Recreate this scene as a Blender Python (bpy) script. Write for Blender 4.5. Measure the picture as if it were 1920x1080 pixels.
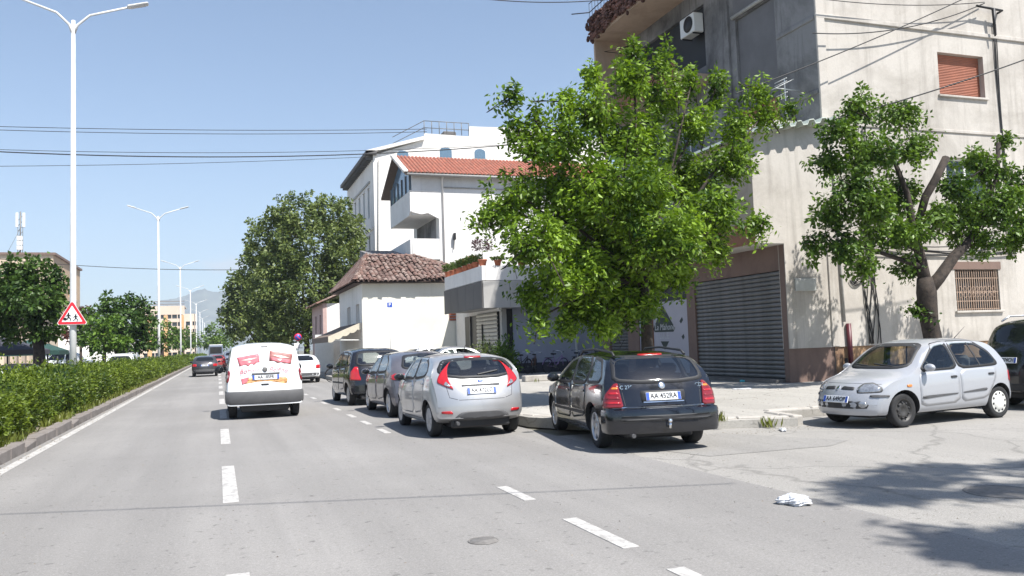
import bpy, bmesh, math, random
from mathutils import Vector, Matrix
from mathutils.bvhtree import BVHTree
random.seed(7)
R = math.radians
scene = bpy.context.scene
COL = scene.collection
for o in list(bpy.data.objects): bpy.data.objects.remove(o)

# ------------------------------------------------------------------ camera
FPX, CX, CY, CAMH = 1560.0, 960.0, 540.0, 1.6
VPX, VPY, ROLL = 408.0, 662.0, 1.95
_d = Vector(((VPX-CX)/FPX, -(VPY-CY)/FPX, 1.0)).normalized()
_e = Vector((1.0, math.tan(R(ROLL)), 0.0))
_n = _e.cross(_d).normalized()
if _n.y < 0: _n = -_n
_x = _d.cross(_n).normalized()
if _x.x < 0: _x = -_x
C0 = Vector((0, 0, CAMH))
def cam_vec(c): return Vector((_x.dot(c), _d.dot(c), _n.dot(c)))
RIGHT, UP, FWD = cam_vec(Vector((1,0,0))), cam_vec(Vector((0,1,0))), cam_vec(Vector((0,0,1)))
def ray(px, py): return cam_vec(Vector(((px-CX)/FPX, -(py-CY)/FPX, 1.0)))
def G(px, py, z=0.0):
    r = ray(px, py); return C0 + r*((z-C0.z)/r.z)
def PY(px, py, Y):
    r = ray(px, py); return C0 + r*((Y-C0.y)/r.y)
def PX(px, py, X):
    r = ray(px, py); return C0 + r*((X-C0.x)/r.x)
cam = bpy.data.cameras.new('camera'); camo = bpy.data.objects.new('camera', cam); COL.objects.link(camo)
cam.sensor_width = 36.0; cam.lens = 36.0*FPX/1920.0; cam.clip_start = 0.1; cam.clip_end = 20000
m = Matrix((RIGHT, UP, -FWD)).transposed().to_4x4(); m.translation = C0
camo.matrix_world = m
scene.camera = camo
scene.render.resolution_x, scene.render.resolution_y = 1024, 576

# ------------------------------------------------------------------ sky, sun, exposure
SUN = Vector((0.30, -0.58, 1.0)).normalized()
EL = math.asin(SUN.z); AZ = math.atan2(SUN.x, SUN.y)
world = bpy.data.worlds.new('World'); scene.world = world; world.use_nodes = True
wn, wl = world.node_tree.nodes, world.node_tree.links
bg = wn['Background']
sky = wn.new('ShaderNodeTexSky'); sky.sky_type = 'NISHITA'; sky.sun_disc = False
sky.sun_elevation = EL; sky.sun_rotation = AZ
sky.air_density = 1.0; sky.dust_density = 0.7; sky.ozone_density = 2.6
wl.new(sky.outputs[0], bg.inputs[0]); bg.inputs[1].default_value = 0.088
sl = bpy.data.lights.new('sun', 'SUN'); sl.energy = 5.0; sl.angle = R(0.55); sl.color = (1.0, 0.965, 0.91)
so = bpy.data.objects.new('sun', sl); COL.objects.link(so)
so.rotation_euler = SUN.to_track_quat('Z', 'Y').to_euler(); so.location = (0, 0, 60)
vs = scene.view_settings
vs.view_transform = 'Standard'; vs.look = 'None'; vs.gamma = 1.0; vs.use_curve_mapping = False
vs.exposure = 0.93

# ------------------------------------------------------------------ materials
MATS = {}
def _new(name):
    m = bpy.data.materials.new(name); m.use_nodes = True
    return m, m.node_tree.nodes, m.node_tree.links, m.node_tree.nodes['Principled BSDF']
def ramp(n, l, fac, stops):
    r = n.new('ShaderNodeValToRGB'); l.new(fac, r.inputs[0]); e = r.color_ramp.elements
    while len(e) < len(stops): e.new(0.5)
    for k, (p, c) in enumerate(stops):
        e[k].position = p; e[k].color = (*c, 1) if len(c) == 3 else c
    return r.outputs[0]
def noise(n, l, scale, detail=5, rough=0.6, stretch=None, coord='Object', dist=0.0):
    tc = n.new('ShaderNodeTexCoord'); out = tc.outputs[coord]
    if stretch:
        mp = n.new('ShaderNodeMapping'); mp.inputs['Scale'].default_value = stretch; l.new(out, mp.inputs[0]); out = mp.outputs[0]
    t = n.new('ShaderNodeTexNoise'); t.inputs['Scale'].default_value = scale; t.inputs['Detail'].default_value = detail
    t.inputs['Roughness'].default_value = rough; t.inputs['Distortion'].default_value = dist
    l.new(out, t.inputs['Vector']); return t.outputs[0]
def mixc(n, l, fac, a, b, mode='MIX'):
    x = n.new('ShaderNodeMix'); x.data_type = 'RGBA'; x.blend_type = mode
    for s, v in ((x.inputs[0], fac), (x.inputs[6], a), (x.inputs[7], b)):
        if isinstance(v, (int, float)): s.default_value = v
        elif isinstance(v, tuple): s.default_value = (*v, 1)
        else: l.new(v, s)
    return x.outputs[2]
def bump(n, l, b, h, strength=0.3, dist=0.02):
    bp = n.new('ShaderNodeBump'); bp.inputs['Strength'].default_value = strength; bp.inputs['Distance'].default_value = dist
    l.new(h, bp.inputs['Height']); l.new(bp.outputs[0], b.inputs['Normal'])
def plain(name, c, rough=0.5, metal=0.0, var=0.12, scale=6.0, coat=0.0, bmp=0.0, emit=None):
    if name in MATS: return MATS[name]
    m, n, l, b = _new(name)
    b.inputs['Roughness'].default_value = rough; b.inputs['Metallic'].default_value = metal
    if coat: b.inputs['Coat Weight'].default_value = coat; b.inputs['Coat Roughness'].default_value = 0.04
    if var:
        f = noise(n, l, scale, 4)
        lo = tuple(x*(1-var) for x in c); hi = tuple(min(1, x*(1+var)) for x in c)
        col = ramp(n, l, f, [(0.3, lo), (0.7, hi)]); l.new(col, b.inputs['Base Color'])
        if bmp: bump(n, l, b, noise(n, l, scale*6, 4), bmp)
    else: b.inputs['Base Color'].default_value = (*c, 1)
    if emit: b.inputs['Emission Color'].default_value = (*c, 1); b.inputs['Emission Strength'].default_value = emit
    MATS[name] = m; return m
def plaster(name, c, stain=(0.16,0.145,0.125), amount=0.5, dirt_scale=0.7, streak=0.5, bmp=0.25, lean=(0.46, 0.74)):
    """painted render: blotches, vertical rain streaks and fine relief"""
    m, n, l, b = _new(name)
    b.inputs['Roughness'].default_value = 0.9
    blot = noise(n, l, dirt_scale, 8, 0.68, dist=0.4)
    stk = noise(n, l, 1.1, 6, 0.65, stretch=(2.6, 2.6, 0.16))
    fine = noise(n, l, 14, 6, 0.7)
    base = ramp(n, l, fine, [(0.25, tuple(x*0.9 for x in c)), (0.75, c)])
    m1 = ramp(n, l, blot, [(lean[0], (0,0,0)), (lean[1], (amount,)*3)])
    m2 = ramp(n, l, stk, [(0.52, (0,0,0)), (0.78, (streak,)*3)])
    c1 = mixc(n, l, m1, base, stain)
    c2 = mixc(n, l, m2, c1, tuple(x*0.8 for x in stain))
    l.new(c2, b.inputs['Base Color'])
    bump(n, l, b, fine, bmp, 0.015)
    MATS[name] = m; return m
def asphalt(name, c, spots, stone=0.22, crack=False, patch=0.2):
    m, n, l, b = _new(name)
    b.inputs['Roughness'].default_value = 0.88
    big = noise(n, l, 0.22, 5, 0.6); mid = noise(n, l, 2.2, 6, 0.7); fine = noise(n, l, 70, 3, 0.8)
    tr = noise(n, l, 0.9, 4, 0.6, stretch=(1.3, 0.05, 1))
    col = ramp(n, l, big, [(0.3, tuple(x*(1-patch) for x in c)), (0.7, tuple(x*(1+patch*0.6) for x in c))])
    col = mixc(n, l, ramp(n, l, tr, [(0.38, (0,0,0)), (0.62, (0.6,)*3)]), col, tuple(x*0.62 for x in c))
    col = mixc(n, l, ramp(n, l, mid, [(0.60, (0,0,0)), (0.76, (0.4,)*3)]), col, spots)
    col = mixc(n, l, stone, col, ramp(n, l, fine, [(0.3, (0.03,)*3), (0.5, c), (0.75, (0.6,)*3)]))
    dk = noise(n, l, 9, 3, 0.6)
    col = mixc(n, l, ramp(n, l, dk, [(0.62, (0,0,0)), (0.70, (0.6,)*3)]), col, tuple(x*0.35 for x in c))
    gr_ = noise(n, l, 28, 3, 0.7)
    col = mixc(n, l, ramp(n, l, gr_, [(0.35, (0.32,)*3), (0.5, (0,0,0)), (0.62, (0,0,0))]), col, tuple(x*0.6 for x in c))
    col = mixc(n, l, ramp(n, l, gr_, [(0.58, (0,0,0)), (0.74, (0.4,)*3)]), col, tuple(min(1, x*1.6) for x in c))
    if crack:
        tc = n.new('ShaderNodeTexCoord'); w = n.new('ShaderNodeTexNoise'); w.inputs['Scale'].default_value = 1.5; w.inputs['Detail'].default_value = 4
        l.new(tc.outputs['Object'], w.inputs['Vector'])
        vadd = n.new('ShaderNodeMix'); vadd.data_type = 'VECTOR'; vadd.inputs[0].default_value = 0.35
        l.new(tc.outputs['Object'], vadd.inputs[4]); l.new(w.outputs[1], vadd.inputs[5])
        v = n.new('ShaderNodeTexVoronoi'); v.feature = 'DISTANCE_TO_EDGE'; v.inputs['Scale'].default_value = 0.55
        l.new(vadd.outputs[1], v.inputs['Vector'])
        col = mixc(n, l, ramp(n, l, v.outputs['Distance'], [(0.0, (0.45,)*3), (0.012, (0,0,0))]), col, tuple(x*0.3 for x in c))
    l.new(col, b.inputs['Base Color'])
    bump(n, l, b, fine, 0.35, 0.01)
    MATS[name] = m; return m
def leafmat(name, dark, light, trans=0.35, rough=0.45):
    m, n, l, b = _new(name)
    g = n.new('ShaderNodeNewGeometry')
    f = noise(n, l, 0.8, 3)
    mr = n.new('ShaderNodeMapRange'); mr.inputs[1].default_value = 0.34; mr.inputs[2].default_value = 0.66; l.new(f, mr.inputs[0])
    a = n.new('ShaderNodeMath'); a.operation = 'ADD'; l.new(g.outputs['Random Per Island'], a.inputs[0]); l.new(mr.outputs[0], a.inputs[1])
    hb = n.new('ShaderNodeMath'); hb.operation = 'MULTIPLY'; hb.inputs[1].default_value = 0.5; l.new(a.outputs[0], hb.inputs[0])
    c = ramp(n, l, hb.outputs[0], [(0.1, dark), (0.55, tuple(0.5*(x+y) for x, y in zip(dark, light))), (0.95, light)])
    l.new(c, b.inputs['Base Color']); b.inputs['Roughness'].default_value = rough
    b.inputs['Specular IOR Level'].default_value = 0.35
    t = n.new('ShaderNodeBsdfTranslucent')
    c2 = mixc(n, l, 1.0, c, (1.0, 1.0, 0.35), 'MULTIPLY'); 
    l.new(c2, t.inputs[0])
    mx = n.new('ShaderNodeMixShader'); mx.inputs[0].default_value = trans
    l.new(b.outputs[0], mx.inputs[1]); l.new(t.outputs[0], mx.inputs[2])
    l.new(mx.outputs[0], n['Material Output'].inputs[0])
    MATS[name] = m; return m
def glassmat(name, tint, refl=0.18):
    m, n, l, b = _new(name)
    fr = n.new('ShaderNodeFresnel'); fr.inputs[0].default_value = 1.5
    ge = n.new('ShaderNodeNewGeometry'); bf = n.new('ShaderNodeMix'); bf.data_type = 'FLOAT'
    l.new(ge.outputs['Backfacing'], bf.inputs[0]); l.new(fr.outputs[0], bf.inputs[2]); bf.inputs[3].default_value = 0.03
    ad = n.new('ShaderNodeMath'); ad.operation = 'ADD'; ad.use_clamp = True; l.new(bf.outputs[0], ad.inputs[0]); ad.inputs[1].default_value = refl
    gl = n.new('ShaderNodeBsdfGlossy'); gl.inputs['Roughness'].default_value = 0.03; gl.inputs[0].default_value = (0.95, 0.97, 1, 1)
    tr = n.new('ShaderNodeBsdfTransparent'); tr.inputs[0].default_value = (*tint, 1)
    mx = n.new('ShaderNodeMixShader'); l.new(ad.outputs[0], mx.inputs[0]); l.new(tr.outputs[0], mx.inputs[1]); l.new(gl.outputs[0], mx.inputs[2])
    l.new(mx.outputs[0], n['Material Output'].inputs[0])
    MATS[name] = m; return m
def paint(name, c, metal=0.0, rough=0.32, dust=0.12, flake=0.05):
    m, n, l, b = _new(name)
    d = noise(n, l, 3.0, 6, 0.65)
    col = mixc(n, l, ramp(n, l, d, [(0.45, (0,0,0)), (0.75, (dust,)*3)]), c, (0.32, 0.29, 0.25))
    l.new(col, b.inputs['Base Color'])
    b.inputs['Metallic'].default_value = metal
    l.new(ramp(n, l, d, [(0.4, (rough,)*3), (0.8, (min(1, rough+0.18),)*3)]), b.inputs['Roughness'])
    b.inputs['Coat Weight'].default_value = 0.9; b.inputs['Coat Roughness'].default_value = 0.05
    MATS[name] = m; return m

# ------------------------------------------------------------------ object helpers
def tag(o, label=None, cat=None, group=None, kind=None):
    if label: o['label'] = label
    if cat: o['category'] = cat
    if group: o['group'] = group
    if kind: o['kind'] = kind
    return o
def empty(name, loc=(0,0,0), rz=0.0, label=None, cat=None, group=None):
    o = bpy.data.objects.new(name, None); COL.objects.link(o)
    o.empty_display_size = 0.2
    o.location = loc; o.rotation_euler = (0, 0, rz)
    return tag(o, label, cat, group)
def link(name, me, mat=None, parent=None, loc=None, rot=None):
    o = bpy.data.objects.new(name, me); COL.objects.link(o)
    if mat is not None and not me.materials:
        for q in (mat if isinstance(mat, (list, tuple)) else [mat]): me.materials.append(q)
    if parent is not None: o.parent = parent
    if loc is not None: o.location = loc
    if rot is not None: o.rotation_euler = rot
    return o
def copy_tree(o, parent=None):
    c = o.copy(); COL.objects.link(c)
    if parent is not None: c.parent = parent
    for ch in [k for k in bpy.data.objects if k.parent == o]: copy_tree(ch, c)
    return c
class MB:
    """collects boxes, prisms, tubes and lathes into one mesh"""
    def __init__(s): s.v = []; s.f = []; s.sm = []
    def add(s, vs, fs, smooth=False):
        k = len(s.v); s.v += [tuple(p) for p in vs]
        s.f += [tuple(i+k for i in f) for f in fs]; s.sm += [smooth]*len(fs); return s
    def box(s, a, b, M=None):
        (x0,y0,z0),(x1,y1,z1) = a, b
        v = [(x0,y0,z0),(x1,y0,z0),(x1,y1,z0),(x0,y1,z0),(x0,y0,z1),(x1,y0,z1),(x1,y1,z1),(x0,y1,z1)]
        if M is not None: v = [M @ Vector(p) for p in v]
        return s.add(v, [(0,3,2,1),(4,5,6,7),(0,1,5,4),(1,2,6,5),(2,3,7,6),(3,0,4,7)])
    def bbox(s, a, b, r=0.01, M=None):
        """box with chamfered edges"""
        bm = bmesh.new(); bmesh.ops.create_cube(bm, size=1.0)
        sc = [max(1e-4, b[i]-a[i]) for i in range(3)]; ce = [(a[i]+b[i])/2 for i in range(3)]
        for q in bm.verts: q.co = Vector((q.co.x*sc[0]+ce[0], q.co.y*sc[1]+ce[1], q.co.z*sc[2]+ce[2]))
        r = min(r, min(sc)*0.45)
        bmesh.ops.bevel(bm, geom=bm.edges[:], offset=r, segments=1, affect='EDGES')
        vs_ = [(M @ q.co if M is not None else q.co.copy()) for q in bm.verts]
        bm.verts.index_update(); fs = [[q.index for q in f.verts] for f in bm.faces]; bm.free()
        return s.add(vs_, fs)
    def prism(s, pts, a, b, axis='x'):
        """polygon pts (2d) extruded along axis from a to b"""
        n = len(pts)
        def P(p, t): return {'x': (t, p[0], p[1]), 'y': (p[0], t, p[1]), 'z': (p[0], p[1], t)}[axis]
        v = [P(p, a) for p in pts] + [P(p, b) for p in pts]
        f = [(i, (i+1) % n, (i+1) % n+n, i+n) for i in range(n)] + [tuple(range(n))[::-1], tuple(range(n, 2*n))]
        return s.add(v, f)
    def tube(s, pts, rad, seg=8, caps=True):
        pts = [Vector(p) for p in pts]; n = len(pts)
        rads = rad if isinstance(rad, (list, tuple)) else [rad]*n
        v = []; up = None
        for i, p in enumerate(pts):
            t = (pts[min(i+1, n-1)] - pts[max(i-1, 0)])
            t = t.normalized() if t.length > 1e-9 else Vector((0,0,1))
            if up is None: up = t.orthogonal().normalized()
            up = (up - t*up.dot(t))
            up = up.normalized() if up.length > 1e-6 else t.orthogonal().normalized()
            w = t.cross(up)
            for k in range(seg):
                a = 2*math.pi*k/seg; v.append(p + (up*math.cos(a) + w*math.sin(a))*rads[i])
        f = [(i*seg+k, i*seg+(k+1) % seg, (i+1)*seg+(k+1) % seg, (i+1)*seg+k) for i in range(n-1) for k in range(seg)]
        s.add(v, f, True)
        if caps:
            k0 = len(s.v)-n*seg
            s.f += [tuple(k0+k for k in range(seg))[::-1], tuple(k0+(n-1)*seg+k for k in range(seg))]; s.sm += [False]*2
        return s
    def lathe(s, prof, seg=24, axis='z', M=None, smooth=True):
        v = []
        for r, h in prof:
            for k in range(seg):
                a = 2*math.pi*k/seg; c, q = r*math.cos(a), r*math.sin(a)
                p = {'z': (c, q, h), 'x': (h, c, q), 'y': (c, h, q)}[axis]
                v.append(M @ Vector(p) if M is not None else p)
        f = [(i*seg+k, i*seg+(k+1) % seg, (i+1)*seg+(k+1) % seg, (i+1)*seg+k) for i in range(len(prof)-1) for k in range(seg)]
        return s.add(v, f, smooth)
    def ball(s, c, r, seg=10, rings=7):
        rr = r if isinstance(r, (tuple, list)) else (r, r, r)
        v = []
        for i in range(rings+1):
            a = math.pi*i/rings
            for k in range(seg):
                q = 2*math.pi*k/seg
                v.append((c[0]+rr[0]*math.sin(a)*math.cos(q), c[1]+rr[1]*math.sin(a)*math.sin(q), c[2]+rr[2]*math.cos(a)))
        f = [(i*seg+k, (i+1)*seg+k, (i+1)*seg+(k+1) % seg, i*seg+(k+1) % seg) for i in range(rings) for k in range(seg)]
        return s.add(v, f, True)
    def mesh(s, name='m'):
        me = bpy.data.meshes.new(name); me.from_pydata(s.v, [], s.f)
        me.polygons.foreach_set('use_smooth', s.sm); me.update()
        return me
    def fix(s, name='m'):
        me = s.mesh(name); bm = bmesh.new(); bm.from_mesh(me)
        bmesh.ops.remove_doubles(bm, verts=bm.verts, dist=1e-5); bmesh.ops.recalc_face_normals(bm, faces=bm.faces)
        bm.to_mesh(me); bm.free(); return me
    def build(s, name, mat, parent=None, loc=None, rot=None):
        return link(name, s.mesh(name), mat, parent, loc, rot)
def box(name, a, b, mat, parent=None, bev=0.0):
    q = MB()
    if bev: q.bbox(a, b, bev)
    else: q.box(a, b)
    return q.build(name, mat, parent)
def text_mesh(txt, size, extrude=0.002, shear=0.0, bold=0.0, spacing=1.0):
    cu = bpy.data.curves.new('lettering', 'FONT'); cu.body = txt; cu.size = size; cu.extrude = extrude; cu.shear = shear
    cu.align_x = 'CENTER'; cu.align_y = 'CENTER'; cu.offset = bold; cu.space_character = spacing; cu.resolution_u = 3
    o = bpy.data.objects.new('lettering', cu); COL.objects.link(o)
    dg = bpy.context.evaluated_depsgraph_get(); dg.update()
    me = bpy.data.meshes.new_from_object(o.evaluated_get(dg))
    bpy.data.objects.remove(o); bpy.data.curves.remove(cu); me.materials.clear(); return me
def wall_holes(mb, O, U, V, w, h, holes, depth, N):
    """wall sheet in plane O+uU+vV with rectangular holes (u0,u1,v0,v1) and reveals going depth along -N"""
    O, U, V, N = Vector(O), Vector(U), Vector(V), Vector(N)
    us = sorted({0.0, w, *[x for q in holes for x in q[:2]]}); vs_ = sorted({0.0, h, *[x for q in holes for x in q[2:4]]})
    for i in range(len(us)-1):
        for j in range(len(vs_)-1):
            uc, vc = (us[i]+us[i+1])/2, (vs_[j]+vs_[j+1])/2
            if any(a < uc < b and c < vc < d for a, b, c, d in holes): continue
            mb.add([O+U*us[i]+V*vs_[j], O+U*us[i+1]+V*vs_[j], O+U*us[i+1]+V*vs_[j+1], O+U*us[i]+V*vs_[j+1]], [(0,1,2,3)])
    for a, b, c, d in holes:
        P = [O+U*a+V*c, O+U*b+V*c, O+U*b+V*d, O+U*a+V*d]; Q = [p-N*depth for p in P]
        mb.add(P+Q, [(i, (i+1) % 4, (i+1) % 4+4, i+4) for i in range(4)])
    return mb
def copies(proto_me, name, mat, parent, locs, rots=None, scales=None):
    out = []
    for i, p in enumerate(locs):
        o = link(name, proto_me, mat, parent, p, rots[i] if rots else None)
        if scales: o.scale = scales[i]
        out.append(o)
    return out
# one small cloud bank low over the mountains, as part of the sky
def sky_cloud():
    tc = wn.new('ShaderNodeTexCoord'); d = ray(432, 500).normalized()
    nz = wn.new('ShaderNodeTexNoise'); nz.inputs['Scale'].default_value = 26; nz.inputs['Detail'].default_value = 6; nz.inputs['Roughness'].default_value = 0.62
    mp = wn.new('ShaderNodeMapping'); mp.inputs['Scale'].default_value = (1, 1, 2.4); wl.new(tc.outputs['Generated'], mp.inputs[0]); wl.new(mp.outputs[0], nz.inputs['Vector'])
    sb = wn.new('ShaderNodeVectorMath'); sb.operation = 'SUBTRACT'; wl.new(tc.outputs['Generated'], sb.inputs[0]); sb.inputs[1].default_value = d
    ml = wn.new('ShaderNodeVectorMath'); ml.operation = 'MULTIPLY'; wl.new(sb.outputs[0], ml.inputs[0]); ml.inputs[1].default_value = (13, 13, 42)
    ln = wn.new('ShaderNodeVectorMath'); ln.operation = 'LENGTH'; wl.new(ml.outputs[0], ln.inputs[0])
    inv = wn.new('ShaderNodeMapRange'); inv.inputs[1].default_value = 0.1; inv.inputs[2].default_value = 1.0; inv.inputs[3].default_value = 0.42; inv.inputs[4].default_value = -0.2; wl.new(ln.outputs[1], inv.inputs[0])
    ad = wn.new('ShaderNodeMath'); ad.operation = 'ADD'; wl.new(nz.outputs[0], ad.inputs[0]); wl.new(inv.outputs[0], ad.inputs[1])
    cr = wn.new('ShaderNodeMapRange'); cr.inputs[1].default_value = 0.62; cr.inputs[2].default_value = 0.95; cr.inputs[4].default_value = 0.75; wl.new(ad.outputs[0], cr.inputs[0])
    mx = wn.new('ShaderNodeMix'); mx.data_type = 'RGBA'; wl.new(cr.outputs[0], mx.inputs[0]); wl.new(sky.outputs[0], mx.inputs[6]); mx.inputs[7].default_value = (5.2, 5.4, 5.7, 1)
    wl.new(mx.outputs[2], bg.inputs[0])
sky_cloud()

# ================================================================== SETTING
M_asph = asphalt('asphalt', (0.255, 0.243, 0.230), (0.13, 0.125, 0.12), 0.25, patch=0.26)
M_side = asphalt('old_side_street_asphalt', (0.30, 0.285, 0.262), (0.2, 0.185, 0.165), 0.38, crack=True, patch=0.18)
M_patch = asphalt('asphalt_repair', (0.268, 0.256, 0.238), (0.17, 0.16, 0.15), 0.32)
M_plaza = asphalt('pale_concrete_paving', (0.40, 0.38, 0.345), (0.2, 0.18, 0.15), 0.26, crack=True, patch=0.22)
M_kerb = plaster('kerb_concrete', (0.42, 0.395, 0.36), (0.16, 0.14, 0.12), 0.6, 2.5, 0.3, 0.4)
M_kerbd = plaster('weathered_median_kerb', (0.23, 0.205, 0.19), (0.1, 0.085, 0.075), 0.7, 2.5, 0.3, 0.5)
M_soil = asphalt('dry_soil', (0.20, 0.165, 0.115), (0.09, 0.09, 0.04), 0.3)
M_ground = asphalt('earth', (0.17, 0.16, 0.12), (0.08, 0.10, 0.05), 0.2)
def markmat():
    m, n, l, b = _new('worn_white_road_paint'); b.inputs['Roughness'].default_value = 0.8
    f = noise(n, l, 7, 6, 0.75)
    l.new(ramp(n, l, f, [(0.36, (0.25, 0.24, 0.23)), (0.54, (0.46, 0.445, 0.425))]), b.inputs['Base Color']); return m
M_mark = markmat()
def wornmat():
    m, n, l, b = _new('nearly_worn_off_paint'); b.inputs['Roughness'].default_value = 0.85
    f = noise(n, l, 9, 6, 0.75)
    l.new(ramp(n, l, f, [(0.42, (0.24, 0.232, 0.225)), (0.68, (0.31, 0.30, 0.285))]), b.inputs['Base Color']); return m
M_markw = wornmat()
def sheet(name, x0, x1, y0, y1, z, mat, parent=None, kind='structure', nx=1, ny=1, rough=0.0):
    q = MB(); vs_ = []; fs = []
    for j in range(ny+1):
        for i in range(nx+1):
            vs_.append((x0+(x1-x0)*i/nx, y0+(y1-y0)*j/ny, z+(random.uniform(-rough, rough) if 0 < i < nx and 0 < j < ny else 0)))
    for j in range(ny):
        for i in range(nx):
            a = j*(nx+1)+i; fs.append((a, a+1, a+nx+2, a+nx+1))
    q.add(vs_, fs); o = q.build(name, mat, parent)
    if kind: o['kind'] = kind
    return o
sheet('ground', -6000, 6000, -400, 9000, -0.08, M_ground)
road = sheet('road', -3.15, 5.42, -30, 700, 0.0, M_asph)
sheet('road', -13.6, -5.75, -30, 700, 0.0, M_asph)
side_street = sheet('side_street', 5.42, 90, 1.6, 13.2, 0.0, M_side)
# repair patches and the seam of the side street
def poly(name, pts, z, mat, parent=None):
    return MB().add([(x, y, z) for x, y in pts], [tuple(range(len(pts)))]).build(name, mat, parent)
def gp(*pp): return [G(*p).to_2d() for p in pp]
poly('repair_patch', gp((1180,838), (1345,812), (1590,826), (1560,836), (1330,856)), 0.004, M_patch, side_street)
poly('repair_patch', [(9.2,6.2), (13.5,6.9), (13.4,8.3), (10.3,8.0)], 0.004, M_patch, side_street)
# lane marks: each dash its own piece
dash_me = MB().box((-0.082, -1.52, 0), (0.082, 1.52, 0.004)).mesh('dash')
copies(dash_me, 'lane_dash', M_mark, road, [(0.12, 4.95+6.1*k+ (0.0), 0.001) for k in range(0, 22)])
pd = MB().box((-0.07, -0.6, 0), (0.07, 0.6, 0.004)).mesh('pdash')
copies(pd, 'parking_dash', M_mark, road, [(2.98, y, 0.001) for y in (4.6, 6.45)])
copies(pd.copy(), 'worn_parking_dash', None, road, [(2.98, y, 0.001) for y in (8.5, 16.0, 18.05, 20.1, 22.6, 25.5, 28.4, 31.0, 34.4, 36.6)])
for o_ in road.children:
    if o_.name.startswith('worn'):
        if not o_.data.materials: o_.data.materials.append(M_markw)
        o_.scale = (0.9, 0.75, 1)
box('edge_line', (-3.02, -20, 0.001), (-2.87, 420, 0.005), M_mark, road)
# far carriageway's edge line
# median
med = MB().box((-5.6, -30, -0.05), (-3.38, 420, 0.17)).build('median', M_soil); med['kind'] = 'structure'
mk = box('median_kerb', (-5.75, -30, -0.05), (-5.6, 420, 0.16), M_kerbd); mk['kind'] = 'structure'
stone = MB().bbox((-0.115, -0.495, -0.05), (0.115, 0.495, 0.19), 0.02).mesh('kerb_stone')
for k in range(66):
    y = -2+k*1.0
    s = link('kerb_stone', stone, M_kerbd, mk, (-3.265+random.uniform(-0.012, 0.012), y, random.uniform(-0.025, 0.008)))
    s.rotation_euler = (random.uniform(-0.01, 0.01), random.uniform(-0.03, 0.03), random.uniform(-0.012, 0.012))
    if k in (19, 24): s.rotation_euler = (0.03, 0.10, 0.03); s.location.z -= 0.04
MB().box((-3.38, 63.5, -0.05), (-3.15, 420, 0.17)).build('kerb_run', M_kerbd, mk)
# plaza in front of the shops, with kerb stones following its edge
edge = [(5.55, 200), (5.55, 16.4), (5.72, 15.4), (6.25, 14.3), (7.05, 13.3), (8.05, 12.5), (9.42, 12.02), (9.62, 12.25), (9.75, 13.25), (90, 13.25)]
pz = MB(); base = edge + [(90, 200)]
pz.prism([(x+0.12*(i in (0,1)), y) for i, (x, y) in enumerate(base)], -0.05, 0.14, 'z')
plaza = pz.build('plaza_pavement', M_plaza); plaza['kind'] = 'structure'
pk = empty('plaza_kerb'); pk['kind'] = 'structure'
def kerb_path(pts, n_start, length, mat, parent, w=0.2, hgt=0.165):
    import itertools
    me = MB().bbox((-w, -length/2+0.008, -0.06), (0.0, length/2-0.008, hgt), 0.022).mesh('kerb_stone')
    seg = [(Vector(a), Vector(b)) for a, b in zip(pts, pts[1:])]
    for a, b in seg:
        L = (b-a).length; n = max(1, round(L/length)); d = (b-a)/n
        for i in range(n):
            c = a+d*(i+0.5)
            o = link('kerb_stone', me, mat, parent, (c.x, c.y, random.uniform(-0.015, 0.012)))
            o.scale = (1, d.length/length, 1)
            o.rotation_euler = (0, random.uniform(-0.02, 0.02), math.atan2(-d.x, d.y)+random.uniform(-0.01, 0.01))
kerb_path([(5.75, 44), (5.75, 16.45)] , 0, 1.0, M_kerb, pk)
arc = [(5.72, 16.4), (5.86, 15.55), (6.38, 14.45), (7.15, 13.45), (8.12, 12.68), (9.4, 12.2)]
for o_ in [0]:
    me_path = [Vector(p) for p in arc]
    kerb_path([tuple(p) for p in arc], 0, 0.5, M_kerb, pk)
kerb_path([(9.62, 12.12), (9.8, 13.2)], 0, 0.55, M_kerb, pk)
kerb_path([(9.85, 13.42), (32, 13.42)], 0, 1.0, M_kerb, pk)
# pavement on the near side of the side street
npv = box('near_pavement', (5.6, -30, -0.05), (90, 1.6, 0.14), M_plaza); npv['kind'] = 'structure'
lp = box('far_pavement', (-40, -30, -0.05), (-13.6, 420, 0.13), M_plaza); lp['kind'] = 'structure'
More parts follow.
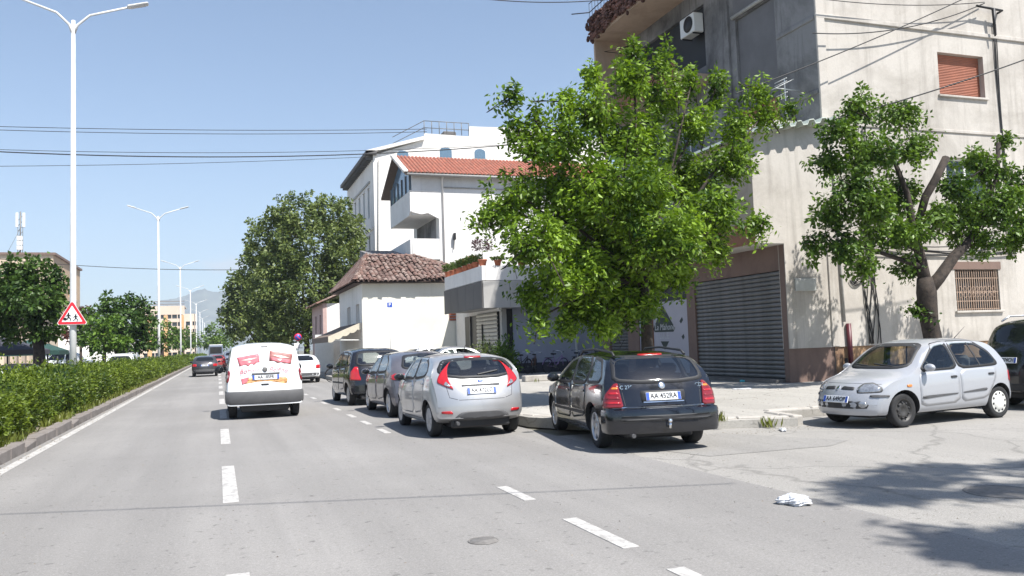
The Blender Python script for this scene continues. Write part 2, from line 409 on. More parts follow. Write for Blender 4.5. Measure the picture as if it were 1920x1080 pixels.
# mountains
def mountains():
    q = MB(); vs_ = []; fs = []
    prof = [(-1400, 20), (120, 25), (240, 55), (285, 92), (300, 101), (340, 106), (362, 114), (385, 121), (402, 113), (420, 117), (450, 112), (490, 104), (520, 98), (600, 90), (700, 75), (900, 60), (1400, 50), (2400, 40)]
    import bisect
    def hh(px):
        for (a, ha), (b, hb) in zip(prof, prof[1:]):
            if a <= px <= b: return ha+(hb-ha)*(px-a)/(b-a)
        return 20
    rng = random.Random(3)
    cols = list(range(-300, 1500, 5)); rows = 26
    Yd = 5200.0
    ph = [rng.uniform(0, 6.28) for _ in range(12)]
    for px in cols:
        p = PY(px, 660, Yd); hgt = hh(px)*Yd/FPX*0.94
        for j in range(rows+1):
            t = j/rows
            x = p.x; y = Yd-900*(1-t)
            ridge = sum(math.sin(x*0.004*(k+1)*1.3+ph[k]+t*6*math.sin(k))*1.0/(k+1) for k in range(7))
            z = hgt*(t**1.15)+ridge*9*math.sin(math.pi*min(1, t*0.9))+rng.uniform(-4, 4)*(t > 0)
            vs_.append((x, y+ridge*60*(1-t), max(-1, z) if t > 0 else -2))
    for i in range(len(cols)-1):
        for j in range(rows):
            a = i*(rows+1)+j; fs.append((a, a+rows+1, a+rows+2, a+1))
    q.add(vs_, fs, True)
    o = q.build('mountains', plain('mountain_scrub', (0.10, 0.105, 0.075), 0.95, var=0.5, scale=0.01)); o['kind'] = 'structure'
mountains()

# ================================================================== BUILDINGS
M_w_old = plaster('old_cream_render', (0.52, 0.485, 0.44), (0.20, 0.175, 0.145), 0.62, 0.5, 0.55, 0.3, (0.44, 0.74))
M_w_grey = plaster('shade_darkened_render', (0.27, 0.262, 0.262), (0.06, 0.057, 0.055), 0.9, 0.5, 0.85, 0.25, (0.4, 0.66))  # base lowered and stains deepened to carry the road-side wall's shade
M_w_white = plaster('white_house_render', (0.80, 0.77, 0.68), (0.62, 0.58, 0.46), 0.5, 0.5, 0.2)
M_w_far = plaster('pale_render', (0.84, 0.81, 0.77), (0.42, 0.39, 0.35), 0.4, 0.25, 0.3)
M_w_lav = plaster('pale_blue_render', (0.42, 0.44, 0.53), (0.3, 0.31, 0.38), 0.4, 0.4, 0.2)
M_pink = plaster('pink_render', (0.55, 0.40, 0.37), (0.3, 0.2, 0.18), 0.5, 0.6, 0.4)
M_dado = plaster('peeling_ochre_dado', (0.44, 0.27, 0.15), (0.14, 0.085, 0.06), 0.85, 1.3, 0.6, 0.4, (0.4, 0.62))
M_brown = plaster('mauve_brown_render', (0.20, 0.135, 0.11), (0.09, 0.06, 0.05), 0.5, 1.0, 0.4)  # brown darkened to hold the shade of the garage front
M_rust = plaster('rust_brown_render', (0.26, 0.12, 0.07), (0.13, 0.06, 0.04), 0.5, 1.0, 0.4)
M_slat = plain('galvanised_shutter', (0.165, 0.16, 0.155), 0.55, 0.3, 0.25, 3)  # base colour lowered so shade on the garage door is painted in
M_slat2 = plain('cream_shutter', (0.42, 0.40, 0.36), 0.5, 0.2, 0.12, 3)
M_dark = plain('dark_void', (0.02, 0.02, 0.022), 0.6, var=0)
M_iron = plain('black_iron', (0.03, 0.03, 0.032), 0.5, 0.4, 0.2)
M_pvc = plain('white_pvc', (0.72, 0.72, 0.70), 0.4, var=0.04)
M_blind = plain('terracotta_blind', (0.33, 0.115, 0.065), 0.55, var=0.12, scale=2)
M_gblind = plain('grey_canvas_blind', (0.155, 0.15, 0.155), 0.8, var=0.12, scale=1.5)
M_wglass = plain('window_glass', (0.03, 0.04, 0.05), 0.06, var=0)
M_wood = plain('dark_wood', (0.06, 0.035, 0.022), 0.6, var=0.3, scale=5)
M_redpipe = plain('dark_red_paint', (0.09, 0.012, 0.02), 0.45, var=0.15)
M_greypipe = plain('grey_pipe', (0.36, 0.35, 0.33), 0.6, var=0.15)
M_cable = plain('black_cable', (0.015, 0.015, 0.017), 0.6, var=0)
def tilemat(name, a, b, c):
    m, n, l, bs = _new(name); bs.inputs['Roughness'].default_value = 0.85
    oi = n.new('ShaderNodeObjectInfo'); g = n.new('ShaderNodeNewGeometry')
    ad = n.new('ShaderNodeMath'); ad.operation = 'ADD'; l.new(oi.outputs['Random'], ad.inputs[0]); l.new(g.outputs['Random Per Island'], ad.inputs[1])
    fr = n.new('ShaderNodeMath'); fr.operation = 'FRACT'; l.new(ad.outputs[0], fr.inputs[0])
    col = ramp(n, l, fr.outputs[0], [(0.0, a), (0.5, b), (1.0, c)])
    d = noise(n, l, 3, 6, 0.7)
    l.new(mixc(n, l, ramp(n, l, d, [(0.42, (0,0,0)), (0.7, (0.7,)*3)]), col, (0.13, 0.10, 0.085)), bs.inputs['Base Color'])
    MATS[name] = m; return m
M_tile = tilemat('old_clay_tile', (0.21, 0.115, 0.088), (0.145, 0.085, 0.07), (0.33, 0.245, 0.205))
M_tile2 = tilemat('new_orange_tile', (0.44, 0.15, 0.095), (0.38, 0.125, 0.08), (0.48, 0.18, 0.12))

# ---- corner building on the side street
XG, YF, XM, XE = 16.0, 20.6, 17.65, 15.0
cb = empty('corner_building', (24, 27, 0), 0, 'weathered cream corner building with garage shutter and terracotta window blind', 'building')
def child(o):
    o.parent = cb; o.matrix_parent_inverse = Matrix.Translation((-24, -27, 0)); return o
def cbox(name, a, b, mat, bev=0.0): return child(box(name, a, b, mat, None, bev))
def cbuild(q, name, mat): return child(q.build(name, mat))
XR = 44.0; HB = 18.0
q = MB()   # sunlit wall on the side street, above the dado
wins = [(22.5, 24.5, 9.28, 10.72), (22.55, 24.5, 5.7, 7.2), (22.6, 24.5, 2.15, 3.5), (30, 32, 9.28, 10.72), (30, 32, 2.15, 3.5), (30, 32, 5.7, 7.2)]
wall_holes(q, (XM, YF, 1.15), (1,0,0), (0,0,1), XR-XM, HB-1.15, [(a-XM, b-XM, c-1.15, d-1.15) for a, b, c, d in wins], 0.28, (0,-1,0))
q.add([(XG, YF, 1.15), (XM, YF, 1.15), (XM, YF, 4.3), (XG, YF, 4.3)], [(0,1,2,3)])
q.add([(XG, YF+0.3, 1.15), (XG, YF, 1.15), (XG, YF, 4.3), (XG, YF+0.3, 4.3)], [(0,1,2,3)])
q.add([(XG, YF, 1.15), (XR, YF, 1.15), (XR, YF+0.05, 1.15), (XG, YF+0.05, 1.15)], [(0,3,2,1)])
cbuild(q, 'wall', M_w_old)
cbox('dado', (XG+0.03, YF+0.035, -0.05), (XR, YF+0.3, 1.17), M_dado)
cbox('pilaster', (17.55, YF-0.05, 1.16), (17.82, YF+0.02, 4.9), M_w_old, 0.012)
cbox('string_course', (XM-0.03, YF-0.06, 11.38), (XR, YF+0.02, 11.52), M_w_old, 0.015)
cbox('string_course', (XM-0.03, YF-0.04, 8.02), (XR, YF+0.02, 8.12), M_w_old, 0.012)
cbox('corner_strip', (XM-0.02, YF-0.055, 7.9), (XM+0.3, YF+0.02, HB), M_w_old, 0.012)
# upper road-side wall
q = MB()
holes = [(22.55-YF, 24.75-YF, 8.4, 12.9), (26.7-YF, 31.6-YF, 11.9, 14.3), (27.6-YF, 28.8-YF, 8.3, 10.5), (30-YF, 31.2-YF, 8.3, 10.5)]
wall_holes(q, (XM, YF, 0.0), (0,1,0), (0,0,1), 34.2-YF, HB, holes, 0.18, (-1,0,0))
cbuild(q, 'wall', M_w_grey)
q = MB(); wall_holes(q, (XM, 34.2, 0), (1,0,0), (0,0,1), XR-XM, HB, [], 0.1, (0,1,0)); cbuild(q, 'wall', M_w_grey)
cbox('roof_slab', (XM-0.4, YF-0.4, HB), (XR, 34.6, HB+0.3), M_w_grey)
cbox('pilaster', (XM-0.1, 25.1, 7.9), (XM+0.02, 26.05, HB), M_w_grey, 0.02)
for z in (11.35, 9.0): cbox('plaster_band', (XM-0.05, YF+0.05, z), (XM+0.02, 22.5, z+0.14), M_w_grey, 0.02)
cbox('canvas_blind', (XM+0.1, 22.57, 9.55), (XM+0.16, 24.73, 12.88), M_gblind)
cbox('canvas_blind', (XM-0.02, 22.5, 13.1), (XM+0.06, 24.8, 16.8), M_gblind)
child(MB().tube([(XM-0.06, 22.4, 13.0), (XM-0.06, 24.85, 13.0)], 0.07, 10).build('blind_roller', M_greypipe))
cbox('lower_blind', (XM+0.1, 22.57, 8.4), (XM+0.15, 24.73, 9.53), M_blind)
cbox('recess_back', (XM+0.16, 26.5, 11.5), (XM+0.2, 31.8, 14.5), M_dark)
for y in (27.6, 30.0):
    cbox('window_pane', (XM+0.1, y+0.08, 8.38), (XM+0.14, y+1.12, 10.42), M_wglass); 
    for a, b in (((y, 8.3), (y+0.08, 10.5)), ((y+1.12, 8.3), (y+1.2, 10.5)), ((y+0.56, 8.38), (y+0.64, 10.42)), ((y+0.08, 10.42), (y+1.12, 10.5))):
        cbox('window_frame', (XM+0.07, a[0], a[1]), (XM+0.12, b[0], b[1]), M_pvc)
# balconies: top one with ragged brick parapet
M_brick = tilemat('old_red_brick', (0.20, 0.075, 0.05), (0.13, 0.05, 0.038), (0.25, 0.11, 0.08))
M_soffit = plaster('beige_soffit', (0.48, 0.36, 0.27), (0.24, 0.17, 0.12), 0.6, 0.8, 0.3)
cbox('balcony_slab', (XG-0.02, 23.0, 14.98), (XM-0.002, 33.1, 15.2), M_soffit)
cbox('balcony_slab', (XG-0.02, 26.3, 11.2), (XM-0.002, 33.1, 11.42), M_soffit)
brick_me = MB().bbox((-0.06, -0.125, -0.035), (0.06, 0.125, 0.035), 0.008).mesh('brick')
par = cbox('brick_parapet', (XG-0.03, 22.9, 15.2), (XG+0.1, 33.15, 16.1), M_brick)
rng = random.Random(5)
nb = 0
for r_ in range(12):
    for c_ in range(40):
        y = 23.1+c_*0.258+(r_ % 2)*0.129; z = 15.05+r_*0.085
        if y > 33.1 or nb >= 290: continue
        if rng.random() < 0.35: continue
        nb += 1
        b_ = link('brick', brick_me, M_brick, None, (XG-0.06-rng.uniform(0, 0.09), y, z), (rng.uniform(-0.1, 0.1), rng.uniform(-0.1, 0.1), rng.uniform(-0.12, 0.12)))
        b_.parent = par
q = MB()
for k in range(120):
    y = rng.uniform(23, 33.3); z = 15.05+rng.uniform(-0.25, 0.9); q.ball((XG-0.12-rng.uniform(0, 0.12), y, z), (rng.uniform(0.04, 0.12), rng.uniform(0.05, 0.14), rng.uniform(0.05, 0.16)), 6, 4)
dv = cbuild(q, 'dry_creeper', plain('dry_creeper', (0.075, 0.032, 0.022), 0.9, var=0.5, scale=9)); dv['kind'] = 'stuff'
q = MB(); q.tube([(XG-0.1, 33.1, 16.3), (XG-0.1, 26, 16.3)], 0.025, 6); q.tube([(XG-0.1, 33.1, 16.7), (XG-0.1, 26, 16.7)], 0.02, 6)
for k in range(24): q.tube([(XG-0.1, 33.1-k*0.3, 16.0), (XG-0.1, 33.1-k*0.3, 16.72)], 0.012, 5)
q.tube([(XG-0.1, 33.1, 16.3), (XG-0.75, 33.6, 16.35)], 0.025, 6)
cbuild(q, 'balcony_railing', M_iron)
cbox('brick_parapet', (XG-0.06, 26.35, 11.05), (XG+0.08, 33.1, 11.75), M_rust)
q = MB(); q.tube([(XG, 26.4, 12.45), (XG, 33, 12.45)], 0.022, 6)
for k in range(34): q.tube([(XG, 26.4+k*0.2, 11.7), (XG, 26.4+k*0.2, 12.45)], 0.01, 5)
cbuild(q, 'balcony_railing', M_iron)
cbox('balcony_side_wall', (XG+0.05, 32.95, 11.42), (XM, 33.1, 14.98), M_soffit)
# first-floor extension over the pavement
q = MB()
wall_holes(q, (XE, YF, 4.3), (1,0,0), (0,0,1), XM-XE-0.0, 3.75, [], 0.1, (0,-1,0))
cbuild(q, 'extension_wall', M_w_old)
q = MB()
wall_holes(q, (XE, YF, 4.95), (0,1,0), (0,0,1), 12.6, 2.6, [(1.6, 3.6, 0.7, 2.1), (4.6, 6.8, 0.7, 2.1), (8, 10.4, 0.7, 2.1)], 0.15, (-1,0,0))
cbuild(q, 'extension_wall', plaster('beige_render', (0.42, 0.36, 0.29), (0.2, 0.16, 0.13), 0.6, 0.8, 0.4))
for a, b in ((1.6, 3.6), (4.6, 6.8), (8, 10.4)): cbox('window_pane', (XE+0.12, YF+a, 5.65), (XE+0.15, YF+b, 7.05), M_wglass)
cbox('fascia', (XE-0.02, YF+0.01, 4.3), (XE+0.05, 33.2, 4.95), M_rust)
cbox('soffit', (XE+0.05, YF+0.01, 4.28), (XM, 33.2, 4.4), plaster('white_soffit', (0.6, 0.57, 0.52), (0.3, 0.27, 0.24), 0.5, 1, 0.2))
cbox('extension_end', (XE, 33.2, 4.3), (XM, 33.3, 7.5), M_w_old)
# corrugated sheet roof, ribs seen end-on over the lit wall
q = MB(); per = 0.46; prof = []
x = XE-0.22
while x < XM+0.2:
    for dx, dz in ((0, 0), (0.16, 0), (0.23, 0.13), (0.39, 0.13)):
        prof.append((x+dx, dz))
    x += per
top = [(px_, 7.58+0.165*(px_-XE)+dz) for px_, dz in prof]
vs_ = [(a, YF-0.42, b) for a, b in top]+[(a, 33.5, b+0.05) for a, b in top]+[(a, YF-0.42, b-0.025) for a, b in top]+[(a, 33.5, b+0.025) for a, b in top]
n_ = len(top)
q.add(vs_, [(i, i+1, n_+i+1, n_+i) for i in range(n_-1)]+[(2*n_+i, 3*n_+i, 3*n_+i+1, 2*n_+i+1) for i in range(n_-1)]+[(i, 2*n_+i, 2*n_+i+1, i+1) for i in range(n_-1)])
cbuild(q, 'corrugated_roof', plain('white_green_sheet', (0.52, 0.56, 0.50), 0.6, var=0.12, scale=1.5))
# ground floor on the plaza: garage, poster, second shutter
def gwall(y0, y1, z0, z1, mat=M_brown, name='wall', x0=XG): return cbox(name, (x0, y0, z0), (XM, y1, z1), mat)
gwall(20.9, 33.3, 3.52, 4.28, M_brown)
gwall(20.63, 20.86, -0.05, 4.27, M_brown, 'pier', XG-0.012)
gwall(25.68, 26.22, -0.05, 3.52, M_brown, 'pier')
gwall(28.85, 29.42, -0.05, 3.52, M_rust, 'pier')
gwall(29.42, 29.95, -0.05, 3.52, M_w_lav, 'pier', XG+0.05)
gwall(29.95, 30.9, -0.05, 3.52, M_brown, 'pier')
gwall(32.6, 33.3, -0.05, 3.52, M_brown, 'pier')
cbox('threshold_step', (XG-0.55, 20.85, 0.1), (XG+0.2, 33.0, 0.24), plaster('dark_step', (0.16, 0.15, 0.14), (0.07, 0.06, 0.05), 0.6, 2, 0.2))
def shutter(name, y0, y1, z0, z1, x, mat, ph=0.115, parent=None):
    s = cbox(name, (x+0.09, y0-0.02, z0), (x+0.12, y1+0.02, z1), M_dark)
    prof = [(0.0, 0.0), (-0.045, ph*0.18), (-0.058, ph*0.5), (-0.045, ph*0.8), (0.0, ph*0.97)]
    me = MB().add([(a, y0, b) for a, b in prof]+[(a, y1, b) for a, b in prof], [(i, i+1, i+6, i+5) for i in range(4)]+[(0, 5, 9, 4)]).fix('slat')
    z = z0
    while z+ph <= z1+0.001:
        o = link('slat', me, mat, s, (x+0.08+random.uniform(-0.006, 0.004), 0, z), (0, random.uniform(-0.03, 0.03), 0)); o.matrix_parent_inverse = Matrix.Identity(4)
        o.location -= Vector((24, 27, 0))*0
        z += ph
    return s
shutter('garage_shutter', 20.87, 25.67, 0.25, 3.52, XG+0.03, M_slat, 0.136)
shutter('roller_shutter', 30.92, 32.58, 0.25, 3.4, XG+0.05, M_slat, 0.13)
cbox('shop_sign_board', (XG+0.05, 26.24, 3.0), (XG+0.12, 28.83, 3.5), M_dark)
pb = cbox('poster', (XG+0.06, 26.24, 0.3), (XG+0.09, 28.83, 2.98), plain('poster_print', (0.40, 0.38, 0.42), 0.6, var=0.06, scale=1))
M_ink = plain('poster_ink', (0.03, 0.04, 0.035), 0.6, var=0.1)
M_inkw = plain('poster_white', (0.5, 0.5, 0.5), 0.6, var=0)
def on_poster(pts, mat, off=0.0, nm='printed_shape'):
    return child(MB().add([(XG+0.055-off, y, z) for y, z in pts], [tuple(range(len(pts)))]).build(nm, mat))
def pz_(px, py): p = PX(px, py, XG+0.06); return (p.y, p.z)
on_poster([pz_(1243,573), pz_(1266,615), pz_(1263,622), pz_(1228,623), pz_(1225,617)], M_ink)
on_poster([pz_(1239,640), pz_(1255,640), pz_(1247,656)], M_ink)
on_poster([pz_(1274,602), pz_(1279,594), pz_(1281,600), pz_(1277,607)], M_ink)
on_poster([pz_(1278,631), pz_(1282,626), pz_(1284,632), pz_(1281,637)], M_ink)
def poster_text(t, px, py, size, mat, shear=0.25):
    y, z = pz_(px, py)
    o = child(link('lettering', text_mesh(t, size, 0.002, shear), mat)); 
    o.matrix_parent_inverse = Matrix.Translation((-24, -27, 0))
    o.rotation_euler = (math.pi/2, 0, -math.pi/2); o.location = (XG+0.048, y, z)
poster_text('La Mahone', 1246, 613.5, 0.34, M_inkw)
poster_text('LULE', 1246, 630, 0.34, M_inkw, 0)
# sunlit-side windows
def cwindow(x0, x1, z0, z1, style):
    cbox('window_sill', (x0-0.08, YF-0.08, z0-0.07), (x1+0.08, YF+0.1, z0), M_w_old, 0.01)
    if style == 'blind':
        q = MB(); n = int((z1-z0)/0.055)
        for i in range(n):
            z = z0+i*(z1-z0)/n; h = (z1-z0)/n
            q.add([(x0, YF+0.2, z), (x1, YF+0.2, z), (x1, YF+0.185, z+h*0.5), (x0, YF+0.185, z+h*0.5), (x1, YF+0.2, z+h*0.94), (x0, YF+0.2, z+h*0.94), (x1, YF+0.215, z+h), (x0, YF+0.215, z+h)],
                  [(0,1,2,3), (3,2,4,5), (5,4,6,7)])
        cbuild(q, 'roller_blind', M_blind)
    else:
        cbox('window_pane', (x0, YF+0.22, z0), (x1, YF+0.25, z1), M_wglass)
        xm = (x0+x1)/2
        for a, b in (((x0, z0), (x0+0.07, z1)), ((x1-0.07, z0), (x1, z1)), ((xm-0.04, z0), (xm+0.04, z1)), ((x0+0.07, z1-0.07), (x1-0.07, z1)), ((x0+0.07, z0), (x1-0.07, z0+0.07))):
            cbox('window_frame', (a[0], YF+0.17, a[1]), (b[0], YF+0.219, b[1]), M_pvc if style == 'pvc' else M_wood)
cwindow(22.5, 24.5, 9.28, 10.72, 'blind'); cwindow(22.55, 24.5, 5.7, 7.2, 'pvc'); cwindow(22.6, 24.5, 2.15, 3.5, 'wood')
cwindow(30, 32, 9.28, 10.72, 'blind'); cwindow(30, 32, 5.7, 7.2, 'blind'); cwindow(30, 32, 2.15, 3.5, 'wood')
cbox('window_lintel', (22.5, YF-0.025, 3.5), (24.6, YF+0.02, 3.75), M_brown)
M_gr = plain('rusty_cream_iron', (0.40, 0.29, 0.22), 0.6, 0.1, 0.3, 20)
gr = cbuild(MB().box((22.62, YF+0.03, 2.19), (24.48, YF+0.045, 2.215)).box((22.62, YF+0.03, 2.45), (24.48, YF+0.045, 2.475)).box((22.62, YF+0.03, 3.2), (24.48, YF+0.045, 3.225)).box((22.62, YF+0.03, 2.75), (24.48, YF+0.045, 2.77)), 'window_grille', M_gr)
bar_me = MB().box((-0.012, YF+0.02, 2.16), (0.012, YF+0.042, 3.46)).mesh('grille_bar')
for k in range(19):
    o = link('grille_bar', bar_me, M_gr, gr, (22.68+k*0.0967, 0, 0)); o.matrix_parent_inverse = Matrix.Identity(4)
q = MB()
for k in range(9):
    for j in range(2):
        cx, cz = 22.83+k*0.18, 2.66+j*0.2
        pts = [(cx+0.07*math.cos(a)*(1+0.2*math.sin(2*a)), YF+0.028, cz+0.08*math.sin(a)) for a in [i*math.pi/5 for i in range(11)]]
        q.tube(pts, 0.008, 4, False)
o = cbuild(q, 'grille_scroll', M_gr); 
for p_, m_ in (((17.98, 18.05, 1.95, 3.3), M_greypipe),):
    child(MB().tube([(18.02, YF-0.06, 1.9), (18.0, YF-0.06, 3.4), (17.95, YF-0.06, 7.4)], 0.035, 8).build('drain_pipe', M_greypipe))
child(MB().tube([(18.16, YF-0.08, 0.14), (18.14, YF-0.08, 1.85)], 0.075, 10).build('drain_pipe', M_redpipe))
child(MB().tube([(17.98, YF-0.08, 0.14), (17.97, YF-0.08, 0.8)], 0.05, 8).build('drain_pipe', M_iron))
q = MB()
for k in range(7):
    x = 18.95+0.05*k; q.tube([(x+0.15*math.sin(z*1.3+k), YF-0.03-0.01*(k % 3), z) for z in [1.2+0.45*i for i in range(16)]], 0.016, 5)
for k in range(4):
    q.tube([(18.55+0.06*k+0.25*math.cos(a), YF-0.05, 3.3+0.3*math.sin(a)+0.04*k) for a in [i*math.pi/8 for i in range(9, 17)]], 0.014, 5)
for k in range(5):
    z0 = 4.0+0.12*k; q.tube([(19.1+t*6.2, YF-0.06-0.02*k, z0+0.12*math.sin(t*3+k)-0.35*math.sin(math.pi*t)*0.5) for t in [i/12 for i in range(13)]], 0.018, 5)
for k in range(3): q.tube([(25.05+0.04*k+0.03*math.sin(z+k), YF-0.04, z) for z in [3.9+0.8*i for i in range(11)]], 0.018, 5)
cbuild(q, 'cable_bundle', M_cable)
pl = cbox('street_plaque', (16.3, YF-0.05, 2.86), (17.06, YF+0.005, 3.24), plain('plaque_grey', (0.42, 0.43, 0.41), 0.5, var=0.08), 0.01)
# antenna on a bracket on the dark wall
an = empty('tv_antenna', (XM-0.5, 21.6, 8.6), 0, 'white television aerial with many rods on the dark grey wall', 'antenna')
q = MB(); q.tube([(0.5, 0, -0.25), (0.02, 0, -0.25), (0, 0, -0.2), (0, 0, 1.1)], 0.02, 6)
q.build('mast', M_pvc, an)
q = MB(); q.tube([(-0.35, 0, 0.8), (0.55, -0.05, 0.75)], 0.018, 6)
for k in range(8): q.tube([(-0.3+0.06*k, -0.28, 0.82+0.03*k), (-0.3+0.06*k, 0.28, 0.82+0.03*k)], 0.011, 5)
for z in (0.45, 0.6, 0.95, 1.05): q.tube([(-0.15, -0.3, z), (-0.15, 0.3, z)], 0.012, 5)
q.build('rods', M_pvc, an)
q = MB(); q.tube([(0, 0, -0.2), (0.35, 0, -0.2), (0, 0, 0.2)], 0.015, 5); q.build('bracket', plain('rust_metal', (0.3, 0.14, 0.08), 0.7), an)
# air conditioner
ac = empty('air_conditioner', (XM-0.25, 27.2, 13.2), 0, 'white outdoor air conditioner unit hung on the corner building wall under the top balcony', 'air conditioner')
q = MB(); q.bbox((-0.22, -0.5, 0), (0.22, 0.5, 0.75), 0.03); q.build('casing', M_pvc, ac)
q = MB(); q.lathe([(0.0, -0.02), (0.3, -0.02), (0.31, 0.0), (0.28, 0.02), (0.0, 0.03)], 20, 'x', Matrix.Translation((-0.235, -0.12, 0.38))); q.build('fan_grille', M_iron, ac)
q = MB(); q.box((-0.2, -0.4, -0.05), (0.25, -0.36, 0.0)); q.box((-0.2, 0.36, -0.05), (0.25, 0.4, 0.0)); q.build('bracket', M_iron, ac)

# ---- shop with the panelled canopy and roof terrace
sh = empty('corner_shop', (13, 40, 0), 0, 'low white shop with grey panelled canopy and flower pots along its roof terrace', 'shop')
def sbox(name, a, b, mat, bev=0.0): return box_local(sh, name, a, b, mat, bev)
def box_local(par, name, a, b, mat, bev=0.0):
    o = par.location; return box(name, tuple(Vector(a)-o), tuple(Vector(b)-o), mat, par, bev)
def build_local(par, q, name, mat):
    o = par.location; q.v = [tuple(Vector(p)-o) for p in q.v]; return q.build(name, mat, par)
M_panel = plain('shade_darkened_cladding', (0.105, 0.10, 0.098), 0.75, 0.0, 0.08, 1)  # darker copy for the canopy's road face, its shade put into the colour
M_panelw = plain('pale_cladding', (0.40, 0.39, 0.375), 0.7, 0.0, 0.06, 1)
M_sw = plaster('white_shop_render', (0.74, 0.72, 0.70), (0.45, 0.43, 0.4), 0.4, 0.6, 0.3)
sbox('wall', (13.35, 37.7, 0.1), (19.5, 46, 4.4), M_w_lav)
sbox('wall', (12.86, 37.72, 0.1), (13.34, 45.9, 4.4), M_sw)
sbox('plinth', (13.4, 37.62, 0.1), (19.5, 37.7, 0.62), plaster('dark_plinth', (0.07, 0.07, 0.09), (0.03, 0.03, 0.04), 0.5, 1, 0.3))
sbox('corner_post', (12.8, 37.62, 0.1), (13.05, 37.9, 3.25), M_panelw, 0.01)
sbox('dark_recess', (13.06, 37.66, 0.1), (13.36, 37.71, 3.25), M_iron)
sbox('downpipe', (16.6, 37.6, 0.15), (16.68, 37.69, 4.2), M_pvc)
sbox('roof_slab', (11.56, 36.56, 4.42), (19.5, 43.28, 4.52), M_sw)
sbox('canopy_soffit', (11.56, 36.56, 3.3), (13.3, 43.28, 3.36), M_panelw)
for k in range(5):
    y0 = 36.5+k*1.36; sbox('cladding_panel', (11.5, y0+0.012, 3.25), (11.55, y0+1.348, 4.5), M_panel, 0.006)
for k in range(3): sbox('cladding_panel', (11.565+k*1.3, 36.48, 3.25), (11.565+k*1.3+1.285, 36.53, 4.5), M_panelw, 0.006)
sbox('parapet', (11.53, 36.52, 4.53), (11.7, 43.2, 5.22), M_sw, 0.01)
sbox('parapet', (11.705, 36.52, 4.53), (19.4, 36.69, 5.22), M_sw, 0.01)
sbox('door', (12.8, 41.6, 0.15), (12.87, 43.9, 3.1), M_iron)
sbox('door_post', (12.72, 42.7, 0.15), (12.79, 42.8, 3.1), M_slat)
s_ = sbox('roller_shutter', (12.78, 38.1, 0.2), (12.85, 41.5, 3.15), M_dark)
me = MB().add([(a, 0, b) for a, b in ((0, 0), (-0.05, 0.03), (-0.065, 0.1), (-0.04, 0.17), (0, 0.19))]+[(a, 3.4, b) for a, b in ((0, 0), (-0.05, 0.03), (-0.065, 0.1), (-0.04, 0.17), (0, 0.19))], [(i, i+1, i+6, i+5) for i in range(4)]).fix('slat')
for k in range(15): link('slat', me, M_slat2, s_, (12.78-13, 38.1-40, 0.2+k*0.196))
sbox('shutter_guide', (12.66, 40.4, 0.2), (12.72, 40.48, 2.6), M_iron)
sbox('wall_lamp', (12.4, 36.9, 3.12), (12.6, 37.1, 3.3), M_pvc, 0.03)
M_terra = plain('terracotta', (0.42, 0.135, 0.07), 0.8, var=0.2, scale=6)
M_potleaf = leafmat('pot_plant_leaf', (0.05, 0.09, 0.02), (0.16, 0.22, 0.05))
M_redleaf = leafmat('dark_red_leaf', (0.035, 0.008, 0.012), (0.09, 0.02, 0.03), 0.15)
M_flower = leafmat('red_flower', (0.35, 0.02, 0.03), (0.5, 0.05, 0.06), 0.2)
def leaf(q, p, d, L, W, rng, fold=0.25):
    """a folded diamond leaf"""
    d = d.normalized(); s = d.cross(Vector((rng.uniform(-1,1), rng.uniform(-1,1), rng.uniform(0.2,1))))
    s = s.normalized() if s.length > 1e-4 else d.orthogonal().normalized()
    n = d.cross(s)
    a = p; b = p+d*L*0.45+s*W*0.5+n*W*fold; c = p+d*L; e = p+d*L*0.45-s*W*0.5+n*W*fold
    k = len(q.v); q.v += [tuple(a), tuple(b), tuple(c), tuple(e)]; q.f += [(k, k+1, k+2), (k, k+2, k+3)]; q.sm += [False]*2
rp = random.Random(11)
def pot(loc, r, h, tall, kind, label, group=None):
    o = empty('flower_pot', loc, rp.uniform(0, 6), label, 'flower pot', group)
    MB().lathe([(0.0, 0.0), (r*0.72, 0.0), (r*0.98, h*0.82), (r*1.12, h*0.83), (r*1.12, h), (r*0.95, h), (r*0.9, h*0.9), (0, h*0.9)], 14).build('pot', M_terra, o)
    q = MB()
    for k in range(260 if kind != 'red' else 420):
        a = rp.uniform(0, 6.28); rr = r*1.6*math.sqrt(rp.random()); z = h+tall*rp.random()**0.8
        if kind == 'red': z = h+tall*(0.45+0.55*rp.random()); rr *= 1.4
        leaf(q, Vector((rr*math.cos(a), rr*math.sin(a), z)), Vector((math.cos(a), math.sin(a), rp.uniform(-0.4, 1.0))), rp.uniform(0.07, 0.15), 0.06, rp)
    if kind == 'red': q.tube([(0, 0, h*0.8), (0.02, 0, h+tall*0.6)], 0.015, 5)
    q.build('foliage', M_redleaf if kind == 'red' else M_potleaf, o)
    if kind == 'flower':
        q = MB()
        for k in range(60):
            a = rp.uniform(0, 6.28); rr = r*1.6*math.sqrt(rp.random()); leaf(q, Vector((rr*math.cos(a), rr*math.sin(a), h+tall*(0.6+0.45*rp.random()))), Vector((rp.uniform(-1,1), rp.uniform(-1,1), 1)), 0.07, 0.07, rp)
        q.build('blossom', M_flower, o)
ORD = ['first', 'second', 'third', 'fourth', 'fifth', 'sixth', 'seventh']
for k in range(7):
    pot((11.62, 37.7+k*0.85, 5.22), 0.17, 0.27, 0.35, 'green', 'terracotta pot of green plants on the shop parapet, ' + ORD[k] + ' from the terrace corner', 'pots along the shop parapet')
for k, y in enumerate((38.2, 39.15, 40.1)):
    pot((11.62, y, 5.22), 0.15, 0.25, 0.32, 'flower', 'terracotta pot of red blossom on the shop parapet, ' + ORD[k] + ' red one from the terrace corner', 'red flower pots on the shop parapet')
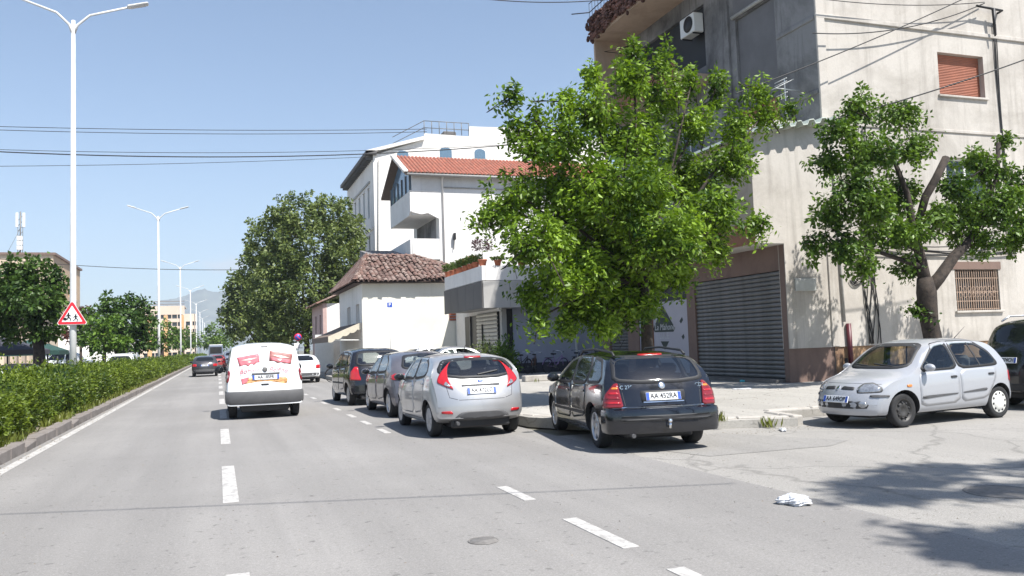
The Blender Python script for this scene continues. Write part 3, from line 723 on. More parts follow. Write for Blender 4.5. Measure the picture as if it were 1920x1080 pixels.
pot((11.72, 36.95, 5.22), 0.2, 0.32, 0.95, 'red', 'terracotta pot with tall dark red leafed plant at the shop terrace corner', None)
for k, x in enumerate((12.35, 13.5)): pot((x, 36.6, 5.22), 0.17, 0.26, 0.12, 'green', 'terracotta pot with low plants on the front parapet of the shop, ' + ORD[k] + ' from corner', 'front parapet pots')

# ---- white house with the old clay-tiled hip roof
wh = empty('white_house', (10.5, 50, 0), 0, 'white rendered house with an old clay tiled hip roof and blank side wall', 'house')
def wbox(n, a, b, mat, bev=0.0): return box_local(wh, n, a, b, mat, bev)
q = MB(); wall_holes(q, (7.54, 46, 0.1), (1,0,0), (0,0,1), 7.4, 5.15, [], 0.1, (0,-1,0)); build_local(wh, q, 'wall', M_w_white)
q = MB(); wall_holes(q, (7.54, 46, 0.1), (0,1,0), (0,0,1), 9, 5.15, [(1.0, 2.2, 2.55, 4.0), (4.3, 5.6, 2.55, 4.0)], 0.22, (-1,0,0)); build_local(wh, q, 'wall', M_w_far)
q = MB(); wall_holes(q, (7.54, 55, 0.1), (1,0,0), (0,0,1), 7.4, 5.15, [], 0.1, (0,1,0)); build_local(wh, q, 'wall', M_w_white)
for a, b in ((1.0, 2.2), (4.3, 5.6)):
    p_ = wbox('window', (7.72, 46+a, 2.65), (7.76, 46+b, 4.1), M_wglass)
    for y in (a, (a+b)/2-0.04, b-0.08): 
        f_ = box('frame', (7.68-10.5, 46+y-50, 2.65), (7.719-10.5, 46+y+0.08-50, 4.1), M_pvc, p_); f_.matrix_parent_inverse = Matrix.Identity(4)
    box('sill', (7.42-10.5, 46+a-0.08-50, 2.56), (7.6-10.5, 46+b+0.08-50, 2.64), M_w_far, p_)
vt = wbox('brick_vent', (12.5, 45.985, 2.98), (12.95, 46.02, 3.62), M_w_lav)
for k in range(4): box('brick', (12.5-10.5, 45.93-50, 3.0+k*0.155), (12.95-10.5, 46.0-50, 3.1+k*0.155), M_terra, vt)
# roof: hip with sagging slope
EZ, RZ, RY = 5.22, 7.12, 50.2
x0, x1, y0, y1 = 7.05, 15.4, 45.55, 55.5
RX0, RX1 = 8.5, 11.5
q = MB().add([(x0, y0, EZ), (x1, y0, EZ), (RX1, RY, RZ), (RX0, RY, RZ), (x0, y1, EZ), (x1, y1, EZ)], [(0,1,2,3), (0,3,4), (4,3,2,5), (1,5,2)])
q.add([(x0, y0, EZ-0.06), (x1, y0, EZ-0.06), (x1, y1, EZ-0.06), (x0, y1, EZ-0.06)], [(0,3,2,1)])
roof = build_local(wh, q, 'roof', plain('roof_underlay', (0.09, 0.06, 0.05), 0.9))
def barrel(r=0.125, L=0.44, seg=5):
    q = MB(); v = []
    for j, (t, rr) in enumerate(((0, r), (1, r*0.82))):
        for i in range(seg+1):
            a = math.pi*i/seg; v.append((rr*math.cos(a), L*t, rr*math.sin(a)*0.8))
    q.add(v, [(i, i+1, seg+2+i, seg+1+i) for i in range(seg)], True); return q
tile_me = barrel().mesh('roof_tile')
pitch = math.atan2(RZ-EZ, RY-y0)
rt = random.Random(21); cnt = 0; rest = MB()
rows, cols = 14, 31
slope_len = math.hypot(RZ-EZ, RY-y0)
O = Vector((10.5, 50, 0))
for j in range(rows):
    t = j*slope_len/rows/slope_len
    for i in range(cols):
        x = x0+0.16+i*0.268
        if x < x0+(RX0-x0)*t+0.05 or x > x1-(x1-RX1)*t-0.05: continue
        y = y0-0.06+(RY-y0)*t; z = EZ+(RZ-EZ)*t+0.015
        z -= 0.10*math.sin(math.pi*t)*(0.6+0.4*math.sin(x*1.1))+0.10*(1-t)*math.sin((x-7)*0.8)-0.05
        loc = Vector((x+rt.uniform(-0.02, 0.02), y+rt.uniform(-0.07, 0.07), z+rt.uniform(-0.01, 0.06)))-O
        rot = (pitch+rt.uniform(-0.04, 0.04), rt.uniform(-0.14, 0.14), rt.uniform(-0.13, 0.13))
        if cnt < 298 and x < 14.2: 
            link('roof_tile', tile_me, M_tile, roof, loc, rot); cnt += 1
        else:
            Mx = Matrix.Translation(loc) @ Matrix.Rotation(rot[2], 4, 'Z') @ Matrix.Rotation(rot[0], 4, 'X')
            b_ = barrel(); rest.add([Mx @ Vector(p) for p in b_.v], b_.f, True)
# left hip and ridge caps, joined
hip = math.atan2(RZ-EZ, RX0-x0)
for j in range(9):
    t = j/9
    for i in range(34):
        y = y0+0.2+i*0.29
        lim0, lim1 = y0+(RY-y0)*t, y1-(y1-RY)*t
        if not lim0 < y < lim1: continue
        Mx = Matrix.Translation(Vector((x0-0.05+(RX0-x0)*t, y, EZ+(RZ-EZ)*t+0.02))-O) @ Matrix.Rotation(-math.pi/2+rt.uniform(-0.05, 0.05), 4, 'Z') @ Matrix.Rotation(hip, 4, 'X')
        b_ = barrel(); rest.add([Mx @ Vector(p) for p in b_.v], b_.f, True)
def caps(a, b, n):
    a, b = Vector(a), Vector(b); d = (b-a).normalized(); el = math.asin(d.z); az = math.atan2(-d.x, d.y)
    for k in range(n):
        Mx = Matrix.Translation(a+(b-a)*k/n-O+Vector((0, 0, 0.04))) @ Matrix.Rotation(az, 4, 'Z') @ Matrix.Rotation(el, 4, 'X')
        b_ = barrel(0.17, 0.5); rest.add([Mx @ Vector(p) for p in b_.v], b_.f, True)
caps((x0, y0, EZ), (RX0, RY, RZ), 14); caps((RX0, RY, RZ), (RX1, RY, RZ), 7); caps((x1, y0, EZ), (RX1, RY, RZ), 14); caps((x0, y1, EZ), (RX0, RY, RZ), 14)
o = rest.build('roof_tiles', M_tile, roof); o['kind'] = 'stuff'
# awning on the house's road side
aw = empty('awning', (7.0, 50.5, 2.4), 0, 'brown lean-to awning with scalloped cream edge on the white house road side', 'awning')
q = MB()
q.add([(-1.3, -4.2, -0.12), (-1.3, 4.0, -0.12), (0.5, 4.0, 0.62), (0.5, -4.2, 0.62)], [(0,1,2,3)])
q.add([(-1.3, -4.2, -0.16), (-1.3, 4.0, -0.16), (0.5, 4.0, 0.58), (0.5, -4.2, 0.58)], [(0,3,2,1)])
q.build('canvas', plain('brown_canvas', (0.17, 0.13, 0.105), 0.85, var=0.15), aw)
q = MB(); pts = []
for k in range(19):
    t = k/18; pts.append((-1.3+1.8*t, -0.12+0.74*t-0.3-0.09*abs(math.sin(t*9*math.pi/2))))
tp = [(-1.3, -0.11), (0.5, 0.63)]
poly_ = [tp[1], tp[0]]+pts
q.prism(poly_, -4.24, -4.21, 'y'); q.build('valance', plain('cream_canvas', (0.55, 0.5, 0.40), 0.85, var=0.08), aw)
q = MB(); q.box((-1.32, -4.2, -0.42), (-1.29, 4.0, -0.11)); q.build('front_valance', MATS['brown_canvas'], aw)
q = MB(); q.tube([(0.5, -4.15, -0.35), (-1.25, -4.15, -0.3)], 0.03, 6); q.build('arm', M_pvc, aw)
# ---- pink house beyond
ph = empty('pink_house', (9, 60, 0), 0, 'narrow pink and white two storey house beyond the awning', 'house')
q = MB(); wall_holes(q, (6.75, 57.2, 0.1), (0,1,0), (0,0,1), 7, 4.6, [(1.2, 2.2, 2.2, 3.9), (4, 5, 2.2, 3.9), (1.2, 2.4, 0.1, 2.0)], 0.2, (-1,0,0)); build_local(ph, q, 'wall', M_pink)
q = MB(); wall_holes(q, (6.75, 57.2, 0.1), (1,0,0), (0,0,1), 8, 4.6, [], 0.2, (0,-1,0)); build_local(ph, q, 'wall', M_w_far)
box_local(ph, 'window', (6.9, 58.4, 2.3), (6.95, 59.4, 4.0), M_wglass); box_local(ph, 'window', (6.9, 61.2, 2.3), (6.95, 62.2, 4.0), M_wglass); box_local(ph, 'door', (6.9, 58.4, 0.15), (6.95, 59.6, 2.1), M_wood)
box_local(ph, 'corner_strip', (6.72, 57.16, 0.1), (6.98, 57.24, 4.7), M_pink)
q = MB().add([(6.35, 56.9, 4.65), (6.35, 64.6, 4.65), (9.5, 64.6, 6.0), (9.5, 56.9, 6.0)], [(0,1,2,3)]).add([(6.35, 56.9, 4.58), (6.35, 64.6, 4.58), (9.5, 64.6, 5.9), (9.5, 56.9, 5.9)], [(0,3,2,1)])
pr = build_local(ph, q, 'roof', M_tile)
q = MB(); pit = math.atan2(1.35, 3.15)
for j in range(9):
    for i in range(27):
        Mx = Matrix.Translation(Vector((6.3+j*0.36, 57.0+i*0.285, 4.68+j*0.154))-Vector((9, 60, 0))) @ Matrix.Rotation(-math.pi/2+rt.uniform(-0.06, 0.06), 4, 'Z') @ Matrix.Rotation(pit, 4, 'X')
        b_ = barrel(); q.add([Mx @ Vector(p) for p in b_.v], b_.f, True)
o = q.build('roof_tiles', M_tile, pr); o['kind'] = 'stuff'
# small white kiosk wall below the awning end
box_local(ph, 'white_panel', (6.1, 52.5+4, 0.1), (7.3, 56.7, 2.35), M_pvc)
box_local(ph, 'house_sign', (6.2, 57.3, 2.0), (6.7, 57.36, 2.6), M_pvc)

# ---- balcony building with the orange roof
bb = empty('balcony_building', (20, 62, 0), 0, 'pale rendered building with orange tiled roof and an overhanging enclosed balcony', 'building')
def bbx(n, a, b, mat, bev=0.0): return box_local(bb, n, a, b, mat, bev)
BX, BY = 15.2, 58.0
M_bbw = plaster('pale_grey_render', (0.78, 0.765, 0.74), (0.40, 0.38, 0.35), 0.45, 0.3, 0.3)
bbx('wall', (BX, BY, 0), (30, 66.2, 13.9), M_bbw)
q = MB()   # gable ends and attic
q.prism([(BY, 13.9), (66.2, 13.9), (62.0, 15.7)], BX+0.6, 29.9, 'x'); build_local(bb, q, 'attic', M_bbw)
# bay, sloping underside
q = MB(); q.prism([(BY+0.01, 12.75), (BY+0.01, 11.25), (BY+0.5, 11.0), (65.2, 11.0), (65.2, 12.75)], 13.1, 13.25, 'x'); build_local(bb, q, 'balcony_front', M_bbw)
q = MB(); q.prism([(13.25, 11.2), (13.9, 11.05), (14.4, 11.15), (BX, 10.75), (BX, 14.0), (13.25, 14.0)], BY, BY+0.16, 'y'); build_local(bb, q, 'balcony_side', M_bbw)
bbx('balcony_floor', (13.25, BY+0.16, 11.02), (BX, 65.2, 11.25), M_bbw)
bbx('ledge', (13.06, BY-0.03, 12.72), (BX, BY+0.0, 12.78), M_w_far)
gz = bbx('balcony_glazing', (13.18, BY+0.17, 12.76), (13.22, 65.1, 14.1), plain('blue_glass', (0.12, 0.19, 0.26), 0.08, var=0.1))
for k in range(6): 
    box('mullion', (13.1-20, BY+0.2+k*1.37-62, 12.76), (13.18-20, BY+0.28+k*1.37-62, 14.1), M_slat, gz)
q = MB(); q.prism([(58.4, 14.1), (64.9, 14.1), (62.0, 15.4)], 13.2, 13.24, 'x'); build_local(bb, q, 'gable_glazing', MATS['blue_glass'])
# lower balcony
bbx('balcony_floor', (13.05, BY+0.05, 7.8), (BX, 65.2, 8.0), M_bbw)
bbx('parapet', (13.05, BY+0.05, 8.0), (13.2, 65.2, 9.25), M_bbw); bbx('parapet', (13.2, BY+0.02, 7.8), (BX-0.002, BY+0.2, 9.3), M_bbw)
bbx('recess', (BX-0.03, BY+0.9, 8.2), (BX-0.002, 65.0, 10.95), M_w_grey)
# roof
E0, RZ2 = 14.05, 16.1
q = MB()
ys = [(57.5, E0-0.12), (62.0, RZ2), (66.9, E0-0.3)]
for (ya, za), (yb, zb) in zip(ys, ys[1:]):
    q.add([(12.7, ya, za), (30.5, ya, za), (30.5, yb, zb), (12.7, yb, zb)], [(0,1,2,3)])
    q.add([(12.7, ya, za-0.18), (30.5, ya, za-0.18), (30.5, yb, zb-0.18), (12.7, yb, zb-0.18)], [(0,3,2,1)])
    q.add([(12.7, ya, za), (12.7, yb, zb), (12.7, yb, zb-0.18), (12.7, ya, za-0.18)], [(0,1,2,3)])
q.add([(12.7, 57.5, E0-0.12), (30.5, 57.5, E0-0.12), (30.5, 57.5, E0-0.3), (12.7, 57.5, E0-0.3)], [(0,3,2,1)])
br = build_local(bb, q, 'roof', plain('roof_board', (0.13, 0.10, 0.085), 0.8))
q = MB(); L = math.hypot(4.5, RZ2-E0+0.12); pit = math.atan2(RZ2-E0+0.12, 4.5)
for j in range(14):
    for i in range(62):
        t = j/14
        Mx = Matrix.Translation(Vector((12.85+i*0.285, 57.45+4.5*t, E0-0.1+(RZ2-E0+0.12)*t))-Vector((20, 62, 0))) @ Matrix.Rotation(pit, 4, 'X')
        b_ = barrel(0.13, 0.42, 4); q.add([Mx @ Vector(p) for p in b_.v], b_.f, True)
o = q.build('roof_tiles', M_tile2, br); o['kind'] = 'stuff'
q = MB(); a_ = Vector((12.66, 57.42, E0-0.1)); b2 = Vector((12.66, 62.0, RZ2+0.05))
for k in range(12):
    c = a_+(b2-a_)*(k+0.5)/12; q.bbox(tuple(c-Vector((20, 62, 0))-Vector((0.12, 0.2, 0.05))), tuple(c-Vector((20, 62, 0))+Vector((0.22, 0.2, 0.13))), 0.03)
q.build('verge_cap', M_w_far, br)
q = MB(); q.tube([(15.5, BY-0.06, 0.1), (15.5, BY-0.06, 13.6), (15.5, BY-0.4, 13.85)], 0.07, 8); build_local(bb, q, 'drain_pipe', M_w_far)
q = MB(); q.tube([(15.6, BY-0.05, 13.05), (29, BY-0.05, 12.95)], 0.05, 6); build_local(bb, q, 'wall_conduit', M_greypipe)
q = MB(); q.tube([(12.8, 57.42, E0-0.22), (30.4, 57.42, E0-0.22)], 0.09, 8); build_local(bb, q, 'gutter', M_greypipe)
q = MB(); q.bbox((16.2, BY-0.35, 9.2), (16.35, BY, 9.7), 0.03).tube([(16.27, BY-0.1, 9.2), (16.2, BY-0.12, 8.5)], 0.03, 6); build_local(bb, q, 'wall_bracket', M_iron)
# lean-to roof edge between the houses
q = MB().prism([(58.0, 7.0), (64, 7.0), (64, 9.1), (58, 8.0)], 10.4, 13.04, 'x'); build_local(bb, q, 'lean_to', M_w_grey)

# ---- tall pale building behind
tb = empty('tall_building', (24, 88, 0), 0, 'tall pale building with arched attic windows behind the orange roof', 'building')
TY = 80.0
def tp_(px, py): p = PY(px, py, TY); return (p.x, p.z)
TX = tp_(702, 400)[0]
face = [(TX, 0), (TX, tp_(702, 291)[1]), (tp_(795,262)[0], tp_(795,262)[1]), (tp_(796,250)[0], tp_(796,250)[1]), (tp_(880,256)[0], tp_(880,256)[1]), (tp_(880,237)[0], tp_(880,237)[1]), (tp_(950,250)[0], tp_(950,250)[1]+0.6), (40, tp_(950,250)[1]), (40, 0)]
q = MB().prism(face, TY, TY+0.3, 'y'); build_local(tb, q, 'wall', M_w_far)
q = MB()
hs = []
for k, y in enumerate((82.6, 85.4, 88.2, 91.0, 93.8)): hs += [(y-TY-0.3, y-TY+0.9-0.3, 14.6, 17.6), (y-TY-0.3, y-TY+0.6, 9.8, 12.8), (y-TY-0.3, y-TY+0.6, 5, 8)]
EV = face[1][1]
wall_holes(q, (TX, TY+0.3, 0), (0,1,0), (0,0,1), 17, EV, hs, 0.3, (-1,0,0)); build_local(tb, q, 'wall', M_w_far)
for a, b, c, d in hs:
    w_ = box_local(tb, 'window', (TX+0.22, TY+0.3+a, c), (TX+0.28, TY+0.3+b, d), MATS['blue_glass'])
    box_local(tb, 'window_surround', (TX-0.08, TY+0.3+a-0.15, d), (TX+0.02, TY+0.3+b+0.15, d+0.2), M_w_far)
box_local(tb, 'string_course', (TX-0.1, TY+0.3, 13.2), (TX+0.02, TY+17, 13.45), M_w_far)
box_local(tb, 'hood_mould', (TX-0.14, TY+2, 18.0), (TX+0.02, TY+14.6, 18.2), M_greypipe)
box_local(tb, 'cornice', (TX-0.75, TY-0.4, EV), (TX+0.3, TY+17.6, EV+0.35), M_panel)
for k in range(22): box_local(tb, 'cornice_bracket', (TX-0.6, TY+0.2+k*0.78, EV-0.4), (TX, TY+0.4+k*0.78, EV), M_panel)
q = MB().add([(TX-0.75, TY-0.4, EV+0.36), (TX-0.75, TY+17.6, EV+0.36), (face[2][0], TY+17.6, face[2][1]+0.3), (face[2][0], TY-0.4, face[2][1]+0.3)], [(0,1,2,3)])
q.add([(TX-0.75, TY-0.4, EV+0.05), (TX-0.75, TY+17.6, EV+0.05), (face[2][0], TY+17.6, face[2][1]-0.02), (face[2][0], TY-0.4, face[2][1]-0.02)], [(0,3,2,1)])
q.add([(TX-0.75, TY-0.4, EV+0.36), (face[2][0], TY-0.4, face[2][1]+0.3), (face[2][0], TY-0.4, face[2][1]-0.02), (TX-0.75, TY-0.4, EV+0.05)], [(0,3,2,1)])
build_local(tb, q, 'roof', M_w_far)
q = MB().box((face[2][0], TY+0.3, 0), (40, TY+17, face[4][1]-0.3)); build_local(tb, q, 'attic', M_w_far)
def arch(px0, px1, py0, py1, nm='arched_window'):
    (xa, zt), (xb, zb) = tp_(px0, py0), tp_(px1, py1)
    cx, w = (xa+xb)/2, (xb-xa)/2
    pts = [(xa, zb), (xb, zb)]+[(cx+w*math.cos(a), zt-0.35+0.35*math.sin(a)) for a in [i*math.pi/8 for i in range(9)]]
    q = MB().prism([(cx+(x-cx)*1.22, zb+(z-zb)*1.08) for x, z in pts], TY-0.06, TY-0.001, 'y'); w_ = build_local(tb, q, nm, M_w_far)
    q = MB().prism(pts, TY-0.09, TY-0.061, 'y'); q.v = [tuple(Vector(p)-tb.location) for p in q.v]; q.build('pane', MATS['blue_glass'], w_)
arch(824, 847, 276, 296); arch(889, 910, 279, 298); arch(744, 766, 282, 298)
q = MB(); q.tube([(TX-0.05, TY-0.1, 0), (TX-0.05+0.6, TY-0.12, EV-0.5)], 0.09, 6); build_local(tb, q, 'drain_pipe', M_greypipe)
q = MB()
zt = face[3][1]
for t in (0.6, 1.3): q.tube([(face[3][0], TY+0.1, zt+t), (face[4][0], TY+0.1, zt+t)], 0.04, 5); q.tube([(face[3][0], TY+0.1, zt+t), (face[3][0]-2.0, TY+6, zt+t-0.3)], 0.04, 5)
for k in range(7): x = face[3][0]+(face[4][0]-face[3][0])*k/6; q.tube([(x, TY+0.1, zt), (x, TY+0.1, zt+1.3)], 0.04, 5)
build_local(tb, q, 'roof_railing', M_slat)
q = MB(); q.bbox((face[4][0]-2.2, TY+2, zt), (face[4][0]-0.8, TY+3.4, zt+0.9), 0.1); build_local(tb, q, 'roof_hatch', M_panel)

# ---- left side: tan block, low shops, far apartments
lb = empty('tan_block', (-45, 150, 0), 0, 'tan apartment block with flat dark roof edge behind the left hand trees', 'building')
M_tan = plaster('tan_render', (0.50, 0.36, 0.235), (0.28, 0.2, 0.14), 0.5, 0.12, 0.4)
M_tanl = plaster('light_tan_render', (0.62, 0.50, 0.38), (0.36, 0.28, 0.2), 0.5, 0.12, 0.4)
LX = -34.0
pA = PX(100, 478, LX); pB = PX(150, 510, LX); LZ = pA.z
LY0, LY1 = pA.y, pB.y
q = MB(); hs = []
n = 6
for f in range(int(LZ/3.1)):
    for k in range(n):
        y = 2.0+k*(LY1-LY0-4)/n; hs.append((y, y+2.2, 0.9+f*3.1, 2.4+f*3.1))
wall_holes(q, (LX, LY0, 0), (0,1,0), (0,0,1), LY1-LY0, LZ, hs, 0.3, (1,0,0)); build_local(lb, q, 'wall', M_tan)
for k, (a, b, c, d) in enumerate(hs): box_local(lb, 'window', (LX-0.3, LY0+a, c), (LX-0.25, LY0+b, d), M_wglass if k % 3 else M_blind)
q = MB(); hs = []
for f in range(int(LZ/3.1)):
    for k in range(7): hs.append((3+k*5.0, 5+k*5.0, 0.9+f*3.1, 2.4+f*3.1))
wall_holes(q, (LX-40, LY0, 0), (1,0,0), (0,0,1), 40, LZ, hs, 0.3, (0,-1,0)); build_local(lb, q, 'wall', M_tanl)
for k, (a, b, c, d) in enumerate(hs): box_local(lb, 'window', (LX-40+a, LY0+0.25, c), (LX-40+b, LY0+0.3, d), M_wglass if k % 4 else M_blind)
box_local(lb, 'roof_edge', (LX-40.4, LY0-0.5, LZ), (LX+0.5, LY1+0.4, LZ+0.5), M_brown)
mast = empty('telecom_mast', (PY(38, 470, LY0+12).x, LY0+12, LZ+0.5), 0, 'white cellular mast with panel antennas on the tan block roof', 'mast')
S_ = (LY0+12)/FPX
q = MB(); q.tube([(0, 0, 0), (0, 0, 78*S_)], 0.16, 6)
for k in range(8): q.tube([(-0.5, 0, k*1.0*S_*9), (0.5, 0, (k+1)*S_*9)], 0.06, 4); 
for s in (-0.5, 0.5): q.tube([(s, 0, 0), (s, 0, 72*S_)], 0.07, 5)
q.tube([(0, 0, 50*S_), (-3.2, 0, 0)], 0.04, 4); q.build('lattice', M_slat, mast)
for s in (-0.7, 0.7): MB().bbox((s-0.28, -0.2, 52*S_), (s+0.28, 0.2, 76*S_), 0.05).build('panel_antenna', M_pvc, mast)
for z in (14, 22, 30): MB().bbox((-0.7, -0.4, z*S_), (0.5, 0.2, (z+7)*S_), 0.05).build('radio_unit', M_pvc, mast)
fa = empty('far_apartments', (-70, 380, 0), 0, 'cream and orange apartment block far down the boulevard', 'building')
FY = 380.0
def fp(px, py): p = PY(px, py, FY); return p.x, p.z
M_cream = plain('cream_paint', (0.62, 0.50, 0.40), 0.8, var=0.08, scale=0.05); M_or = plain('orange_paint', (0.60, 0.36, 0.17), 0.8, var=0.05, scale=0.05)
xa, _ = fp(262, 600); xb, zt = fp(346, 573); xc, zc = fp(366, 589)
q = MB(); hs = []
for f in range(int(zt/3.2)):
    for k in range(7): hs.append((1.5+k*(xb-xa-2)/7, 1.5+k*(xb-xa-2)/7+1.9, 0.8+f*3.2, 2.5+f*3.2))
wall_holes(q, (xa, FY, 0), (1,0,0), (0,0,1), xb-xa, zt, hs, 0.6, (0,-1,0)); build_local(fa, q, 'wall', M_cream)
for a, b, c, d in hs: box_local(fa, 'window', (xa+a, FY+0.5, c), (xa+b, FY+0.6, d), M_wglass)
for k in range(3): box_local(fa, 'orange_band', (xa+3+k*6.3, FY-0.25, 0), (xa+4.6+k*6.3, FY-0.01, zt-4), M_or)
q = MB(); hs = []
for f in range(int(zc/3.2)):
    for k in range(2): hs.append((0.6+k*2.6, 2.4+k*2.6, 0.8+f*3.2, 2.5+f*3.2))
wall_holes(q, (xb+0.01, FY-4, 0), (1,0,0), (0,0,1), xc-xb, zc, hs, 0.6, (0,-1,0)); build_local(fa, q, 'wall', M_cream)
for a, b, c, d in hs: box_local(fa, 'window', (xb+a, FY-3.5, c), (xb+b, FY-3.4, d), M_wglass)
box_local(fa, 'side_wall', (xc-0.2, FY-4, 0), (xc, FY+20, zc), M_cream)
box_local(fa, 'roof', (xa, FY+0.7, zt-0.3), (xb, FY+25, zt), M_cream)
for z in (zt, zt+1.2): box_local(fa, 'roof_rail', (xa, FY, z+0.6), (xb, FY+0.2, z+0.8), M_brown)
# low shops and cafe canopies behind the far trees
ls = empty('turquoise_shop', (-22, 62, 0), 0, 'low turquoise and white shop front behind the parked van on the far side', 'shop')
M_turq = plain('turquoise_paint', (0.36, 0.62, 0.60), 0.6, var=0.06); 
q = MB(); wall_holes(q, (-31, 60, 0), (1,0,0), (0,0,1), 14, 5.2, [(1, 4.5, 0.3, 2.9), (5.5, 9, 0.3, 2.9), (10, 13, 0.3, 2.9)], 0.4, (0,-1,0)); build_local(ls, q, 'wall', M_turq)
box_local(ls, 'side_wall', (-17, 60, 0), (-16.8, 76, 5.2), M_turq); box_local(ls, 'roof', (-31.3, 59.7, 5.2), (-16.5, 76, 5.5), M_pvc)
for a, b in ((1, 4.5), (5.5, 9), (10, 13)): box_local(ls, 'shop_window', (-31+a, 60.35, 0.3), (-31+b, 60.4, 2.9), M_wglass)
box_local(ls, 'green_awning', (-30, 58.4, 3.0), (-21, 60, 3.3), plain('green_canvas', (0.03, 0.25, 0.12), 0.8))
def parasol(x, y, w, h, col, label):
    o = empty('cafe_canopy', (x, y, 0.13), 0, label, 'canopy')
    q = MB(); q.add([(-w, -w, h), (w, -w, h), (w, w, h), (-w, w, h), (0, 0, h+0.75), (-w, -w, h-0.25), (w, -w, h-0.25), (w, w, h-0.25), (-w, w, h-0.25)], [(0,1,4), (1,2,4), (2,3,4), (3,0,4), (0,5,6,1), (1,6,7,2), (2,7,8,3), (3,8,5,0)]); q.build('canvas', col, o)
    for sx in (-1, 1):
        for sy in (-1, 1): MB().tube([(sx*(w-0.1), sy*(w-0.1), 0), (sx*(w-0.1), sy*(w-0.1), h)], 0.05, 6).build('leg', M_iron, o)
    return o
M_navy = plain('dark_grey_canvas', (0.05, 0.05, 0.065), 0.85, var=0.15); M_dgreen = plain('dark_green_canvas', (0.02, 0.06, 0.05), 0.85, var=0.15)
parasol(PY(4, 660, 50).x, 50, 1.9, 1.98, M_navy, 'dark grey square cafe canopy beyond the hedge on the far pavement')
parasol(PY(60, 660, 56).x, 56, 1.7, 1.95, M_dgreen, 'dark green cafe canopy under the big left hand tree')
# farther flank buildings on the left pavement glimpsed through the trees
for k, (y, h, c, lab) in enumerate(((95, 7.0, M_tanl, 'low tan shop row behind the trees on the far pavement'), (210, 9.0, M_w_far, 'pale low building far down the left side'))):
    o = empty('low_building', (-24, y, 0), 0, lab, 'building')
    q = MB(); hs = [(1.5+j*4, 3.8+j*4, 0.6, 2.9) for j in range(7)]+[(1.5+j*4, 3.4+j*4, 4.0, 5.6) for j in range(7)]
    wall_holes(q, (-20, y, 0), (0,1,0), (0,0,1), 30, h, hs, 0.3, (1,0,0)); wall_holes(q, (-34, y, 0), (1,0,0), (0,0,1), 14, h, [], 0.3, (0,-1,0)); build_local(o, q, 'wall', c)
    for a, b, c_, d in hs: box_local(o, 'window', (-20.3, y+a, c_), (-20.25, y+b, d), M_wglass)
    box_local(o, 'roof', (-34, y, h-0.1), (-19.6, y+30, h+0.25), M_brown)

# ================================================================== VEGETATION
import numpy as np
M_bark = plaster('bark', (0.07, 0.052, 0.04), (0.016, 0.012, 0.010), 0.9, 4.0, 0.9, 1.0, (0.36, 0.6))
M_leafA = leafmat('bright_spring_leaf', (0.020, 0.064, 0.006), (0.31, 0.47, 0.042), 0.32)
M_leafB = leafmat('street_tree_leaf', (0.020, 0.060, 0.008), (0.19, 0.31, 0.038), 0.3)
M_leafC = leafmat('plane_tree_leaf', (0.035, 0.068, 0.015), (0.24, 0.29, 0.09), 0.28)
M_leafD = leafmat('dark_linden_leaf', (0.014, 0.042, 0.008), (0.10, 0.175, 0.028), 0.25)
M_leafE = leafmat('far_lime_leaf', (0.06, 0.12, 0.02), (0.17, 0.26, 0.05), 0.3)
M_leafP = leafmat('purple_leaf', (0.05, 0.014, 0.012), (0.13, 0.045, 0.03), 0.2)
M_hedge = leafmat('hedge_leaf', (0.016, 0.048, 0.006), (0.21, 0.275, 0.025), 0.28)
M_hcore = leafmat('hedge_dark_core', (0.010, 0.022, 0.006), (0.022, 0.045, 0.010), 0.0)
def leaves_mesh(P, D, L, W, seed, fold=0.22, name='foliage'):
    """P,D (n,3), L,W (n): folded four-point leaves as one mesh"""
    rs = np.random.RandomState(seed); n = len(P)
    D = D/np.maximum(np.linalg.norm(D, axis=1, keepdims=True), 1e-6)
    A = rs.normal(size=(n, 3)); A[:, 2] += 0.9
    S = np.cross(D, A); S /= np.maximum(np.linalg.norm(S, axis=1, keepdims=True), 1e-6)
    N = np.cross(S, D)
    L = L[:, None]; W = W[:, None]
    V = np.stack([P, P+D*L*0.42+S*W*0.5-N*W*fold, P+D*L-N*L*0.12, P+D*L*0.42-S*W*0.5-N*W*fold], 1).reshape(-1, 3)
    F = (np.arange(n)[:, None]*4+np.array([[0,1,2,0,2,3]])).reshape(-1)
    me = bpy.data.meshes.new(name)
    me.vertices.add(len(V)); me.vertices.foreach_set('co', V.astype(np.float32).ravel())
    me.loops.add(len(F)); me.loops.foreach_set('vertex_index', F.astype(np.int32))
    me.polygons.add(len(F)//3); me.polygons.foreach_set('loop_start', np.arange(0, len(F), 3, dtype=np.int32)); me.polygons.foreach_set('loop_total', np.full(len(F)//3, 3, dtype=np.int32))
    me.update(calc_edges=True); return me
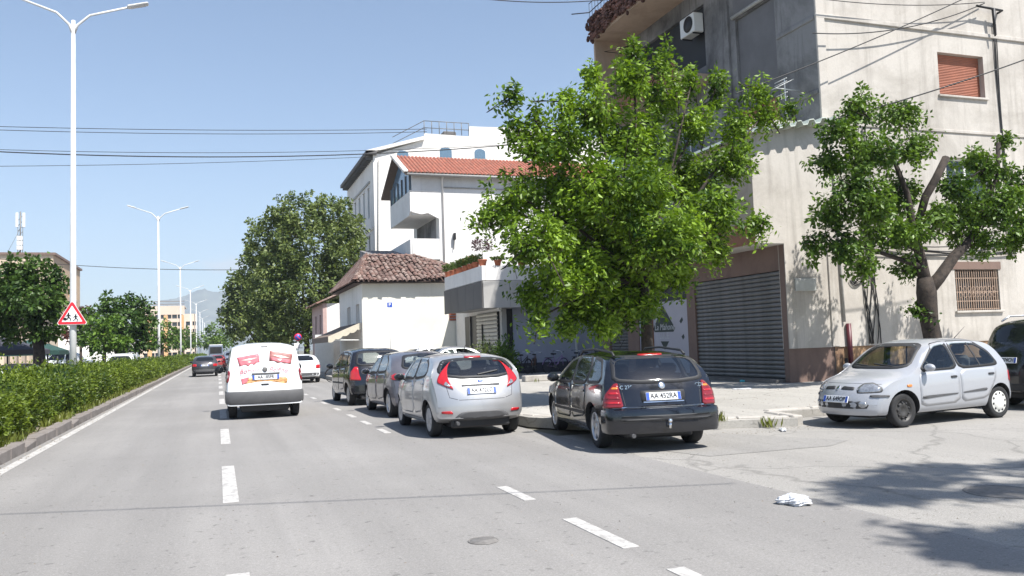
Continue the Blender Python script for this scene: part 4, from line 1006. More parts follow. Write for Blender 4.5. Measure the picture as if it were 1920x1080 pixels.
def shoots(lobes, dens, seed, leafL, shootL, per, bias_up=0.35, spread=0.16, shell=0.55):
    rs = np.random.RandomState(seed); PP, DD, twigs = [], [], []
    for lb_ in lobes:
        c = np.array(lb_[0]); r = np.array(lb_[1]); kd = lb_[2] if len(lb_) > 2 else 1.0
        ns = max(7, int(kd*dens*(r[0]*r[1]+r[1]*r[2]+r[0]*r[2])))
        u = rs.normal(size=(ns, 3)); u /= np.linalg.norm(u, axis=1, keepdims=True)
        rad = shell+(1-shell)*rs.rand(ns, 1)**0.6
        tip = c+u*r*rad*rs.uniform(0.8, 1.2, (ns, 1))
        d = u*0.8+rs.normal(size=(ns, 3))*0.35+np.array([0, 0, bias_up]); d /= np.linalg.norm(d, axis=1, keepdims=True)
        ln = shootL*rs.uniform(0.5, 1.2, (ns, 1))
        st = tip-d*ln
        for i in range(ns): twigs.append((st[i], tip[i], c))
        k = rs.poisson(per, ns)
        idx = np.repeat(np.arange(ns), k); t = rs.rand(len(idx), 1)**0.75
        side = rs.normal(size=(len(idx), 3)); side -= d[idx]*np.sum(side*d[idx], 1, keepdims=True); side /= np.maximum(np.linalg.norm(side, axis=1, keepdims=True), 1e-6)
        p = st[idx]+d[idx]*ln[idx]*t+side*spread*rs.rand(len(idx), 1)*(1.1-0.6*t)
        dd = d[idx]*0.45+side*0.9+np.array([0, 0, -0.45])+rs.normal(size=(len(idx), 3))*0.25
        PP.append(p); DD.append(dd)
    P = np.concatenate(PP); D = np.concatenate(DD); n = len(P)
    L = leafL*rs.uniform(0.65, 1.25, n)
    return P, D, L, twigs
def tree(name, base, trunk, limbs, lobes, mat, label, cat='tree', group=None, dens=10, leafL=0.14, shootL=0.8, per=16, seed=1, bias_up=0.35, spread=0.16, wid=0.5, twig_every=3, bark=None, shell=0.55):
    """trunk [(p, r)...], limbs [[(p, r)...]], lobes [(centre, radii)] all in world space"""
    o = empty(name, base, 0, label, cat, group); B = Vector(base)
    q = MB(); q.tube([Vector(p)-B for p, r in trunk], [r for p, r in trunk], 10)
    q.build('trunk', bark or M_bark, o)
    for lm in limbs:
        MB().tube([Vector(p)-B for p, r in lm], [r for p, r in lm], 7).build('limb', bark or M_bark, o)
    P, D, L, tw = shoots(lobes, dens, seed, leafL, shootL, per, bias_up, spread, shell)
    Bn = np.array(B)
    cr = link('crown', leaves_mesh(P-Bn, D, L, L*wid, seed), mat, o)
    q = MB(); rng = random.Random(seed)
    for a, b, c in tw[::twig_every]:
        a, b, c = Vector(a)-B, Vector(b)-B, Vector(c)-B
        q.tube([c.lerp(a, 0.15), a, b], [0.02, 0.012, 0.005], 4, False)
    tw_ = q.build('twigs', bark or M_bark, cr); tw_['kind'] = 'stuff'
    return o
def auto_limbs(fork, lobes, r0, every=1, sag=0.0, seed=0):
    rng = random.Random(seed); out = []
    F_ = Vector(fork)
    for c in [q_[0] for q_ in lobes[::every]]:
        c = Vector(c); m = F_.lerp(c, 0.5)+Vector((rng.uniform(-.2, .2), rng.uniform(-.2, .2), rng.uniform(0, 0.35)))
        out.append([(F_-(c-F_)*0.04, r0), (F_.lerp(m, 0.5)+Vector((rng.uniform(-.08, .08), 0, rng.uniform(-.05, .1))), r0*0.8), (m, r0*0.6), (c, r0*0.25)])
    return out
def lob(Y, items, zsc=1.0):
    out = []
    for it in items:
        px, py, rx, ry = it[:4]; dY = it[4] if len(it) > 4 else 0.0
        p = PY(px, py, Y+dY); s = (p-C0).dot(FWD)/FPX
        out.append((tuple(p), (rx*s, min(rx*1.2, (rx+ry)/2)*s*zsc, ry*s), it[5] if len(it) > 5 else 1.0))
    return out
# big bright tree on the plaza
T1Y = 17.4
L1 = lob(T1Y, [(1187,85,17,42,0,1.3), (1182,140,40,45,-.2,1), (1110,140,18,42,-.3,1.2), (1112,200,50,50,-.4,.8), (1246,105,16,40,.4,1.3), (1240,170,45,50,.4,.8), (1300,140,15,38,.5,1.2), (1300,225,45,50,.5,.8), (1060,190,18,42,-.5,1.2), (1060,255,60,48,-.6,.8),
    (962,175,15,40,0,1.3), (975,235,34,30,0,1), (1003,225,15,42,-.1,1.2), (1005,280,50,38,-.2,.9), (1180,250,95,62,.3,.8), (1345,160,15,46,.7,1.2), (1380,235,28,40,.3,.9), (1422,165,16,44,.2,1.2), (1435,212,38,18,.2,1.1), (1474,198,16,20,.2,1.2), (1375,295,52,42,-.2,.9),
    (1280,320,85,62,1.0,.9), (1170,340,120,80,-.9,1.1), (1060,350,95,70,.3,1), (960,370,65,52,.2,1), (912,405,24,26,.3,1.1), (1330,390,75,50,-.5,1), (1425,412,34,18,-.2,1.1), (1010,440,85,58,-.7,1.1), (1130,440,120,75,1.0,1.1), (1240,440,110,70,-1.2,1.1), (1335,462,40,28,.2,1), (1080,510,90,55,-.4,1.2), (1190,510,95,52,.6,1.2), (1005,545,44,34,0,1.1), (1110,565,70,32,.2,1.2), (1012,595,18,28,-.2,1.2), (1200,560,50,26,-.3,1.1), (1275,505,34,32,.4,1), (1060,598,28,26,.3,1.2), (1130,598,42,20,-.2,1.2), (1170,580,34,22,.4,1.1)])
b1 = PY(1214, 690, T1Y); b1.z = 0.13
fork1 = PY(1205, 520, T1Y)
tree('plaza_tree', b1, [(b1+Vector((0, 0, -0.1)), 0.19), (b1+Vector((0, 0, 0.25)), 0.15), (PY(1212, 600, T1Y), 0.135), (fork1, 0.12)],
     auto_limbs(fork1, L1, 0.06, 3, 0, 4), L1, M_leafA, 'large bright green spreading tree growing on the plaza before the garage', dens=38, leafL=0.138, shootL=0.85, per=36, seed=3, bias_up=0.6, spread=0.19, wid=0.46, twig_every=6, shell=0.42)
# darker lopped tree by the small silver hatchback
T2Y = 17.6
L2 = lob(T2Y, [(1610,205,55,38,0), (1570,245,45,40,-.3), (1680,215,55,38,.3), (1640,280,90,55,0), (1560,300,45,40,.2), (1720,270,40,42,-.2), (1600,350,70,50,-.5), (1680,360,70,50,.6), (1560,400,50,42,0), (1530,455,32,40,.3), (1590,460,55,45,-.3), (1660,430,60,50,.2), (1620,500,40,26,0), (1715,440,50,45,-.4), (1700,505,35,25,.4),
    (1800,350,45,42,-.2), (1850,320,48,36,.2), (1885,265,16,26,0), (1900,340,40,40,.3), (1790,420,50,45,.3), (1860,400,60,48,-.3), (1915,420,40,45,0), (1830,455,45,30,0), (1960,360,50,60,0), (1725,580,14,18,0.1), (1830,300,40,30,.3), (1880,370,50,40,-.4), (1820,390,45,40,.5), (1900,450,40,30,.2), (1760,400,40,40,-.3), (1640,390,60,50,-.6)])
b2 = PY(1752, 700, T2Y); b2.z = 0.13
f2 = PY(1737, 548, T2Y)
tree('lopped_tree', b2, [(b2+Vector((0, 0, -0.1)), 0.30), (PY(1752, 650, T2Y), 0.245), (PY(1742, 600, T2Y), 0.24), (f2, 0.27), (PY(1733, 520, T2Y), 0.2)],
     [[(f2, 0.2), (PY(1762, 520, T2Y), 0.17), (PY(1790, 480, T2Y), 0.15), (PY(1815, 455, T2Y), 0.12), (PY(1850, 400, T2Y), 0.06)],
      [(f2, 0.2), (PY(1728, 490, T2Y), 0.14), (PY(1712, 430, T2Y), 0.12), (PY(1700, 360, T2Y), 0.08), (PY(1660, 260, T2Y), 0.04)],
      [(PY(1716, 440, T2Y), 0.1), (PY(1735, 370, T2Y-.2), 0.11), (PY(1755, 335, T2Y-.3), 0.11), (PY(1774, 296, T2Y-.3), 0.105)],
      [(PY(1722, 470, T2Y), 0.1), (PY(1650, 420, T2Y), 0.07), (PY(1580, 350, T2Y), 0.04)],
      [(PY(1728, 500, T2Y), 0.08), (PY(1640, 470, T2Y), 0.05), (PY(1560, 430, T2Y), 0.03)],
      [(PY(1820, 450, T2Y), 0.08), (PY(1870, 330, T2Y), 0.06), (PY(1872, 268, T2Y), 0.07)]],
     L2, M_leafB, 'dark green lopped tree with a thick forked trunk behind the small silver hatchback', dens=22, leafL=0.135, shootL=0.75, per=34, seed=8, bias_up=0.15, spread=0.18, wid=0.55, twig_every=4, shell=0.3)
# tall trees beyond the pink house
def simple_tree(name, Y, items, trunkpx, mat, label, leafL, shootL, dens, per, seed, group=None, zsc=1.0, r=0.28, ev=2, tw=6, base_z=0.13):
    Ls = lob(Y, items, zsc); b = PY(trunkpx, 650, Y); b.z = base_z
    c = sum((Vector(l[0]) for l in Ls), Vector())/len(Ls); low = min(l[0][2]-l[1][2] for l in Ls)
    fk = Vector((b.x*0.8+c.x*0.2, b.y, max(2.0, low+0.6)))
    return tree(name, b, [(b-Vector((0, 0, 0.2)), r*1.25), (b+Vector((0, 0, 1.0)), r), (fk, r*0.8)], auto_limbs(fk, Ls, r*0.5, ev, 0, seed), Ls, mat, label, 'tree', group, dens, leafL, shootL, per, seed, 0.3, leafL*1.3, 0.62, tw, shell=0.7)
simple_tree('plane_tree', 78, [(560,405,60,45), (620,405,50,42), (510,440,50,45), (655,445,34,45), (590,460,85,60,-1.5), (515,510,60,60,1), (640,500,48,55,-1), (575,540,90,65,-2), (505,580,50,50,0), (620,570,60,55,1), (560,610,80,40,-1)], 575, M_leafC, 'tall grey green plane tree towering behind the pink house', 0.33, 1.5, 4.6, 30, 31)
simple_tree('plane_tree', 104, [(475,500,32,50), (450,540,32,40), (490,560,42,50), (445,595,34,40), (480,620,45,36), (520,620,40,36), (432,570,16,26)], 486, M_leafC, 'dark green plane tree beside the road past the white van', 0.42, 1.5, 3.6, 30, 32)
simple_tree('roadside_tree', 170, [(405,620,20,20), (392,634,16,18), (418,636,22,20), (402,645,28,12)], 404, M_leafE, 'pale lime green tree far down the right roadside', 0.5, 1.4, 1.6, 18, 33)
# left-hand trees
simple_tree('linden_tree', 46, [(42,500,38,30), (80,515,36,34), (15,535,48,40), (60,555,58,42,-1), (98,560,32,42), (20,590,50,36,.5), (85,605,45,32,-.5), (45,620,55,26), (-40,560,60,60)], 76, M_leafD, 'large dense dark green linden at the left beyond the hedge', 0.25, 0.8, 10, 26, 41)
simple_tree('linden_tree', 70, [(215,575,32,26), (250,572,32,26), (190,600,36,32), (235,605,45,34,-1), (270,600,24,36), (200,635,42,28), (250,640,40,26), (165,625,24,30)], 222, M_leafD, 'rounded dark green linden between the warning sign and the second lamp post', 0.30, 0.9, 7.5, 25, 42)
simple_tree('street_tree', 58, [(200,610,34,26), (185,635,34,22), (225,640,30,22)], 195, M_leafB, 'small lighter green tree just beyond the hedge near the warning sign', 0.26, 0.7, 7.5, 22, 43, r=0.12)
simple_tree('purple_plum_tree', 78, [(160,580,20,15), (152,600,24,18), (128,620,24,22), (150,625,26,18)], 152, M_leafP, 'small purple leaved plum tree behind the warning sign', 0.3, 0.7, 5, 18, 44, r=0.12)
simple_tree('street_tree', 120, [(300,615,22,22), (318,625,18,20), (290,635,22,18), (310,645,26,14)], 303, M_leafB, 'green street tree beside the second lamp post', 0.42, 1.0, 2.4, 20, 45)
simple_tree('street_tree', 160, [(340,622,20,20), (352,634,16,16), (330,640,20,14), (345,646,22,10)], 341, M_leafE, 'yellow green street tree beyond the second lamp post', 0.5, 1.2, 1.6, 18, 46)
simple_tree('street_tree', 240, [(372,632,14,12), (362,640,14,12), (380,642,12,10), (350,644,14,10)], 368, M_leafB, 'distant dark street tree in the median row', 0.6, 1.5, 1.1, 16, 47)
simple_tree('roadside_tree', 300, [(392,640,12,10), (410,645,14,8), (425,640,14,12)], 408, M_leafB, 'most distant small tree at the end of the road', 0.7, 1.6, 1.0, 16, 48)
# trees on the near pavement, out of frame: their shadows fall across the side street
def shade_tree(x, y, h, rad, seed, label, ysc=0.4):
    rng = random.Random(seed); Ls = []
    for k in range(9): 
        a = k*0.7+rng.uniform(0, .4); rr = rad*rng.uniform(0.45, 0.8)
        Ls.append(((x+rr*math.cos(a), y+rr*math.sin(a)*ysc, h+rng.uniform(-.35, .35)), (rad*0.42, rad*0.42*ysc, rad*0.2)))
    Ls.append(((x+rad*.6, y, h), (rad*0.6, rad*0.6*ysc, rad*0.2)))
    b = Vector((x, y, 0.13)); b.y -= 2.0; b.x += 1.0; fk = Vector((x+.6, y-1.2, h*0.6))
    tree('pavement_tree', b, [(b, 0.22), (fk, 0.16)], auto_limbs(fk, Ls, 0.1, 1, 0, seed), Ls, M_leafB, label, 'tree', None, 12, 0.2, 0.7, 26, seed, shell=0.3)
_s = G(1890, 893)+Vector((0.30, -0.58, 1))*12.8
_t = G(1895, 1020)+Vector((0.30, -0.58, 1))*10.8
shade_tree(_s.x, _s.y, 12.8, 2.5, 51, 'leafy tree on the near pavement of the side street opposite the silver hatchback')
shade_tree(_t.x, _t.y, 10.8, 1.1, 52, 'smaller leafy tree on the near pavement close to the road corner')
# ---- clipped hedge along the median
def hedge():
    o = empty('hedge', (-4.4, 60, 0.17), 0, 'long bushy green hedge growing along the central reservation', 'hedge')
    B = np.array([-4.4, 60, 0.17])
    rs = np.random.RandomState(77)
    def H(x, y): return 0.92+0.11*np.sin(y*1.3+x)+0.10*np.sin(y*3.1+1.7*x+2*np.sin(y*.7))+0.05*np.sin(y*7.3)+0.04*np.sin(x*9+y*5)
    def Wd(y, z): return 0.86+0.10*np.sin(y*1.9+1.5*np.sin(y*.9))+0.08*np.sin(y*4.7+z*3)+0.04*np.sin(y*9+z*7)
    PP, DD, LL = [], [], []
    for y0, y1, n, l in ((5, 22, 62000, 0.066), (22, 45, 42000, 0.085), (45, 110, 22000, 0.14), (110, 300, 10000, 0.32)):
        y = rs.uniform(y0, y1, n); s = rs.rand(n); xc = -4.42
        per = rs.rand(n)
        w0 = Wd(y, 0.6); 
        x = np.where(per < 0.45, w0, np.where(per < 0.62, -w0, rs.uniform(-1, 1, n)*w0))
        h0 = H(x, y)
        z = np.where(per < 0.62, h0*rs.rand(n)**0.8, h0)
        edge = np.clip((z/h0-0.75)/0.25, 0, 1); low = np.clip((0.3-z/h0)/0.3, 0, 1)
        x = x*(1-0.22*edge**2-0.12*low)
        x = np.where(per < 0.62, Wd(y, z)/w0*x, x)
        jit = rs.normal(size=(n, 3))*np.array([0.055, 0.05, 0.06]); jit[:, 2] += (per >= 0.62)*rs.exponential(0.07, n)*(rs.rand(n) < 0.35)
        P = np.stack([xc+x, y, 0.17+z], 1)+jit
        Dn = np.stack([np.sign(x)*(per < 0.62)*0.8, np.zeros(n), 0.35+(per >= 0.62)*0.8], 1)+rs.normal(size=(n, 3))*0.6
        PP.append(P); DD.append(Dn); LL.append(l*rs.uniform(0.6, 1.3, n))
    P, D, L = np.concatenate(PP), np.concatenate(DD), np.concatenate(LL)
    link('foliage', leaves_mesh(P-B, D, L, L*0.5, 5), M_hedge, o)
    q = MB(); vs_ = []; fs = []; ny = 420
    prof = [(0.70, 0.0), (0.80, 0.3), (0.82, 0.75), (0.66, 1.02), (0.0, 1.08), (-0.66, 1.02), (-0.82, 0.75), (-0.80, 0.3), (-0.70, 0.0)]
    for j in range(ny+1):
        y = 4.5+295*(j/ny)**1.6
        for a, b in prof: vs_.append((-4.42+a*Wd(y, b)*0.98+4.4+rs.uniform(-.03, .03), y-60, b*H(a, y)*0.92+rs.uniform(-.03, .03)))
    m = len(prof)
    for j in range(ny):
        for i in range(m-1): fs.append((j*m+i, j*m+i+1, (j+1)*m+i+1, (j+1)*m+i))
    q.add(vs_, fs); q.build('stems_or_core', M_hcore, o)  # dark closed core added behind the leaves so the hedge isn't see-through
hedge()
# weeds along the kerbs
def tufts():
    rs = np.random.RandomState(9); P, D, L = [], [], []
    spots = [(-3.45+rs.uniform(-.06, .1), rs.uniform(7, 60), 30) for _ in range(150)]
    spots += [(x, y, 45) for x, y in ((7.45, 13.25), (6.2, 14.9), (8.9, 12.16), (8.1, 12.42), (7.55, 12.86))]
    spots += [(rs.uniform(6, 12), rs.uniform(14.5, 34), 8) for _ in range(14)]
    for x, y, n in spots:
        z0 = 0.15 if x < 0 else (0.13 if y > 12.4 else 0.0)
        a = rs.uniform(0, 6.28, n); P.append(np.stack([x+rs.normal(size=n)*0.05, y+rs.normal(size=n)*0.09, np.full(n, z0)], 1))
        D.append(np.stack([np.cos(a)*0.4, np.sin(a)*0.4, np.full(n, 1.0)], 1)); L.append(rs.uniform(0.08, 0.24, n))
    P, D, L = np.concatenate(P), np.concatenate(D), np.concatenate(L)
    o = link('weeds', leaves_mesh(P, D, L, L*0.16, 2), leafmat('weed_leaf', (0.09, 0.12, 0.02), (0.22, 0.24, 0.05), 0.3)); tag(o, 'tufts of weeds along the kerbs', 'weeds', None, 'stuff')
tufts()
def shrub(x, y, rx, rz, mat, label, seed, leafL=0.12):
    rs = np.random.RandomState(seed); n = 1500
    u = rs.normal(size=(n, 3)); u /= np.linalg.norm(u, axis=1, keepdims=True); u[:, 2] = np.abs(u[:, 2])
    P = u*np.array([rx, rx, rz])*(0.6+0.45*rs.rand(n, 1))*(1+0.18*np.sin(u[:, :1]*7+u[:, 1:2]*5)); P[:, 2] += 0.15
    o = empty('shrub', (x, y, 0.14), 0, label, 'shrub'); L = leafL*rs.uniform(0.6, 1.3, n)
    link('foliage', leaves_mesh(P, u+rs.normal(size=(n, 3))*0.5, L, L*0.5, seed), mat, o)
    q = MB()
    for k in range(7): a = k*0.9; q.tube([(0, 0, -0.02), (rx*0.5*math.cos(a), rx*0.5*math.sin(a), rz*0.7)], [0.02, 0.008], 4)
    q.build('stems_or_core', M_bark, o)
p_ = G(946, 706, 0.14); shrub(p_.x, p_.y, 0.62, 1.35, M_leafB, 'bright leafy green shrub in front of the shop corner', 61, 0.16)
p_ = PY(912, 680, 35.8); shrub(p_.x, p_.y, 0.75, 1.45, M_leafC, 'olive green shrub before the cream shop shutter', 62)

# ================================================================== VEHICLES
M_tyre = plain('tyre_rubber', (0.022, 0.022, 0.023), 0.85, var=0.25, scale=20)
M_trim = plain('black_trim', (0.028, 0.028, 0.03), 0.6, var=0.15)
M_gtrim = plain('grey_trim', (0.085, 0.085, 0.088), 0.6, var=0.12)
M_alloy = plain('alloy', (0.55, 0.55, 0.56), 0.3, 0.7, 0.08)
M_hub = plain('silver_hubcap', (0.42, 0.42, 0.43), 0.4, 0.4, 0.1)
M_hubw = plain('white_hubcap', (0.62, 0.61, 0.57), 0.5, 0.0, 0.1)
M_steel = plain('dark_steel_rim', (0.05, 0.048, 0.046), 0.55, 0.3, 0.25)
M_inside = plain('car_inside', (0.03, 0.03, 0.033), 0.9, var=0.2)
M_seat = plain('seat_cloth', (0.055, 0.055, 0.062), 0.9, var=0.2)
M_red = plain('red_lamp', (0.42, 0.012, 0.018), 0.15, 0, 0.1, 12, 0.8)
M_dred = plain('deep_red_lamp', (0.20, 0.010, 0.014), 0.15, 0, 0.1, 12, 0.8)
M_clear = plain('clear_lamp', (0.34, 0.35, 0.37), 0.1, 0.5, 0.35, 22, 0.9)
M_amber = plain('amber_lamp', (0.65, 0.20, 0.03), 0.2, 0, 0, 1, 0.6)
M_chrome = plain('chrome', (0.75, 0.75, 0.76), 0.12, 1.0, 0.05)
M_plate = plain('plate_white', (0.72, 0.73, 0.74), 0.45, var=0.05)
M_plblue = plain('plate_blue', (0.03, 0.09, 0.42), 0.45, var=0)
M_plink = plain('plate_ink', (0.015, 0.015, 0.02), 0.5, var=0)
M_glass = glassmat('car_glass', (0.80, 0.85, 0.82), 0.01)
M_glassd = glassmat('tinted_car_glass', (0.42, 0.45, 0.46), 0.06)
M_glasso = plain('dark_car_glass', (0.012, 0.014, 0.017), 0.05, var=0)
P_silver = paint('silver_paint', (0.47, 0.47, 0.475), 0.6, 0.36, 0.10)
P_silver2 = paint('pale_silver_paint', (0.40, 0.41, 0.435), 0.25, 0.4, 0.10)
P_black = paint('black_paint', (0.005, 0.005, 0.008), 0.0, 0.2, 0.012)
P_navy = paint('blue_black_paint', (0.004, 0.005, 0.009), 0.0, 0.15, 0.008)
P_grey = paint('mauve_grey_paint', (0.15, 0.145, 0.165), 0.5, 0.35, 0.06)
P_dgrey = paint('dark_grey_paint', (0.05, 0.048, 0.055), 0.4, 0.35, 0.05)
P_white = paint('white_paint', (0.76, 0.77, 0.78), 0.0, 0.35, 0.05)
P_blue = paint('grey_blue_paint', (0.17, 0.2, 0.26), 0.3, 0.4, 0.05)
P_redp = paint('red_paint', (0.3, 0.03, 0.03), 0.0, 0.4, 0.05)
def lerpk(keys, y):
    if y <= keys[0][0]: return keys[0][1]
    for (a, va), (b, vb) in zip(keys, keys[1:]):
        if y <= b: return va+(vb-va)*(y-a)/(b-a)
    return keys[-1][1]
def pchip(keys, y):
    n = len(keys)
    if y <= keys[0][0]: return keys[0][1]
    if y >= keys[-1][0]: return keys[-1][1]
    i = max(k for k in range(n-1) if keys[k][0] <= y)
    h = [keys[k+1][0]-keys[k][0] for k in range(n-1)]; d = [(keys[k+1][1]-keys[k][1])/h[k] for k in range(n-1)]
    def m(k):
        if k == 0: return d[0]
        if k == n-1: return d[-1]
        if d[k-1]*d[k] <= 0: return 0.0
        w1, w2 = 2*h[k]+h[k-1], h[k]+2*h[k-1]
        return (w1+w2)/(w1/d[k-1]+w2/d[k])
    t = (y-keys[i][0])/h[i]; a, b = keys[i][1], keys[i+1][1]
    return (2*t**3-3*t*t+1)*a+(t**3-2*t*t+t)*h[i]*m(i)+(-2*t**3+3*t*t)*b+(t**3-t*t)*h[i]*m(i+1)
FC = [-1, -0.93, -0.8, -0.55, -0.28, 0, 0.28, 0.55, 0.8, 0.93, 1]
LOW = [(0, .90), (.06, .945), (.15, .972), (.3, .99), (.5, 1.0), (.7, 1.0), (.86, .985), (1.0, .965)]
def loft(P, inset=0.0, ymin=None, ymax=None, zmin=None):
    """car shell swept along its length from profile curves"""
    top, belt, plan, bot = P['top'], P['belt'], P['plan'], P['bot']
    H = max(z for _, z in top); rw = P['roofw']
    ya, yb = top[0][0], top[-1][0]
    if ymin is not None: ya = ymin
    if ymax is not None: yb = ymax
    ks = sorted({ya, yb, *[k for k, _ in top if ya < k < yb], *[k for k, _ in plan if ya < k < yb]})
    ys = []
    for a, b in zip(ks, ks[1:]):
        n = max(1, int((b-a)/0.07+0.99)); ys += [a+(b-a)*i/n for i in range(n)]
    ys.append(yb)
    yc = (top[0][0]+top[-1][0])/2; Lf, Lr = top[-1][0]-yc, yc-top[0][0]
    kf, kr, fp = P.get('kf', 0.28), P.get('kr', 0.16), P.get('fp', [])
    rp_ = P.get('rp', [])
    rings = []; v = []
    def deform(x, y, z, W):
        a = min(1.2, abs(x)/max(W, 1e-3))
        if y > yc:
            s = ((y-yc)/Lf); y2 = y-kf*(a**2.6)*s**2
            if fp: y2 += lerpk(fp, z)*max(0, (s-0.8)/0.2)
        else:
            s = ((yc-y)/Lr); y2 = y+kr*(a**3)*s**2
            if rp_: y2 += lerpk(rp_, z)*max(0, (s-0.86)/0.14)
        return (x, y2, z)
    for y in ys:
        zt = pchip(top, y)-inset; zb = lerpk(bot, y) if zmin is None else zmin; W = pchip(plan, y)-inset
        re = P.get('re', 0.05)
        zb = min(zb, zt-0.12)
        be = min(lerpk(belt, y), zt-re-0.02)
        be = max(be, zb+0.05); ze = max(zt-re, be+0.01)
        b0 = lerpk(belt, y)
        def wid(z):
            if z <= be: return W*lerpk(LOW, (z-zb)/(be-zb))
            t = min(1, max(0, (z-b0)/(H-b0))); f = .965+(rw-.965)*(t-0.22*t*(1-t))
            return W*min(f, .965)
        ring = []
        wb_, wt = wid(zb), wid(ze)
        for f in FC: ring.append((f*wb_, zb))
        lv = [zb+(be-zb)*s for s, _ in LOW[1:]]+[be+(ze-be)*t for t in (.22, .48, .74, .92)]
        for z in lv: ring.append((wid(z), z))
        for f in FC[::-1]: ring.append((f*wt, zt-re*abs(f)**3.5-0.012*f*f))
        for z in lv[::-1]: ring.append((-wid(z), z))
        rings.append([deform(x, y, z, W) for x, z in ring])
        P['_last'] = len(lv)
    n = len(rings[0]); NF = len(FC); K = P['_last']
    for r in rings: v += r
    f = []
    for j in range(len(rings)-1):
        for i in range(n):
            a, b = j*n+i, j*n+(i+1) % n; f.append((a, b, b+n, a+n))
    for j, y, flip in ((0, ys[0], False), (len(rings)-1, ys[-1], True)):
        base = j*n; W = pchip(plan, y)-inset
        grid = [[base+i for i in range(NF)]]
        for k in range(K):
            r_ = base+NF+k; l_ = base+2*NF+K+(K-1-k)
            x1, z = v[r_][0], v[r_][2]; row = [l_]
            for fc in FC[1:-1]:
                v.append(deform(fc*x1, y, z, W)); row.append(len(v)-1)
            row.append(r_); grid.append(row)
        grid.append([base+NF+K+NF-1-i for i in range(NF)])
        for a, b in zip(grid, grid[1:]):
            for i in range(NF-1):
                q = (a[i], a[i+1], b[i+1], b[i]); f.append(q if not flip else q[::-1])
    me = bpy.data.meshes.new('shell'); me.from_pydata(v, [], f)
    bm = bmesh.new(); bm.from_mesh(me); bmesh.ops.remove_doubles(bm, verts=bm.verts, dist=1e-4); bmesh.ops.recalc_face_normals(bm, faces=bm.faces); bm.to_mesh(me); bm.free()
    return me
def boolean(me, cutters):
    o = bpy.data.objects.new('tmp', me); COL.objects.link(o); cs = []
    for c in cutters:
        co = bpy.data.objects.new('tmpc', c); COL.objects.link(co); cs.append(co)
        md = o.modifiers.new('b', 'BOOLEAN'); md.operation = 'DIFFERENCE'; md.object = co; md.solver = 'EXACT'; md.material_mode = 'TRANSFER'
    dg = bpy.context.evaluated_depsgraph_get(); dg.update()
    r = bpy.data.meshes.new_from_object(o.evaluated_get(dg))
    for x in cs+[o]: bpy.data.objects.remove(x)
    return r
def chaikin(pts, it=2):
    for _ in range(it):
        o = []
        for a, b in zip(pts, pts[1:]+pts[:1]):
            o += [(a[0]*.88+b[0]*.12, a[1]*.88+b[1]*.12), (a[0]*.12+b[0]*.88, a[1]*.12+b[1]*.88)]
        pts = o
    return pts
def resample(pts, n):
    L = [math.dist(a, b) for a, b in zip(pts, pts[1:]+pts[:1])]; T = sum(L); out = []; i = 0; acc = 0
    for k in range(n):
        s = T*k/n
        while acc+L[i] < s: acc += L[i]; i += 1
        t = (s-acc)/L[i]; a, b = pts[i], pts[(i+1) % len(pts)]; out.append((a[0]+(b[0]-a[0])*t, a[1]+(b[1]-a[1])*t))
    return out
